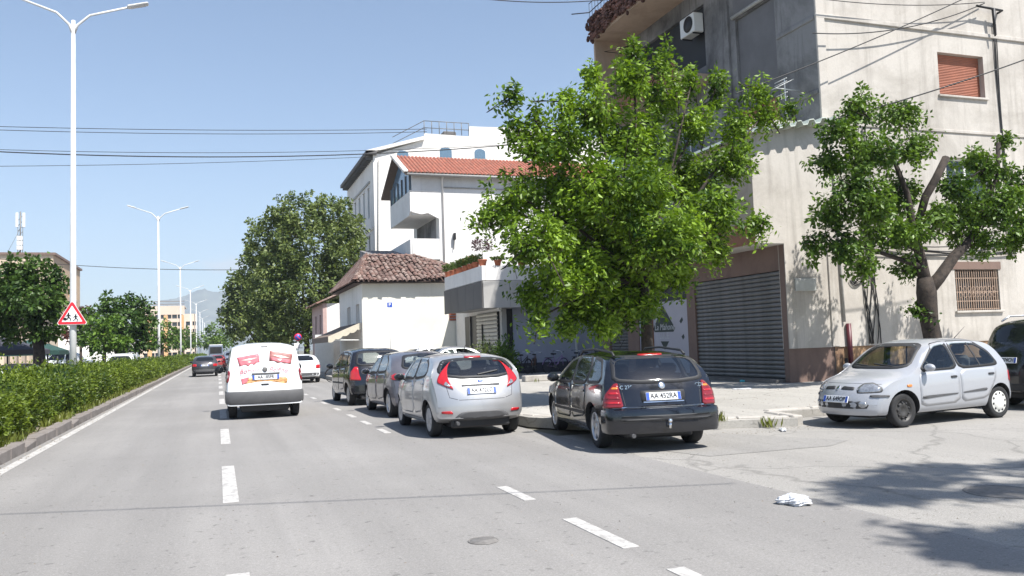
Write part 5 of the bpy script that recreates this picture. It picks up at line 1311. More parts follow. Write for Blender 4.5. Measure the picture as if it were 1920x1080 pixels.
class Car:
    def __init__(s, name, P, body_mat, label, cat='car', loc=(0, 0), rz=0.0, hollow=True, group=None, z=0.0):
        s.P = P; s.root = empty(name, (loc[0], loc[1], z), rz, label, cat, group); s.paint = body_mat; s.hollow = hollow
        s.shell = loft(P); bm = bmesh.new(); bm.from_mesh(s.shell); s.bvh = BVHTree.FromBMesh(bm); bm.free()
        s.cut = []
    def proj(s, mode):
        if mode == 'R': return lambda u, v: (Vector((3, u, v)), Vector((-1, 0, 0)))
        if mode == 'L': return lambda u, v: (Vector((-3, u, v)), Vector((1, 0, 0)))
        if mode == 'B': return lambda u, v: (Vector((u, -6, v)), Vector((0, 1, 0)))
        if mode == 'F': return lambda u, v: (Vector((u, 6, v)), Vector((0, -1, 0)))
        if mode == 'T': return lambda u, v: (Vector((u, v, 4)), Vector((0, 0, -1)))
        m, sx, cx, cy = mode    # 'C': u = angle in degrees from the end (0) to the side (90)
        sy = -1 if m == 'CB' else 1
        def f(u, v):
            a = R(u); d = Vector((sx*math.sin(a), sy*math.cos(a), 0)); o = Vector((sx*cx, cy, v)); return o+d*3, -d
        return f
    def hit(s, pr, u, v, off):
        o, d = pr(u, v); p, n, i, dist = s.bvh.ray_cast(o, d)
        if p is None: p, n, i, dist = s.bvh.find_nearest(o+d*min(3, o.length)); 
        if n.dot(d) > 0: n = -n
        return p+n*off, n
    def patch(s, pts, mode, off=0.004, rnd=2, n=44, rings=6, skirt=0.012, dome=0.0, thru=0.0):
        pr = s.proj(mode); pts = chaikin(list(pts), rnd) if rnd else list(pts)
        vs_c = 75.0 if isinstance(mode, tuple) else 1.0
        pts = [(a, b/vs_c) for a, b in resample([(a, b*vs_c) for a, b in pts], n)]
        cx, cy = sum(p[0] for p in pts)/n, sum(p[1] for p in pts)/n
        v = []; f = []
        for r in range(rings):
            t = 1-r/rings
            for x, y in pts: v.append(s.hit(pr, cx+(x-cx)*t, cy+(y-cy)*t, off+dome*(1-t*t))[0])
        v.append(s.hit(pr, cx, cy, off+dome)[0])
        for r in range(rings-1):
            for i in range(n): f.append((r*n+i, r*n+(i+1) % n, (r+1)*n+(i+1) % n, (r+1)*n+i))
        for i in range(n): f.append(((rings-1)*n+i, (rings-1)*n+(i+1) % n, rings*n))
        nf = len(f)
        if skirt:
            k = len(v)
            for x, y in pts: v.append(s.hit(pr, x, y, -skirt)[0])
            for i in range(n): f.append((i, k+i, k+(i+1) % n, (i+1) % n))
        me = bpy.data.meshes.new('patch'); me.from_pydata([tuple(p) for p in v], [], f)
        me.polygons.foreach_set('use_smooth', [i < nf for i in range(len(f))])
        bm = bmesh.new(); bm.from_mesh(me); bmesh.ops.recalc_face_normals(bm, faces=bm.faces)
        # outward check
        c = s.hit(pr, cx, cy, 0)[1]; fc = max(bm.faces, key=lambda q: q.calc_area())
        bm.faces.ensure_lookup_table()
        if fc.normal.dot(c) < 0: bmesh.ops.reverse_faces(bm, faces=bm.faces[:])
        bm.to_mesh(me); bm.free(); return me
    def add(s, name, pts, mode, mat, parent=None, **k):
        return link(name, s.patch(pts, mode, **k), mat, parent or s.root)
    def both(s, name, pts, mat, **k):
        return [s.add(name, pts, m, mat, **k) for m in ('L', 'R')]
    def strip(s, name, line, mode, mat, w=0.012, off=0.004, parent=None, dens=0.05, h=0.0):
        pr = s.proj(mode); P2 = []
        for a, b in zip(line, line[1:]):
            n = max(1, int(math.dist(a, b)/dens)); P2 += [(a[0]+(b[0]-a[0])*i/n, a[1]+(b[1]-a[1])*i/n) for i in range(n)]
        P2.append(line[-1])
        pts, ns = zip(*[s.hit(pr, u, v, off) for u, v in P2])
        v = []; f = []
        for i, p in enumerate(pts):
            t = (pts[min(i+1, len(pts)-1)]-pts[max(i-1, 0)]).normalized(); sd = t.cross(ns[i]).normalized()*w*0.5
            v += [p+sd-ns[i]*(off+0.004), p+sd, p-sd, p-sd-ns[i]*(off+0.004)]
        for i in range(len(pts)-1):
            for k in range(3): a = i*4+k; f.append((a, a+1, a+5, a+4))
        f += [(0, 3, 2, 1), tuple(len(v)-4+k for k in range(4))]
        q = MB().add(v, f, False); return link(name, q.fix(name), mat, parent or s.root)
    def window(s, pts, mode, mat, name='window', rnd=2, seal=True, y_in=0.0, scale_seal=1.07):
        g = s.add(name, pts, mode, mat, off=0.003, rnd=rnd, skirt=0.0, rings=7)
        if s.hollow:
            p2 = resample(chaikin(list(pts), rnd), 36); c = (sum(p[0] for p in p2)/36, sum(p[1] for p in p2)/36)
            p2 = [(c[0]+(x-c[0])*0.965, c[1]+(y-c[1])*0.955) for x, y in p2]
            q = MB()
            if mode in ('L', 'R'):
                sg = -1 if mode == 'L' else 1
                q.prism(p2, sg*0.12, sg*1.4, 'x')
            elif mode == 'B': q.prism(p2, y_in, -6, 'y')
            elif mode == 'F': q.prism(p2, y_in, 6, 'y')
            me = q.fix('cut'); me.materials.append(M_inside); s.cut.append(me)
        if seal:
            pr = s.proj(mode); p2 = resample(chaikin(list(pts), rnd), 48); c = (sum(p[0] for p in p2)/48, sum(p[1] for p in p2)/48)
            wx = max(p[0] for p in p2)-min(p[0] for p in p2); wy = max(p[1] for p in p2)-min(p[1] for p in p2)
            v = []; f = []
            for t, of in ((0.96, 0.0045), (1.0, 0.006), (1.0, 0.001)):
                for x, y in p2:
                    ex = 1+0.035/wx*2 if t == 1.0 else 1-0.02/wx*2; ey = 1+0.03/wy*2 if t == 1.0 else 1-0.02/wy*2
                    v.append(s.hit(pr, c[0]+(x-c[0])*ex, c[1]+(y-c[1])*ey, of)[0])
            for r in range(2):
                for i in range(48): f.append((r*48+i, r*48+(i+1) % 48, (r+1)*48+(i+1) % 48, (r+1)*48+i))
            link('window_seal', MB().add(v, f, True).fix('seal'), M_trim, g)
        return g
    def finish(s, wheels, r, tw=0.19, rim='alloy', mats=None, seats=True, cabin=None, rims=None):
        """wheels: track half-width (outer face), front y, rear y"""
        tx, yf, yr = wheels; s.shell.materials.append(s.paint)
        cut = []
        q = MB()
        for sx in (-1, 1):
            for y in (yf, yr):
                q.lathe([(0.0, sx*(tx-tw-0.10)), (r+0.055, sx*(tx-tw-0.10)), (r+0.055, sx*(tx+0.4)), (0.0, sx*(tx+0.4))], 28, 'x', Matrix.Translation((0, y, r)))
        me = q.fix('wells'); me.materials.append(M_trim); cut.append(me)
        if s.hollow:
            cav = loft(s.P, 0.05, cabin[0], cabin[1], cabin[2]); cav.materials.append(M_inside); cut.append(cav)
            cut += s.cut
        b = boolean(s.shell, cut)
        b.polygons.foreach_set('use_smooth', [True]*len(b.polygons)); b.set_sharp_from_angle(angle=R(38))
        link('body', b, None, s.root)
        # underbody
        MB().bbox((-tx+tw+0.08, yr-0.55, 0.17), (tx-tw-0.08, yf+0.5, 0.33), 0.03).build('underbody', M_trim, s.root)
        tyre, hub, rimm = wheel_meshes(r, tw, rim if rims is None else rims[0])
        tyre2, hub2, rimm2 = (tyre, hub, rimm) if rims is None else wheel_meshes(r, tw, rims[1])
        for sx in (-1, 1):
            for y, (t_, h_, m_), kind in ((yf, (tyre, hub, rimm), rim if rims is None else rims[0]), (yr, (tyre2, hub2, rimm2), rim if rims is None else rims[1])):
                w = link('wheel', h_, M_steel, s.root, (sx*(tx-tw/2), y, r), (random.uniform(0, 6), 0, math.pi if sx < 0 else 0))
                link('tyre', t_, M_tyre, w); link('rim', m_, {'alloy': M_alloy, 'hub': M_hub, 'white': M_hubw, 'steel': M_steel}[kind], w)
        if s.hollow and seats:
            yw = cabin[1]; seat_me = seat_mesh()
            for sx in (-1, 1):
                link('seat', seat_me, M_seat, s.root, (sx*0.36, yw-1.25, 0.42))
            q = MB(); q.bbox((-0.62, yw-2.3, 0.42), (0.62, yw-1.9, 0.62), 0.06).bbox((-0.62, yw-2.42, 0.55), (0.62, yw-2.22, 1.05), 0.07)
            for x in (-0.38, 0.38): q.bbox((x-0.13, yw-2.4, 1.05), (x+0.13, yw-2.28, 1.22), 0.05)
            q.build('rear_seat', M_seat, s.root)
            q = MB(); q.bbox((-0.66, yw-0.55, 0.6), (0.66, yw-0.02, 0.93), 0.06); q.build('dashboard', M_inside, s.root)
            q = MB(); pts = [(-0.36+0.18*math.cos(a), yw-0.68+0.05*math.sin(a), 0.9+0.17*math.sin(a)) for a in [i*math.pi/8 for i in range(17)]]; q.tube(pts, 0.016, 6, False); q.tube([(-0.36, yw-0.66, 0.9), (-0.36, yw-0.5, 0.85)], 0.03, 6); q.build('steering_wheel', M_trim, s.root)
        return s
    def bumper_bar(s, z0, z1, umax, cy, off, mat, end='B', n=40, name='bumper'):
        pr = s.proj(('C'+end, 1, 0, cy)); v = []; f = []
        zm = (z0+z1)/2
        for i in range(n+1):
            u = -umax+2*umax*i/n; o, d = pr(u, zm); p = s.hit(pr, u, zm, 0)[0]; k = -d
            for a, z in ((-.12, z1), (off*.5, z1), (off, z1-.035), (off*1.15, zm), (off, z0+.05), (off*.4, z0), (-.12, z0)): v.append(Vector((p.x, p.y, 0))+k*a+Vector((0, 0, z)))
        m = 7
        for i in range(n):
            for j in range(m-1): f.append((i*m+j, i*m+j+1, (i+1)*m+j+1, (i+1)*m+j))
        f += [tuple(range(m)), tuple(n*m+j for j in range(m))]
        me = MB().add(v, f, True).fix(name); me.set_sharp_from_angle(angle=R(40)); return link(name, me, mat, s.root)
    def mirror(s, y, z, x, mat, size=(0.11, 0.07, 0.075)):
        for sx in (-1, 1):
            q = MB(); q.ball((sx*(x+0.13), y, z+0.03), (size[0], size[1], size[2]), 12, 8)
            o = q.build('mirror', mat, s.root)
            MB().tube([(sx*(x-0.03), y-0.01, z-0.03), (sx*(x+0.08), y, z)], [0.035, 0.025], 6).build('mirror_arm', M_trim, o)
            MB().ball((sx*(x+0.13), y-size[1]*0.55, z+0.03), (size[0]*0.82, 0.035, size[2]*0.8), 10, 6).build('mirror_glass', M_glasso, o)
    def handle(s, y, z, mode, mat=None, w=0.16):
        h = s.add('door_handle', [(y-w/2, z-0.018), (y+w/2, z-0.018), (y+w/2, z+0.018), (y-w/2, z+0.018)], mode, mat or s.paint, off=0.018, n=20, rings=2, skirt=0.01, rnd=2)
        return h
    def plate(s, txt, z, mode='B', x=0.0, size=(0.52, 0.115), tilt=0.0):
        pr = s.proj(mode); p, n = s.hit(pr, x, z, 0.014)
        e = s.hit(pr, x, z+0.05, 0.014)[0]; e2 = s.hit(pr, x, z-0.05, 0.014)[0]
        w, h = size; upv = (e-e2).normalized(); fw = -1 if mode == 'B' else 1
        rx = math.atan2(upv.y, upv.z)
        rot = (math.pi/2-rx if False else math.pi/2, 0, 0 if mode == 'B' else math.pi)
        o = MB().bbox((-w/2, -h/2, -0.012), (w/2, h/2, 0.004), 0.004).build('number_plate', M_plate, s.root, p, None)
        base = Matrix.Rotation(0 if mode == 'B' else math.pi, 4, 'Z') @ Matrix.Rotation(math.pi/2, 4, 'X')
        tl = Matrix.Rotation(-rx if mode == 'B' else rx, 4, 'X') if abs(rx) < 0.9 else Matrix.Identity(4)
        o.rotation_euler = ((Matrix.Rotation(0 if mode == 'B' else math.pi, 4, 'Z') @ Matrix.Rotation((math.pi/2) + (-rx if mode == 'B' else rx), 4, 'X')).to_euler())
        for sx in (-1, 1):
            MB().box((-0.022, -h/2+0.004, 0.0), (0.022, h/2-0.004, 0.006)).build('plate_band', M_plblue, o, (sx*(w/2-0.026), 0, 0))
        link('plate_lettering', text_mesh(txt, h*0.92, 0.002, 0, 0.0015), M_plink, o, (0, 0.002, 0.006), None).scale = (0.86, 1, 1)
        return o
_wm = {}
def wheel_meshes(r, tw, kind):
    k = (round(r, 3), tw, kind)
    if k in _wm: return _wm[k]
    h = tw/2; ri = r*0.66
    q = MB(); q.lathe([(ri, -h*0.9), (ri+0.01, -h*0.98), (r*0.86, -h), (r*0.95, -h*0.93), (r*0.99, -h*0.72), (r, -h*0.4), (r, h*0.4), (r*0.99, h*0.72), (r*0.95, h*0.93), (r*0.86, h), (ri+0.01, h*0.98), (ri, h*0.9)], 32, 'x')
    ty = q.mesh('tyre')
    q = MB(); q.lathe([(0.0, h*0.2), (ri*0.9, h*0.15), (ri, h*0.5), (ri*1.0, h*0.9), (ri, -h*0.9), (0, -h*0.85)], 24, 'x'); hb = q.mesh('wheel')
    q = MB()
    if kind == 'alloy':
        q.lathe([(ri*0.9, h*0.72), (ri*0.93, h*0.96), (ri*1.03, h*1.0), (ri*1.03, h*0.8), (ri*0.9, h*0.6)], 32, 'x')
        for k2 in range(5):
            a = 2*math.pi*k2/5; M_ = Matrix.Rotation(a, 4, 'X')
            pts = [(0.02, 0.055), (0.02, -0.055), (ri*0.95, -0.042), (ri*0.95, 0.042)]
            v = [(h*0.82, p[1], p[0]) for p in pts]+[(h*0.45, p[1]*1.2, p[0]) for p in pts]
            q.add([M_ @ Vector(p) for p in v], [(0,1,2,3), (0,4,5,1), (1,5,6,2), (2,6,7,3), (3,7,4,0)])
        q.lathe([(0.0, h*0.92), (ri*0.2, h*0.9), (ri*0.27, h*0.8), (ri*0.3, h*0.5)], 16, 'x')
    elif kind == 'hub':
        q.lathe([(ri*0.92, h*0.85), (ri*0.95, h*1.0), (ri*1.04, h*0.97), (ri*1.04, h*0.8)], 32, 'x')
        for k2 in range(9):
            a = 2*math.pi*k2/9; M_ = Matrix.Rotation(a, 4, 'X')
            pts = [(ri*0.22, 0.028), (ri*0.22, -0.028), (ri*0.95, -0.048), (ri*0.95, 0.048)]
            v = [(h*0.98, p[1], p[0]) for p in pts]+[(h*0.6, p[1]*1.1, p[0]) for p in pts]
            q.add([M_ @ Vector(p) for p in v], [(0,1,2,3), (0,4,5,1), (1,5,6,2), (2,6,7,3), (3,7,4,0)])
        q.lathe([(0.0, h*1.06), (ri*0.24, h*1.02), (ri*0.3, h*0.9)], 16, 'x')
    elif kind == 'white':
        q.lathe([(0.0, h*1.02), (ri*0.35, h*1.04), (ri*0.75, h*1.0), (ri*0.78, h*0.93), (ri*0.95, h*0.96), (ri*1.05, h*0.9), (ri*1.06, h*0.75)], 32, 'x')
    else:
        q.lathe([(0.0, h*0.55), (ri*0.3, h*0.6), (ri*0.42, h*0.8), (ri*0.62, h*0.78), (ri*0.74, h*0.5), (ri*0.9, h*0.6), (ri*0.95, h*0.95), (ri*1.04, h*0.96)], 32, 'x')
    rm = q.mesh('rim')
    if kind in ('white', 'steel'):
        bm = bmesh.new(); bm.from_mesh(rm)
        n = 10 if kind == 'white' else 9; rr = ri*(0.82 if kind == 'white' else 0.68)
        q2 = MB()
        for k2 in range(n):
            a = 2*math.pi*k2/n; q2.ball((h*(0.955 if kind == 'white' else 0.68), rr*math.cos(a), rr*math.sin(a)), (0.012, 0.022, 0.022) if kind == 'white' else (0.03, 0.02, 0.02), 8, 5)
        me2 = q2.mesh(); bm.from_mesh(me2)
        nq = len(q.f)
        bm.to_mesh(rm); bm.free()
        rm.materials.append(M_hubw if kind == 'white' else M_steel); rm.materials.append(M_trim if kind == 'white' else M_dark)
        for i, p in enumerate(rm.polygons): p.material_index = 1 if i >= nq else 0
    _wm[k] = (ty, hb, rm); return _wm[k]
_sm = []
def seat_mesh():
    if not _sm:
        q = MB(); q.bbox((-0.25, -0.22, 0.0), (0.25, 0.28, 0.2), 0.07)
        Mx = Matrix.Translation((0, -0.2, 0.14)) @ Matrix.Rotation(R(14), 4, 'X'); q.bbox((-0.24, -0.1, 0.0), (0.24, 0.08, 0.58), 0.07, Mx); q.bbox((-0.13, -0.05, 0.6), (0.13, 0.05, 0.78), 0.045, Mx); q.tube([Mx @ Vector((0.06, 0, 0.55)), Mx @ Vector((0.06, 0, 0.65))], 0.012, 5)
        _sm.append(q.mesh('seat'))
    return _sm[0]

def finish_car_common(c, z_sill=0.3): pass
def mir(pts): return [(-x, z) for x, z in pts][::-1]

# ---------------- silver hatchback parked by the lane (rear towards us)
def fiesta():
    P = dict(top=[(-1.92, .60), (-1.90, .74), (-1.83, .93), (-1.76, 1.03), (-1.45, 1.34), (-1.30, 1.39), (-0.8, 1.44), (-0.2, 1.45), (0.3, 1.39), (1.05, 1.04), (1.25, .97), (1.75, .83), (1.98, .66), (2.05, .5)],
             belt=[(-1.9, 1.08), (-1.3, 1.04), (0.4, .94), (1.0, .90), (1.6, .80), (2.05, .6)], plan=[(-1.92, .78), (-1.75, .83), (-1.2, .855), (0, .86), (1.2, .85), (1.75, .80), (2.05, .70)],
             bot=[(-1.92, .34), (-1.6, .24), (1.6, .2), (2.05, .24)], roofw=.72, kf=.42, kr=.22, re=.06, rp=[(0.3, -0.0), (.45, -.03), (.62, -.02), (.75, .0)])
    c = Car('parked_car', P, P_silver, 'silver five door hatchback with tall red tail lights parked right behind the grey car', 'car', (4.31, 15.72), R(-0.3))
    c.window([(.62, 0.99), (0.2, 1.33), (-.22, 1.365), (-.26, 1.0)], 'L', M_glassd); c.window([(.62, 0.99), (0.2, 1.33), (-.22, 1.365), (-.26, 1.0)], 'R', M_glassd)
    for m in 'LR': c.window([(-.33, 1.005), (-.29, 1.365), (-.75, 1.355), (-1.02, 1.26), (-1.15, 1.14), (-1.05, 1.06)], m, M_glassd)
    c.window([(-.60, 1.08), (-.68, 1.16), (-.56, 1.305), (-.3, 1.335), (.3, 1.335), (.56, 1.305), (.68, 1.16), (.60, 1.08), (.3, 1.035), (-.3, 1.035)], 'B', M_glassd, 'rear_window', y_in=-1.0)
    c.window([(-.66, 1.06), (-.52, 1.36), (.52, 1.36), (.66, 1.06)], 'F', M_glass, 'windscreen', y_in=0.2)
    c.add('high_brake_light', [(-.16, 1.36), (.16, 1.36), (.16, 1.39), (-.16, 1.39)], 'B', M_red, off=.012, n=20, rings=2)
    for sx in (-1, 1):
        md = ('CB', sx, .42, -1.45)
        l_ = c.add('tail_light', [(8, .83), (30, .88), (58, .95), (62, 1.05), (56, 1.30), (50, 1.30), (26, 1.0)], md, M_red, off=.014, n=40, rings=5, rnd=1)
        c.add('reflector_lens', [(18, .87), (38, .91), (34, .97), (22, .92)], md, M_clear, l_, off=.0165, n=24, rings=3)
        c.add('rear_reflector', [(12, .42), (40, .43), (40, .47), (16, .475)], md, M_red, off=.01, n=24, rings=2)
    c.add('lower_bumper', [(-.58, .27), (-.38, .46), (.38, .46), (.58, .27)], 'B', M_gtrim, off=.008, n=40, rings=5, rnd=1)
    c.strip('tailgate_trim', [(-.34, .90), (.34, .90)], 'B', M_gtrim, .03, .012); c.strip('wiper', [(-.02, 1.07), (.36, 1.13)], 'B', M_trim, .02, .02)
    c.strip('tailgate_gap', [(-.62, 1.0), (-.56, .70), (-.4, .655), (.4, .655), (.56, .70), (.62, 1.0)], 'B', M_trim, .008, .0015)
    c.add('badge', [(-.05, .945), (.05, .945), (.05, .985), (-.05, .985)], 'B', M_plblue, off=.012, n=16, rings=2)
    c.plate('AA 472LC', .80)
    for m in 'LR':
        for pts in ([(-.28, .36), (.95, .34), (.9, .72), (.68, .93), (-.28, .97)], [(-.31, .36), (-.31, .97), (-1.1, 1.03), (-1.08, .75), (-.86, .42)]):
            d = c.add('door', pts, m, P_silver, off=.003, rnd=1, skirt=.006, rings=7)
        c.handle(-.12, .86, m); c.handle(-.98, .92, m)
        c.strip('sill_line', [(-.85, .3), (.85, .29)], m, M_trim, .012, .003)
        c.add('headlight', [(1.3, .74), (1.85, .66), (1.88, .72), (1.35, .84)], m, M_clear, off=.006, n=24, rings=3)
    c.mirror(.62, .98, .80, M_gtrim)
    MB().tube([(0, -0.75, 1.46), (0, -1.05, 1.66)], [.008, .003], 5).build('aerial', M_trim, c.root)
    MB().tube([(-.45, -1.82, .27), (-.45, -1.95, .26)], .03, 8).build('exhaust', M_gtrim, c.root)
    c.finish((.80, 1.245, -1.245), .30, .19, 'hub', cabin=(-1.55, .98, .45))
fiesta()
# ---------------- grey mauve car in front of it
def greycar():
    P = dict(top=[(-2.02, .62), (-2.0, .78), (-1.93, .95), (-1.83, 1.05), (-1.35, 1.36), (-1.1, 1.43), (-0.6, 1.49), (0.0, 1.49), (0.45, 1.41), (1.2, 1.04), (1.45, .96), (1.95, .82), (2.15, .68), (2.22, .5)],
             belt=[(-2, 1.02), (-1.3, 1.0), (0.4, .94), (1.2, .9), (1.8, .8), (2.2, .6)], plan=[(-2.02, .80), (-1.8, .86), (-1.2, .89), (0, .89), (1.3, .88), (1.9, .82), (2.22, .72)],
             bot=[(-2.02, .33), (-1.7, .24), (1.7, .2), (2.22, .24)], roofw=.70, kf=.42, kr=.26, re=.07, rp=[(.45, -.03), (.65, -.01), (.8, 0)])
    c = Car('parked_car', P, P_grey, 'mauve grey saloon parked between the black car and the silver hatchback', 'car', (4.5, 20.4), R(1.0))
    for m in 'LR':
        c.window([(.85, .98), (.38, 1.33), (.0, 1.40), (-.1, 1.0)], m, M_glassd); c.window([(-.17, 1.0), (-.08, 1.405), (-.55, 1.405), (-.95, 1.28), (-1.1, 1.05)], m, M_glassd); c.window([(-1.15, 1.06), (-1.0, 1.26), (-1.35, 1.1)], m, M_glassd, seal=False)
        for pts in ([(-.12, .36), (1.1, .34), (1.05, .75), (.85, .92), (-.12, .97)], [(-.15, .36), (-.15, .97), (-1.1, 1.0), (-1.15, .8), (-.92, .42)]): c.add('door', pts, m, P_grey, off=.003, rnd=1, skirt=.006, rings=7)
        c.handle(.05, .86, m, P_grey); c.handle(-.98, .9, m, P_grey)
        c.add('headlight', [(1.4, .74), (1.98, .66), (2.02, .72), (1.45, .84)], m, M_clear, off=.006, n=24, rings=3)
    c.window([(-.58, 1.12), (-.45, 1.37), (0, 1.4), (.45, 1.37), (.58, 1.12), (0, 1.07)], 'B', M_glassd, 'rear_window', y_in=-1.0)
    c.window([(-.66, 1.06), (-.52, 1.37), (.52, 1.37), (.66, 1.06)], 'F', M_glass, 'windscreen', y_in=0.3)
    for sx in (-1, 1): 
        l_ = c.add('tail_light', [(12, .84), (70, .86), (76, .94), (60, 1.0), (20, .98)], ('CB', sx, .42, -1.5), M_red, off=.012, n=32, rings=4); c.add('lens', [(18, .88), (36, .89), (34, .95), (20, .94)], ('CB', sx, .42, -1.5), M_clear, l_, off=.0145, n=20, rings=3)
    c.plate('AA 206FT', .76)
    c.strip('tailgate_gap', [(-.6, .98), (-.55, .68), (.55, .68), (.6, .98)], 'B', M_trim, .008, .0015)
    c.mirror(.82, .98, .83, P_grey)
    MB().tube([(0, -0.8, 1.46), (0, -1.0, 1.6)], [.008, .003], 5).build('aerial', M_trim, c.root)
    c.finish((.84, 1.27, -1.27), .315, .2, 'alloy', cabin=(-1.7, 1.12, .45))
greycar()
# ---------------- tall black hatchback
def blackcar():
    P = dict(top=[(-1.80, .62), (-1.79, .80), (-1.76, 1.0), (-1.72, 1.08), (-1.5, 1.46), (-1.35, 1.55), (-0.8, 1.6), (0.0, 1.6), (0.5, 1.5), (1.25, 1.08), (1.4, 1.02), (1.7, .9), (1.85, .72), (1.9, .52)],
             belt=[(-1.8, 1.06), (-1.3, 1.03), (0.4, .98), (1.2, .94), (1.9, .7)], plan=[(-1.80, .80), (-1.6, .84), (-1.0, .86), (1.2, .86), (1.6, .82), (1.9, .72)],
             bot=[(-1.8, .34), (-1.5, .26), (1.5, .24), (1.9, .28)], roofw=.73, kf=.36, kr=.16, re=.06, rp=[(.4, -.04), (.62, -.03), (.68, 0)])
    c = Car('parked_car', P, P_black, 'tall black hatchback parked in front of the mauve grey saloon', 'car', (4.22, 25.15), R(2.2))
    for m in 'LR':
        c.window([(.95, 1.03), (.45, 1.42), (.02, 1.49), (-.05, 1.05)], m, M_glassd); c.window([(-.12, 1.05), (-.06, 1.49), (-.85, 1.48), (-.95, 1.1)], m, M_glassd); c.window([(-1.02, 1.1), (-.95, 1.47), (-1.3, 1.42), (-1.45, 1.14)], m, M_glassd)
        for pts in ([(-.08, .4), (1.05, .38), (1.0, .8), (.9, .98), (-.08, 1.02)], [(-.11, .4), (-.11, 1.02), (-.98, 1.06), (-1.0, .8), (-.8, .45)]): c.add('door', pts, m, P_black, off=.003, rnd=1, skirt=.006, rings=6)
        c.strip('side_strip', [(-.75, .62), (.9, .60)], m, M_trim, .05, .01)
        c.handle(.05, .9, m); c.handle(-.85, .93, m)
    c.window([(-.62, 1.12), (-.55, 1.48), (.55, 1.48), (.62, 1.12)], 'B', M_glassd, 'rear_window', y_in=-1.0)
    c.window([(-.66, 1.1), (-.54, 1.47), (.54, 1.47), (.66, 1.1)], 'F', M_glass, 'windscreen', y_in=0.3)
    for sx in (-1, 1): c.add('tail_light', [(10, .70), (62, .72), (60, .9), (48, 1.08), (28, 1.08), (20, .86)], ('CB', sx, .45, -1.4), M_red, off=.012, n=32, rings=4, rnd=1)
    c.strip('tailgate_trim', [(-.3, .98), (.3, .98)], 'B', M_chrome, .015, .012); c.plate('AA 731HD', .86)
    c.mirror(.9, 1.05, .82, P_black)
    q = MB()
    c.finish((.80, 1.21, -1.21), .30, .19, 'hub', cabin=(-1.6, 1.15, .5))
blackcar()
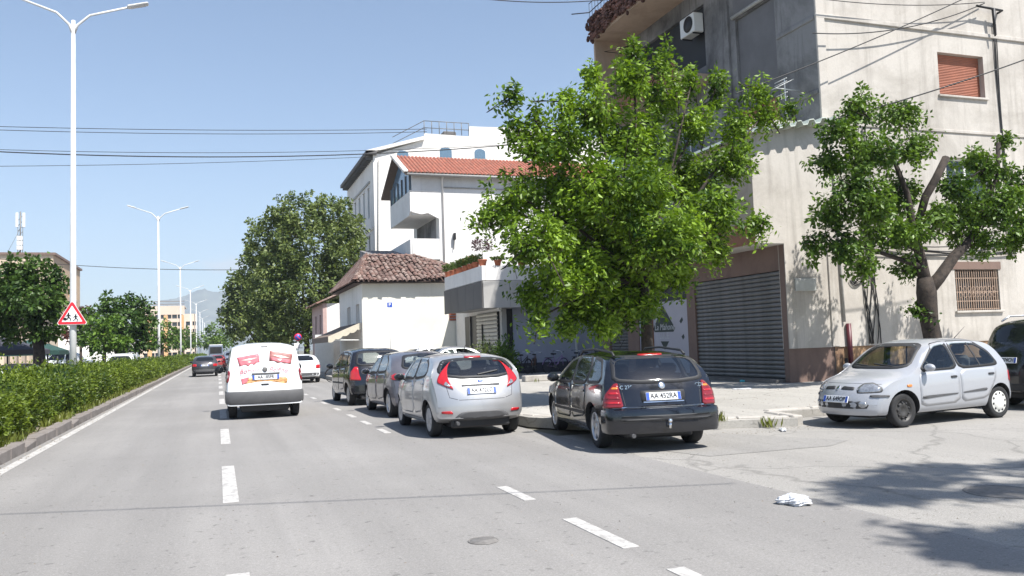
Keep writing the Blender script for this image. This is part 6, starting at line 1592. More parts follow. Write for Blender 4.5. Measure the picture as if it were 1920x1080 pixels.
# ---------------- dark estate at the corner
def estate():
    P = dict(top=[(-2.24, .50), (-2.23, .62), (-2.16, .66), (-2.10, .88), (-2.04, 1.0), (-1.70, 1.33), (-1.58, 1.375), (-1.0, 1.415), (-0.2, 1.42), (0.35, 1.36), (1.05, .99), (1.2, .93), (1.9, .83), (2.14, .74), (2.23, .5)],
             belt=[(-2.2, .97), (-1.6, .95), (0.3, .90), (1.05, .88), (1.9, .78), (2.2, .6)], plan=[(-2.24, .80), (-2.0, .845), (-1.2, .86), (1.2, .86), (1.8, .83), (2.23, .74)],
             bot=[(-2.24, .29), (-1.2, .29), (-1.1, .22), (1.8, .19), (2.23, .22)], roofw=.69, kf=.26, kr=.15, re=.055, rp=[(.3, -.02), (.55, -.045), (.63, -.02), (.66, 0)])
    hx, hy = 5.81-5.33, 14.22-11.30; yaw = math.atan2(-hx, hy)
    c = Car('parked_car', P, P_navy, 'blue black estate car with roof rails and tow ball parked askew at the corner kerb', 'car', (6.31, 12.62), yaw)
    for m in 'LR':
        c.window([(.78, .935), (.3, 1.27), (-.05, 1.325), (-.10, .945)], m, M_glass); c.window([(-.17, .945), (-.12, 1.328), (-.82, 1.325), (-.98, 1.2), (-.98, .96)], m, M_glass); c.window([(-1.06, .97), (-1.06, 1.27), (-1.0, 1.32), (-1.42, 1.29), (-1.72, 1.06), (-1.66, .99)], m, M_glass)
        for pts in ([(-.12, .36), (1.0, .34), (.98, .75), (.8, .90), (-.12, .93)], [(-.15, .36), (-.15, .93), (-1.0, .95), (-1.05, .78), (-.95, .45)]): c.add('door', pts, m, P_navy, off=.003, rnd=1, skirt=.006, rings=6)
        c.strip('side_moulding', [(-.95, .50), (1.0, .48)], m, M_trim, .05, .012)
        c.strip('chrome_line', [(-.95, .53), (1.0, .51)], m, M_chrome, .008, .014)
        c.handle(.05, .80, m); c.handle(-.9, .83, m)
        c.strip('sill_line', [(-.9, .28), (.95, .27)], m, M_trim, .02, .004)
        rl = [(-1.55, 0), (.25, 0)]
        sx = -1 if m == 'L' else 1
        q = MB(); q.tube([(sx*.545, -1.62, 1.35), (sx*.54, -1.5, 1.41), (sx*.54, -.6, 1.455), (sx*.54, .1, 1.435), (sx*.545, .28, 1.35)], .018, 7); q.build('roof_rail', M_trim, c.root)
        c.add('headlight', [(1.55, .66), (2.0, .62), (2.02, .76), (1.6, .8)], m, M_clear, off=.006, n=24, rings=3)
    c.window([(-.66, 1.02), (-.60, 1.27), (-.5, 1.325), (.5, 1.325), (.60, 1.27), (.66, 1.02), (.3, .985), (-.3, .985)], 'B', M_glassd, 'rear_window', y_in=-1.2, rnd=1)
    c.window([(-.66, 1.0), (-.52, 1.33), (.52, 1.33), (.66, 1.0)], 'F', M_glass, 'windscreen', y_in=0.2)
    c.add('high_brake_light', [(-.2, 1.345), (.2, 1.345), (.2, 1.372), (-.2, 1.372)], 'B', M_red, off=.012, n=20, rings=2)
    for sx in (-1, 1):
        md = ('CB', sx, .45, -1.75)
        l_ = c.add('tail_light', [(20, .63), (64, .63), (65, .72), (56, .85), (46, .965), (36, .97), (28, .82)], md, M_dred, off=.013, n=40, rings=5, rnd=1)
        for z, mt in ((.70, M_red), (.765, M_dred), (.83, M_red), (.90, M_amber)): c.add('lens_band', [(25+(z-.7)*45, z-.014), (60-(z-.7)*50, z-.014), (58-(z-.7)*50, z+.014), (27+(z-.7)*45, z+.014)], md, mt, l_, off=.018, n=24, rings=2, skirt=.004)
    c.strip('bumper_chrome', [(-.74, .635), (.74, .635)], 'B', M_chrome, .012, .006)
    c.bumper_bar(.275, .605, 64, -1.45, .025, P_navy)
    c.add('bumper_rub_strip', [(-60, .46), (-60, .52), (60, .52), (60, .46)], ('CB', 1, 0, -1.45), M_trim, off=.038, n=96, rings=3, rnd=0)
    c.add('plate_recess', [(-.32, .70), (.32, .70), (.34, .86), (-.34, .86)], 'B', M_trim, off=.003, n=28, rings=3, rnd=0)
    c.plate('AA 452RA', .775)
    c.strip('plate_light_bar', [(-.3, .70), (.3, .70)], 'B', M_chrome, .015, .012)
    c.add('emblem', [(.05*math.cos(a), .925+.05*math.sin(a)) for a in [i*math.pi/8 for i in range(16)]], 'B', M_chrome, off=.010, n=20, rings=2)
    for t, x in (('C 220', -.52), ('CDI', .58)):
        p, n = c.hit(c.proj('B'), x, .91, .008); o = link('badge_lettering', text_mesh(t, .075, .003), M_chrome, c.root, p, (R(84), 0, 0))
    c.strip('tailgate_gap', [(-.60, 1.0), (-.56, .66)], 'B', M_trim, .01, .0015); c.strip('tailgate_gap', [(.60, 1.0), (.56, .66)], 'B', M_trim, .01, .0015)
    c.mirror(.78, .95, .80, P_navy)
    q = MB(); q.tube([(0, -2.15, .36), (0, -2.36, .36), (0, -2.37, .42)], .02, 7); q.ball((0, -2.37, .45), .032); q.build('tow_ball', M_chrome, c.root)
    MB().tube([(-.5, -2.1, .26), (-.5, -2.27, .25)], .03, 8).build('exhaust', M_gtrim, c.root)
    q = MB(); q.tube([(0, -.2, 1.46), (0, -.5, 1.62)], [.008, .003], 5); q.build('aerial', M_trim, c.root)
    c.finish((.80, 1.345, -1.345), .315, .2, 'alloy', cabin=(-2.0, .98, .42))
estate()
# ---------------- small silver hatchback facing us
def micra():
    P = dict(top=[(-1.78, .50), (-1.77, .62), (-1.70, .82), (-1.62, .95), (-1.25, 1.33), (-1.12, 1.385), (-0.6, 1.43), (0.0, 1.43), (0.32, 1.37), (0.98, .97), (1.12, .91), (1.6, .80), (1.80, .70), (1.88, .60), (1.92, .45)],
             belt=[(-1.75, .93), (-1.2, .92), (0.3, .88), (1.0, .85), (1.6, .74), (1.9, .55)], plan=[(-1.78, .70), (-1.6, .755), (-1.0, .785), (0.9, .785), (1.4, .765), (1.7, .73), (1.92, .66)],
             bot=[(-1.78, .32), (-1.4, .24), (1.4, .22), (1.92, .22)], roofw=.715, kf=.30, kr=.22, re=.06, fp=[(.2, -.02), (.3, .03), (.5, .03), (.56, .0), (.8, -.02)])
    yaw = math.atan2(-(10.56-12.96), (10.85-11.08))
    d = Vector((10.56-12.96, 10.85-11.08)).normalized(); nrm = Vector((-d.y, d.x))
    mid = Vector((11.76, 10.965)) ; inward = Vector((d.y, -d.x)); inward = inward if inward.y > 0 else -inward
    cpos = mid+inward*0.70
    c = Car('parked_car', P, P_silver2, 'small pale silver hatchback with a black steel front wheel parked facing the road', 'car', tuple(cpos), yaw)
    for m in 'LR':
        c.window([(.78, .915), (.28, 1.31), (-.02, 1.35), (-.12, .925)], m, M_glass); c.window([(-.2, .925), (-.1, 1.35), (-.72, 1.345), (-1.02, 1.18), (-1.18, .95)], m, M_glass)
        for pts in ([(-.14, .34), (.82, .32), (.84, .7), (.8, .87), (-.14, .9)], [(-.17, .34), (-.17, .9), (-1.12, .9), (-1.08, .72), (-.84, .38)]): c.add('door', pts, m, P_silver2, off=.003, rnd=1, skirt=.006, rings=6)
        c.add('rub_strip', [(-.1, .49), (.8, .445), (.8, .50), (-.08, .51)], m, M_gtrim, off=.012, n=30, rings=3, rnd=1)
        c.add('rub_strip', [(-.2, .495), (-.82, .51), (-.82, .56), (-.2, .515)], m, M_gtrim, off=.012, n=30, rings=3, rnd=1)
        c.handle(.0, .78, m, M_trim, .14); c.handle(-.95, .79, m, M_trim, .14)
        c.add('side_indicator', [(1.02, .66), (1.12, .66), (1.12, .70), (1.02, .70)], m, M_amber, off=.010, n=16, rings=2)
        c.strip('quarter_bar', [(-.72, .94), (-.58, 1.34)], m, M_trim, .03, .006)
    c.window([(-.60, .97), (-.46, 1.33), (.46, 1.33), (.60, .97)], 'F', M_glass, 'windscreen', y_in=0.2)
    c.window([(-.5, .98), (-.45, 1.3), (.45, 1.3), (.5, .98)], 'B', M_glassd, 'rear_window', y_in=-1.0)
    for sx in (-1, 1):
        md = ('CF', sx, .30, 1.42)
        c.add('lamp_housing', [(9, .575), (66, .59), (71, .66), (55, .75), (18, .74), (6, .66)], md, M_gtrim, off=.003, n=36, rings=5)
        h_ = c.add('headlight', [(12, .585), (62, .60), (66, .66), (52, .735), (20, .725), (10, .66)], md, M_clear, off=.008, n=36, rings=5, dome=.01)
        c.add('fog_light', [(sx*.47+.055*math.cos(a), .40+.055*math.sin(a)) for a in [i*math.pi/6 for i in range(12)]], 'F', M_clear, off=.012, n=20, rings=3)
        c.add('bumper_strip', [(38, .515), (82, .515), (82, .55), (38, .555)], md, M_gtrim, off=.012, n=30, rings=3, rnd=1)
        c.add('grille', [(sx*.06, .635), (sx*.30, .625), (sx*.30, .675), (sx*.085, .69)] if sx > 0 else [(-.085, .69), (-.30, .675), (-.30, .625), (-.06, .635)], 'F', M_trim, off=.004, n=28, rings=3, rnd=1)
        c.add('tail_light', [(20, .62), (70, .64), (66, .82), (30, .84)], ('CB', sx, .40, -1.3), M_red, off=.012, n=28, rings=4)
    c.add('badge', [(-.035, .655), (0, .615), (.035, .655), (0, .70)], 'F', M_chrome, off=.012, n=20, rings=2, rnd=1)
    c.add('air_intake', [(-.52, .33), (-.55, .40), (-.5, .455), (.5, .455), (.55, .40), (.52, .33)], 'F', M_trim, off=.003, n=40, rings=4, rnd=1)
    c.plate('AA 649OP', .475, 'F', -0.03)
    c.strip('bonnet_gap', [(-.62, .72), (-.35, .735), (.35, .735), (.62, .72)], 'F', M_trim, .008, .0015)
    for x in (-.35, .15): c.strip('wiper', [(x, .985), (x+.42, 1.02)], 'F', M_trim, .018, .014)
    c.mirror(.68, .93, .735, P_silver2, (.10, .06, .065))
    MB().tube([(-.3, -.7, 1.42), (-.3, -1.0, 1.62)], [.007, .003], 5).build('aerial', M_trim, c.root)
    c.finish((.735, 1.18, -1.18), .282, .165, 'steel', cabin=(-1.4, .92, .42), rims=('steel', 'white'))
micra()
# ---------------- white printed van in the lane
def van():
    P = dict(top=[(-2.05, .45), (-2.04, .60), (-2.0, .70), (-1.965, 1.2), (-1.86, 1.62), (-1.78, 1.74), (-1.6, 1.80), (-0.8, 1.83), (0.4, 1.80), (0.85, 1.68), (1.62, 1.08), (1.75, 1.0), (2.15, .84), (2.3, .68), (2.36, .5)],
             belt=[(-2.05, 1.05), (0.4, 1.05), (1.6, .98), (2.3, .7)], plan=[(-2.05, .86), (-1.85, .885), (-1.2, .90), (1.4, .90), (1.9, .85), (2.36, .74)],
             bot=[(-2.05, .39), (1.6, .37), (2.36, .3)], roofw=.80, kf=.36, kr=.10, re=.10, rp=[(.4, -.05), (.6, -.05), (.68, -.01), (.75, 0)])
    c = Car('delivery_van', P, P_white, 'white delivery van with printed chocolate advert on its rear doors driving away', 'van', (1.07, 22.95), 0.0, hollow=False)
    c.bumper_bar(.36, .665, 63, -1.25, .045, M_gtrim)
    for sx in (-1, 1): 
        md = ('CB', sx, .6, -1.6)
        l_ = c.add('tail_light', [(36, .88), (62, .88), (60, 1.16), (32, 1.16)], md, M_dred, off=.014, n=32, rings=4, rnd=1)
        c.add('lens', [(38, .98), (58, .98), (57, 1.06), (38, 1.06)], md, plain('smoked_lens', (.35, .25, .25), .2), l_, off=.0175, n=20, rings=3, rnd=1)
    c.plate('AA 185FR', .985, 'B', 0.02, (.62, .115))
    c.strip('handle_bar', [(-.3, 1.07), (.34, 1.07)], 'B', M_gtrim, .035, .03)
    c.add('high_brake_light', [(-.08, 1.70), (.08, 1.70), (.08, 1.725), (-.08, 1.725)], 'B', M_gtrim, off=.012, n=16, rings=2)
    c.add('emblem', [(.06*math.cos(a), 1.17+.06*math.sin(a)) for a in [i*math.pi/8 for i in range(16)]], 'B', M_slat, off=.012, n=20, rings=2)
    c.add('door_latch', [(-.09, .795), (.09, .795), (.09, .835), (-.09, .835)], 'B', M_trim, off=.012, n=20, rings=2)
    c.strip('tailgate_gap', [(-.72, .70), (-.70, 1.1), (-.62, 1.70), (.62, 1.70), (.70, 1.1), (.72, .70)], 'B', M_gtrim, .008, .0015)
    # printed pictures
    PK = plain('print_pink', (.62, .17, .20), .45, var=.25, scale=9); PK2 = plain('print_brown', (.33, .13, .12), .45, var=.45, scale=7); PW = plain('print_cream', (.80, .72, .62), .45, var=.1); PO = plain('print_biscuit', (.62, .33, .14), .45, var=.5, scale=12)
    def pr_(pts, mat, o=.004): return c.add('printed_picture', pts, 'B', mat, off=o, n=40, rings=4, rnd=0, skirt=0.002)
    def vp(px, py):   # zoomed-print pixel -> rear face
        return ((px-645)/1250*1.79*1.0+0.0, 1.79-(py-20)/1060*1.26)
    pr_([vp(200,285), vp(550,220), vp(565,400), vp(520,395), vp(470,450), vp(430,410), vp(380,470), vp(330,430), vp(240,470)], PK)
    pr_([vp(260,350), vp(400,310), vp(530,300), vp(400,350)], PW, .006); pr_([vp(365,380), vp(400,370), vp(430,380), vp(400,400)], PW, .006)
    pr_([vp(730,170), vp(1105,255), vp(1075,465), vp(1010,440), vp(950,440), vp(920,410), vp(850,430), vp(800,380), vp(715,385)], PK2)
    pr_([vp(770,255), vp(900,270), vp(1060,330), vp(900,320)], PW, .006); pr_([vp(850,350), vp(930,345), vp(900,385)], PW, .006); pr_([vp(740,300), vp(900,330), vp(1070,370), vp(1060,440), vp(900,400), vp(745,360)], PK, .005)
    pr_([vp(260,720), vp(330,740), vp(420,690), vp(500,740), vp(640,760), vp(800,745), vp(930,700), vp(1020,740), vp(1000,850), vp(880,790), vp(640,780), vp(430,790), vp(280,830)], PO)
    pr_([vp(260,720), vp(390,680), vp(360,790), vp(280,835)], PK, .006); pr_([vp(930,650), vp(1000,720), vp(900,720)], PW, .006)
    for t, x, z, sz in (('Bohme', -.36, 1.145, .16), ('Belfino', .31, 1.145, .16)):
        p, n = c.hit(c.proj('B'), x, z, .006); o = link('printed_lettering', text_mesh(t, sz, .001, .3), PK, c.root, p, (R(86), R(-4 if x < 0 else 5), 0))
    for m in 'LR':
        c.window([(1.3, 1.12), (.9, 1.52), (.45, 1.6), (.4, 1.1)], m, M_glasso)
        c.strip('door_gap', [(.3, .4), (.3, 1.65)], m, M_gtrim, .01, .0015); c.strip('door_gap', [(-.75, .5), (-.75, 1.65)], m, M_gtrim, .01, .0015); c.strip('slide_rail', [(-1.85, 1.08), (-.75, 1.08)], m, M_gtrim, .03, .006)
        c.add('side_moulding', [(-1.0, .5), (1.0, .48), (1.0, .58), (-1.0, .6)], m, M_gtrim, off=.008, n=30, rings=3, rnd=0)
    c.window([(-.7, 1.15), (-.58, 1.62), (.58, 1.62), (.7, 1.15)], 'F', M_glasso, 'windscreen')
    c.mirror(1.2, 1.12, .90, M_trim, (.12, .08, .11))
    c.finish((.83, 1.34, -1.34), .315, .195, 'steel')
van()
# ---------------- simpler cars in the distance and at the edges
def plaincar(name, label, mat, loc, yaw, kind='hatch', plate=None, group=None, z=0.0, win=None, hollow=False, cat='car', scale=1.0):
    if kind == 'sedan': top = [(-2.15, .60), (-2.13, .80), (-2.0, .95), (-1.6, 1.0), (-1.45, 1.03), (-.95, 1.33), (-.5, 1.40), (0, 1.41), (.35, 1.35), (1.05, .98), (1.2, .92), (1.85, .8), (2.1, .66), (2.15, .5)]
    elif kind == 'suv': top = [(-2.2, .70), (-2.18, .9), (-2.1, 1.12), (-1.95, 1.28), (-1.7, 1.66), (-1.5, 1.72), (-.5, 1.78), (0.2, 1.76), (.6, 1.66), (1.25, 1.16), (1.4, 1.1), (2.0, 1.0), (2.2, .85), (2.28, .6)]
    else: top = [(-2.0, .60), (-1.98, .80), (-1.88, .98), (-1.8, 1.05), (-1.35, 1.35), (-1.1, 1.41), (-.5, 1.44), (0, 1.44), (.4, 1.37), (1.1, 1.0), (1.3, .94), (1.85, .8), (2.05, .66), (2.12, .5)]
    hb = 1.08 if kind == 'suv' else .92
    P = dict(top=top, belt=[(-2, hb+.06), (.4, hb), (1.1, hb-.04), (2.1, .6)], plan=[(top[0][0], .78), (-1.8, .84), (-1, .87), (1.2, .87), (1.8, .8), (top[-1][0], .7)], bot=[(-2.1, .34), (-1.7, .24), (1.7, .22), (2.1, .25)], roofw=.71, kf=.38, kr=.2, re=.06)
    c = Car(name, P, mat, label, cat, loc, yaw, hollow, group, z)
    G_ = win or M_glasso; H_ = max(q[1] for q in top)
    zt = H_-.09
    b2 = -1.25 if kind != 'sedan' else -1.0
    for m in 'LR':
        c.window([(.8, hb+.03), (.32, zt-.06), (-.02, zt), (-.1, hb+.04)], m, G_, seal=False); c.window([(-.17, hb+.04), (-.1, zt), (b2+.4, zt-.01), (b2, hb+.2), (b2-.12, hb+.08)], m, G_, seal=False)
        c.handle(-.02, hb-.12, m); c.handle(-.95, hb-.1, m)
    zr = {'sedan': (1.08, 1.33), 'suv': (1.3, 1.62), 'hatch': (1.09, 1.33)}[kind]
    c.window([(-.6, zr[0]), (-.48, zr[1]), (.48, zr[1]), (.6, zr[0])], 'B', G_, 'rear_window', seal=False, y_in=-.8)
    c.window([(-.64, zr[0]-.03), (-.5, zr[1]+.0), (.5, zr[1]+.0), (.64, zr[0]-.03)], 'F', G_, 'windscreen', seal=False, y_in=.2)
    zl = hb-.1
    for sx in (-1, 1):
        c.add('tail_light', [(14, zl-.12), (66, zl-.1), (64, zl+.05), (18, zl+.06)], ('CB', sx, .42, -1.5), M_red, off=.012, n=28, rings=4)
        c.add('headlight', [(14, zl-.2), (62, zl-.18), (58, zl-.04), (18, zl-.06)], ('CF', sx, .42, 1.5), M_clear, off=.01, n=28, rings=4)
    c.add('bumper', [(-.72, .36), (-.74, .5), (.74, .5), (.72, .36)], 'B', M_trim if kind == 'suv' else M_gtrim, off=.008, n=36, rings=4, rnd=1)
    if plate: c.plate(plate, zl-.04 if kind != 'sedan' else .62)
    c.mirror(.72, hb+.05, .82, mat)
    if kind == 'suv':
        for sx in (-1, 1): MB().tube([(sx*.56, -1.6, 1.70), (sx*.56, -1.4, 1.80), (sx*.56, .2, 1.82), (sx*.57, .45, 1.70)], .02, 7).build('roof_rail', M_alloy, c.root)
    c.finish((.83, 1.3, -1.3), .33 if kind == 'suv' else .305, .19, 'alloy', cabin=(-1.5, 1.05, .45))
    return c
yaw_e = -math.pi/2
plaincar('parked_car', 'black off roader with roof rails parked nose to tail behind the pale silver hatchback', P_black, (16.55, 11.95), yaw_e-0.06, 'suv', 'AB 074CH')
plaincar('parked_car', 'white saloon parked beside the awning beyond the white van', P_white, (3.92, 43.6), 0.0, 'sedan')
plaincar('moving_car', 'dark grey hatchback driving away in the fast lane', P_dgrey, (-.84, 63.5), 0.0, 'hatch', 'AA 300BL')
plaincar('moving_car', 'small red tail lit car ahead of the dark grey hatchback', P_redp, (-.1, 84), 0.0, 'hatch')
plaincar('moving_car', 'grey blue estate ahead of the white van', P_blue, (1.35, 94), 0.0, 'suv', 'AA 118KM')
plaincar('parked_car', 'silver saloon with clear windows parked on the plaza before the shop door', P_silver, (PY(838, 660, 34).x, 34.0), math.pi/2+.1, 'sedan', None, None, .14, M_glass, True)
plaincar('parked_car', 'white saloon parked on the plaza beside the blank house wall', P_white, (PY(790, 660, 38.5).x, 38.5), math.pi/2+.2, 'sedan', None, None, .14)
# opposite carriageway, seen over the hedge
plaincar('parked_car', 'white saloon glimpsed through the gap at the near end of the hedge', P_white, (PY(-52, 690, 39).x, 39), math.pi/2, 'sedan')
plaincar('moving_car', 'white people carrier with a long dark window behind the lamp post', P_white, (PY(128, 680, 80).x, 80), -math.pi/2, 'suv', z=0.13).root.scale = (1.1, 1.1, 1.16)
plaincar('parked_car', 'white low car seen over the hedge past the people carrier', P_white, (PY(228, 680, 55).x, 55), math.pi, 'suv')
for k, (px, Y, mt, lab) in enumerate(((275, 75, P_grey, 'grey car over the hedge under the dark linden'), (318, 105, P_dgrey, 'dark car over the hedge near the far lamp'), (30, 42, P_dgrey, 'dark car parked beside the dark green cafe canopy'), (345, 150, P_white, 'small white car far over the hedge'))):
    plaincar('parked_car', lab, mt, (PY(px, 680, Y).x, Y), math.pi, 'hatch')
# bus far ahead
def bus():
    o = empty('bus', (-.3, 165, 0), 0, 'blue and white bus far ahead on the boulevard', 'bus')
    q = MB(); q.bbox((-1.25, 0, .35), (1.25, 10.5, 3.05), .15); q.build('body', P_blue, o)
    MB().bbox((-1.05, -.03, 1.5), (1.05, .05, 2.75), .04).build('rear_window', M_glasso, o)
    for sx in (-1, 1):
        MB().bbox((sx*1.0-.15, -.04, .8), (sx*1.0+.15, .04, 1.1), .03).build('tail_light', M_red, o)
        MB().bbox((sx*1.22-.05, .8, 1.5), (sx*1.22+.05, 9.8, 2.6), .03).build('side_window', M_glasso, o)
        for y in (2.2, 8.2): MB().lathe([(0, -.15), (.48, -.15), (.5, 0), (.48, .15), (0, .15)], 20, 'x', Matrix.Translation((sx*1.08, y, .5))).build('wheel', M_tyre, o)
    MB().bbox((-1.2, .1, 3.05), (1.2, 10, 3.2), .05).build('roof', M_pvc, o)
bus()

# ================================================================== STREET FURNITURE AND SMALL THINGS
M_lamp = plain('white_painted_steel', (0.60, 0.60, 0.59), 0.5, 0.0, 0.14, 2.5)
LX_ = -4.45
lamp_Y = [PX(137, 620, LX_).y, PX(298, 640, LX_).y]
dY_ = lamp_Y[1]-lamp_Y[0]
JZ = PX(139, 42, LX_).z; TIP = PY(278, 8, lamp_Y[0]); ARM = TIP.x-LX_; RISE = TIP.z-JZ
def lamp_post():
    o = empty('street_lamp', (LX_, lamp_Y[0], 0.15), 0, '', 'street lamp', 'twin arm lamps along the median')
    MB().tube([(0, 0, 0), (0, 0, 3), (0, 0, JZ-0.15)], [0.115, 0.10, 0.062], 14).build('pole', M_lamp, o)
    MB().lathe([(0.0, 0.32), (0.15, 0.32), (0.17, 0.0)], 14).build('base_collar', M_lamp, o)
    for s in (-1, 1):
        J = JZ-0.15
        a = MB().tube([(0, 0, J-0.5), (s*0.12, 0, J-0.15), (s*0.5, 0, J+RISE*0.28), (s*ARM*0.75, 0, J+RISE*0.80)], [0.05, 0.045, 0.04, 0.035], 10).build('arm', M_lamp, o)
        q = MB(); M_ = Matrix.Translation((s*ARM*0.86, 0, J+RISE*0.9)) @ Matrix.Rotation(-s*math.atan2(RISE*0.25, ARM*0.3), 4, 'Y')
        q.bbox((-ARM*0.15, -0.13, -0.035), (ARM*0.15, 0.13, 0.045), 0.03, M_); h = q.build('lamp_head', M_lamp, a)
        q = MB(); q.bbox((-ARM*0.11, -0.1, -0.05), (ARM*0.11, 0.1, -0.03), 0.01, M_); q.build('lens', M_clear, h)
    return o
lp0 = lamp_post(); lp0['label'] = 'white twin arm street lamp with a warning sign on its pole'
names = ['white twin arm street lamp rising from the hedge beyond the warning sign lamp', 'third white twin arm street lamp along the median hedge', 'fourth white twin arm street lamp along the median hedge', 'fifth white twin arm street lamp along the median hedge', 'sixth white twin arm street lamp along the median hedge', 'seventh white twin arm street lamp along the median hedge', 'eighth white twin arm street lamp along the median hedge']
for k in range(1, 8):
    c = copy_tree(lp0); c.location.y = lamp_Y[0]+dY_*k; c['label'] = names[k-1]
# warning sign
M_sr = plain('sign_red', (0.62, 0.02, 0.035), 0.4, var=0.05); M_sw2 = plain('sign_white', (0.78, 0.78, 0.78), 0.4, var=0.03); M_sb = plain('sign_black', (0.012, 0.012, 0.012), 0.5, var=0); M_sblue = plain('sign_blue', (0.03, 0.09, 0.45), 0.4, var=0)
sp = PY(140, 593, lamp_Y[0]-0.2)
ws = empty('warning_sign', (LX_, lamp_Y[0]-0.17, sp.z), 0, 'red bordered triangular warning sign with running children on the lamp pole', 'road sign')
def rtri(s, r):
    pts = [(-s/2, -s*0.289), (s/2, -s*0.289), (0, s*0.577)]
    return chaikin(pts, 0) if not r else [(a[0]*(1-r)+b[0]*r, a[1]*(1-r)+b[1]*r) for i in range(3) for a, b in ((pts[i], pts[i-1]), (pts[i], pts[(i+1) % 3]))]
S0 = 0.93
for s, r, y0, y1, mt, nm in ((S0, .07, -0.03, 0.0, M_sw2, 'plate'), (S0*0.955, .07, -0.034, -0.028, M_sr, 'border'), (S0*0.66, .03, -0.038, -0.03, M_sw2, 'panel')):
    MB().prism(rtri(s, r), y0, y1, 'y').build(nm, mt, ws)
def figure(x, z, s, flip):
    q = MB()
    f = -1 if flip else 1
    def seg(a, b, w): 
        a, b = Vector((a[0]*f*s+x, a[1]*s+z)), Vector((b[0]*f*s+x, b[1]*s+z)); d = (b-a).normalized(); n = Vector((-d.y, d.x))*w*s
        q.prism([tuple(a+n), tuple(a-n), tuple(b-n), tuple(b+n)], -0.042, -0.037, 'y')
    q.prism([(x+0.2*s*f*0+0.12*s*math.cos(a), z+0.95*s+0.12*s*math.sin(a)) for a in [i*math.pi/5 for i in range(10)]], -0.042, -0.037, 'y')
    seg((-.05, .82), (0, .3), .14); seg((0, .35), (.28, .08), .08); seg((.28, .08), (.2, -.25), .07); seg((0, .35), (-.2, .0), .08); seg((-.2, 0), (-.5, -.1), .06); seg((-.05, .75), (.35, .5), .06); seg((-.05, .75), (-.4, .45), .06); 
    return q
fg = figure(-0.10, -0.10, 0.21, False); fg.build('child_figure', M_sb, ws); figure(0.11, -0.12, 0.18, False).build('child_figure', M_sb, ws)
MB().prism([(-.24, -.03), (-.15, -.05), (-.17, -.14), (-.26, -.12)], -.042, -.037, 'y').build('satchel', M_sb, ws)
for z in (-0.15, 0.2): MB().box((-0.13, -0.005, z), (0.13, 0.3, z+0.03)).build('clamp', M_slat, ws)
# parking sign and no-parking sign
p = PY(732, 640, 43.5)
ps = empty('parking_sign', (p.x, 43.5, 0.14), 0, 'small square parking sign on a thin pole before the blank white wall', 'road sign')
zt = PY(730, 580, 43.5).z
MB().tube([(0, 0, 0), (0, 0, zt+0.1)], 0.03, 8).build('pole', M_lamp, ps)
MB().bbox((-0.22, -0.05, zt-0.12), (0.22, -0.03, zt+0.26), 0.01).build('plate', M_sw2, ps)
MB().box((-0.13, -0.058, zt-0.03), (0.13, -0.05, zt+0.22)).build('panel', M_sblue, ps)
link('lettering', text_mesh('P', 0.24, 0.002, 0, 0.004), M_sw2, ps, (0.0, -0.06, zt+0.095), (R(90), 0, 0))
p = PY(559, 660, 61); zt = PY(558, 636, 61).z
ns = empty('no_parking_sign', (p.x, 61, 0.14), 0, 'round blue and red no parking sign on a pole beside the pink house', 'road sign')
MB().tube([(0, 0, -0.1), (0, 0, zt+0.2)], 0.035, 8).build('pole', M_lamp, ns)
for r, y, mt, nm in ((0.27, -0.05, M_sr, 'border'), (0.21, -0.06, M_sblue, 'panel')): MB().lathe([(0, y-0.012), (r, y-0.012), (r, y+0.012), (0, y+0.012)], 24, 'y', Matrix.Translation((0, 0, zt))).build(nm, mt, ns)
MB().box((-0.22, -0.078, -0.028), (0.22, -0.073, 0.028), Matrix.Translation((0, 0, zt)) @ Matrix.Rotation(R(45), 4, 'Y')).build('slash', M_sr, ns)
for k in range(2): MB().bbox((-0.28+k*0.1, -0.06, zt-0.75-k*0.05), (0.12+k*0.2, -0.04, zt-0.42-k*0.3), 0.01).build('supplementary_plate', M_sw2, ns)
# overhead wires
def wire(a, b, sag, r, label, name='overhead_wire', n=28):
    a, b = Vector(a), Vector(b); pts = [a.lerp(b, t)-Vector((0, 0, sag*4*t*(1-t))) for t in [i/n for i in range(n+1)]]
    return tag(MB().tube(pts, r, 5, False).build(name, M_cable), label, 'wire')
wire(PY(-350, 226, 62), PY(800, 242, 62), 0.3, 0.022, 'upper thin wire crossing the sky to the tall building')
wire(PY(-350, 230, 62), PY(800, 247, 62), 0.4, 0.022, 'second thin wire just below the upper one')
wire(PY(-350, 262, 38), PX(1060, 262, 16.0), 0.75, 0.024, 'thickest black wire crossing the sky to the corner building')
wire(PY(-350, 266, 38.3), PX(1062, 264, 16.0), 0.5, 0.012, 'thin wire beside the thickest black wire')
wire(PY(-350, 312, 70), PY(690, 294, 78), 0.3, 0.022, 'lowest of the upper wires ending at the tall building corner')
wire(PY(-200, 462, 90), PY(650, 497, 90), 1.2, 0.03, 'faint low wire running behind the lamp posts')
wire(PY(820, -14, 30), PY(1150, -2, 30), 0.25, 0.02, 'wire at the very top above the bright tree')
wire(PY(1380, 175, 20.0), PY(1860, -28, 20.2), 0.12, 0.018, 'cable running up across the corner of the cream wall')
wire(PY(1524, 62, 20.35), PY(1846, 6, 20.35), 0.35, 0.018, 'sagging cable along the top of the cream wall')
wire(PY(1540, -2, 20.3), PY(1846, 4, 20.3), 0.15, 0.014, 'thin cable at the roof end of the cream wall')
wire(PY(1560, 225, 17.6), PY(2000, 82, 16.5), 0.1, 0.02, 'black cable passing over the lopped tree and terracotta blind')
A_, B_ = G(-400, 980), G(930, 925); D_ = Vector((SUN.x/SUN.z, SUN.y/SUN.z, 1))*8.2
wire(A_+D_, B_+(B_-A_)*0.35+D_, 0.1, 0.014, 'wire above the near carriageway whose shadow crosses the asphalt')
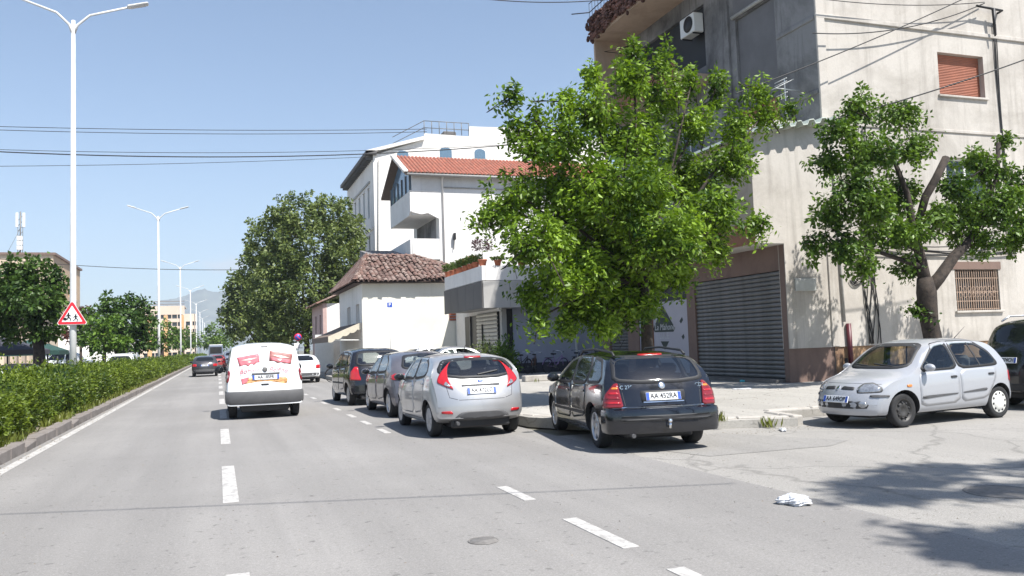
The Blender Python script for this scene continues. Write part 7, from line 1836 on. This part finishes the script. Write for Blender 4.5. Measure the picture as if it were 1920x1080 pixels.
br_ = empty('cable_bracket', (25.1, YF, 12.0), 0, 'black iron cable bracket high on the cream wall', 'bracket')
MB().tube([(-1.0, -0.25, 0.35), (0.15, -0.25, 0.3), (0.2, -0.02, 0.3)], 0.04, 6).build('arm', M_iron, br_); MB().tube([(-0.25, -0.25, 0.33), (-0.2, -0.2, -0.6)], [0.07, 0.03], 6).build('insulator', M_iron, br_)
# bicycles
def bicycle(loc, rz, frame_mat, label, tilt=0.08, s=1.0, basket=False):
    o = empty('bicycle', loc, rz, label, 'bicycle', 'bicycles against the pale blue wall' if basket is not None else None)
    o.rotation_euler = (0, tilt, rz); o.scale = (s, s, s)
    for y in (0.53, -0.53):
        w = MB(); pts = [(0, y+0.33*math.cos(a), 0.34+0.33*math.sin(a)) for a in [i*2*math.pi/24 for i in range(25)]]; w.tube(pts, 0.019, 6, False)
        wo = w.build('wheel', M_tyre, o)
        q = MB(); q.lathe([(0.025, -0.04), (0.025, 0.04)], 8, 'x', Matrix.Translation((0, y, 0.34)))
        for k in range(14): a = k*2*math.pi/14; q.tube([(0.02*(-1)**k, y, 0.34), (0, y+0.32*math.cos(a), 0.34+0.32*math.sin(a))], 0.0025, 3, False)
        q.build('spokes', M_slat, wo)
        m = MB(); pts = [(0, y+0.365*math.cos(a), 0.34+0.365*math.sin(a)) for a in [R(20)+i*R(150)/10 for i in range(11)]]; m.tube(pts, 0.02, 5); m.build('mudguard', frame_mat, o)
    q = MB()
    q.tube([(0, 0.42, 0.72), (0, -0.02, 0.3)], 0.022, 8); q.tube([(0, 0.40, 0.86), (0, 0.53, 0.34)], 0.018, 8); q.tube([(0, -0.02, 0.3), (0, -0.16, 0.82)], 0.02, 8); q.tube([(0, -0.02, 0.3), (0, -0.53, 0.34)], 0.014, 6); q.tube([(0, -0.13, 0.7), (0, -0.53, 0.34)], 0.012, 6); q.tube([(0, 0.41, 0.8), (0, 0.1, 0.62), (0, -0.1, 0.55)], 0.02, 8)
    q.build('frame', frame_mat, o)
    q = MB(); q.tube([(-0.3, 0.22, 1.0), (-0.2, 0.36, 1.02), (0, 0.40, 0.98), (0.2, 0.36, 1.02), (0.3, 0.22, 1.0)], 0.013, 6); q.tube([(0, 0.41, 0.84), (0, 0.40, 0.98)], 0.014, 6); h = q.build('handlebar', M_chrome, o)
    for sx in (-1, 1): MB().tube([(sx*0.3, 0.22, 1.0), (sx*0.31, 0.1, 0.99)], 0.018, 6).build('grip', M_trim, h)
    MB().bbox((-0.09, -0.32, 0.86), (0.09, -0.05, 0.93), 0.035).tube([(0, -0.16, 0.8), (0, -0.17, 0.88)], 0.014, 6).build('saddle', M_trim, o)
    q = MB(); q.lathe([(0.0, -0.06), (0.09, -0.06), (0.09, -0.05), (0.0, -0.05)], 16, 'x', Matrix.Translation((0.07, -0.02, 0.3))); q.tube([(0.07, -0.02, 0.3), (0.09, 0.12, 0.2)], 0.01, 5); q.tube([(-0.07, -0.02, 0.3), (-0.09, -0.16, 0.4)], 0.01, 5); q.build('crank', M_slat, o)
    q = MB(); q.box((-0.06, -0.72, 0.72), (0.06, -0.2, 0.735)); q.tube([(0.05, -0.53, 0.34), (0.05, -0.55, 0.72)], 0.007, 4); q.build('rack', M_trim, o)
    if basket: MB().bbox((-0.16, 0.46, 0.72), (0.16, 0.72, 0.95), 0.02).build('basket', frame_mat, o)
    return o
B_blk, B_lil, B_red, B_grn = plain('black_enamel', (0.02, 0.02, 0.025), 0.35, var=0.1), plain('lilac_enamel', (0.35, 0.24, 0.48), 0.35, var=0.1), plain('red_enamel', (0.3, 0.02, 0.02), 0.35, var=0.1), plain('rust_enamel', (0.16, 0.08, 0.05), 0.6, var=0.3)
for px, py, mt, rz, lab, bk in ((978, 704, B_blk, -0.9, 'black bicycle nearest the leafy shrub at the pale blue wall', False), (1000, 700, B_grn, -0.5, 'rusty bicycle standing beside the black one at the pale blue wall', False), (1041, 697, B_lil, -1.15, 'lilac framed ladies bicycle in the middle of the pale blue wall', False), (1080, 690, B_blk, -0.7, 'tall black bicycle by the white downpipe', False), (1100, 688, B_blk, -0.95, 'dark bicycle between the downpipe and the red basket bicycle', False), (1120, 686, B_red, -0.8, 'bicycle with red frame and basket at the end of the pale blue wall', True)):
    p = PY(px, 690, 36.6+0.2*math.sin(px)); bicycle((p.x, p.y, 0.14), rz, mt, lab, 0.1, 1.0, bk)
p = G(634, 716); bicycle((p.x+0.2, p.y, 0.0), -math.pi/2+0.25, B_blk, 'black bicycle leaning by the black hatchback in front of the awning', 0.05, 1.0, None)
# litter
M_bag = plain('plastic_bag', (0.58, 0.59, 0.61), 0.4, var=0.1); M_cyan = plain('cyan_plastic', (0.10, 0.55, 0.62), 0.4, var=0.1)
def crumple(name, loc, sz, mat, label, seed, cat='litter'):
    rng = random.Random(seed); bm = bmesh.new(); bmesh.ops.create_icosphere(bm, subdivisions=4, radius=1)
    for v in bm.verts:
        n = 1+0.22*math.sin(v.co.x*5+seed)*math.cos(v.co.y*4)+0.10*abs(math.sin(v.co.x*11+3*v.co.y))+0.06*math.sin(v.co.z*17+v.co.x*9)+rng.uniform(-.02, .02)
        v.co = Vector((v.co.x*sz[0]*n, v.co.y*sz[1]*n, max(-0.02, v.co.z*sz[2]*n+sz[2]*0.6)))
    me = bpy.data.meshes.new(name); bm.to_mesh(me); bm.free(); o = link(name, me, mat, None, loc, (0, 0, rng.uniform(0, 6))); return tag(o, label, cat)
crumple('plastic_bag', G(1488, 945), (0.14, 0.11, 0.055), M_bag, 'crumpled white plastic bag lying on the side street', 1, 'bag')
crumple('plastic_litter', G(1398, 716, 0.14), (0.2, 0.1, 0.05), M_cyan, 'cyan plastic scrap on the pavement before the garage shutter', 2)
crumple('paper_litter', G(1468, 808), (0.16, 0.05, 0.03), M_bag, 'white paper scrap lying against the plaza kerb', 3)
crumple('paper_litter', (11.9, 13.2, 0.1), (0.3, 0.16, 0.09), M_bag, 'heap of pale rubbish against the kerb behind the pale silver hatchback', 4)
crumple('paper_litter', G(1392, 730, 0.14), (0.25, 0.03, 0.02), M_bag, 'thin white strip of litter in the shade before the garage', 5)
def manhole(p, r, label):
    o = MB().lathe([(0.0, 0.006), (r*0.86, 0.006), (r*0.88, 0.003), (r*0.93, 0.003), (r*0.95, 0.008), (r, 0.006), (r*1.02, 0.001)], 28).build('manhole_cover', M_steelc, None, p); return tag(o, label, 'manhole')
M_steelc = plain('cast_iron', (0.17, 0.16, 0.15), 0.7, 0.1, 0.3, 14)
manhole(G(906, 1014, 0.002), 0.125, 'small round iron cover set in the right hand lane')
manhole(G(1880, 922, 0.002), 0.34, 'large round manhole cover in the shaded side street')
box('concrete_bench', tuple(G(985, 716, 0.14)), tuple(G(985, 716, 0.14)+Vector((1.5, 0.4, 0.22))), M_kerb, None, 0.02)
tag(bpy.data.objects['concrete_bench'], 'low concrete block edging the plaza by the bicycles', 'block')
# grit and dry leaves on the side street and along the kerbs
def grit():
    rng = random.Random(91); q = MB()
    def bit(x, y, z, r):
        k = len(q.v); a = rng.uniform(0, 6.28); c, s_ = math.cos(a)*r, math.sin(a)*r
        q.v += [(x-c, y-s_, z), (x+c, y+s_, z), (x-s_*.7, y+c*.7, z), (x, y, z+r*rng.uniform(.4, 1.0))]; q.f += [(0+k, 2+k, 1+k), (0+k, 1+k, 3+k), (1+k, 2+k, 3+k), (2+k, 0+k, 3+k)]; q.sm += [False]*4
    for _ in range(900):
        x = 5.3+abs(rng.gauss(0, 1.3)); y = rng.uniform(3, 12); bit(x, y, 0.0, rng.uniform(0.003, 0.009))
    for _ in range(500): bit(rng.uniform(6, 9.6), rng.uniform(11.5, 12.0), 0.0, rng.uniform(0.004, 0.013))
    for _ in range(700): bit(rng.gauss(-3.02, .08), rng.uniform(6, 50), 0.005, rng.uniform(0.006, 0.02))
    for _ in range(700): bit(rng.uniform(6.5, 15), rng.uniform(13.6, 22), 0.14, rng.uniform(0.005, 0.018))
    for _ in range(300): bit(rng.uniform(-2.8, 5), rng.uniform(4, 14), 0.0, rng.uniform(0.004, 0.012))
    o = q.build('grit', plain('grit', (0.22, 0.19, 0.15), 0.9, var=0.6, scale=3)); tag(o, 'grit and dry bits along the road edges', 'grit', None, 'stuff')
grit()
# ---- haze over the whole place
hz = MB().box((-9000, -450, -1.2), (9500, 5700, 640)).build('haze', None); hz['kind'] = 'stuff'
m = bpy.data.materials.new('air'); m.use_nodes = True; n_ = m.node_tree.nodes; n_.clear()
out = n_.new('ShaderNodeOutputMaterial'); pv = n_.new('ShaderNodeVolumePrincipled'); pv.inputs['Density'].default_value = 2.0e-4; pv.inputs['Color'].default_value = (0.74, 0.86, 1.0, 1); pv.inputs['Anisotropy'].default_value = 0.0
m.node_tree.links.new(pv.outputs[0], out.inputs['Volume']); hz.data.materials.append(m)
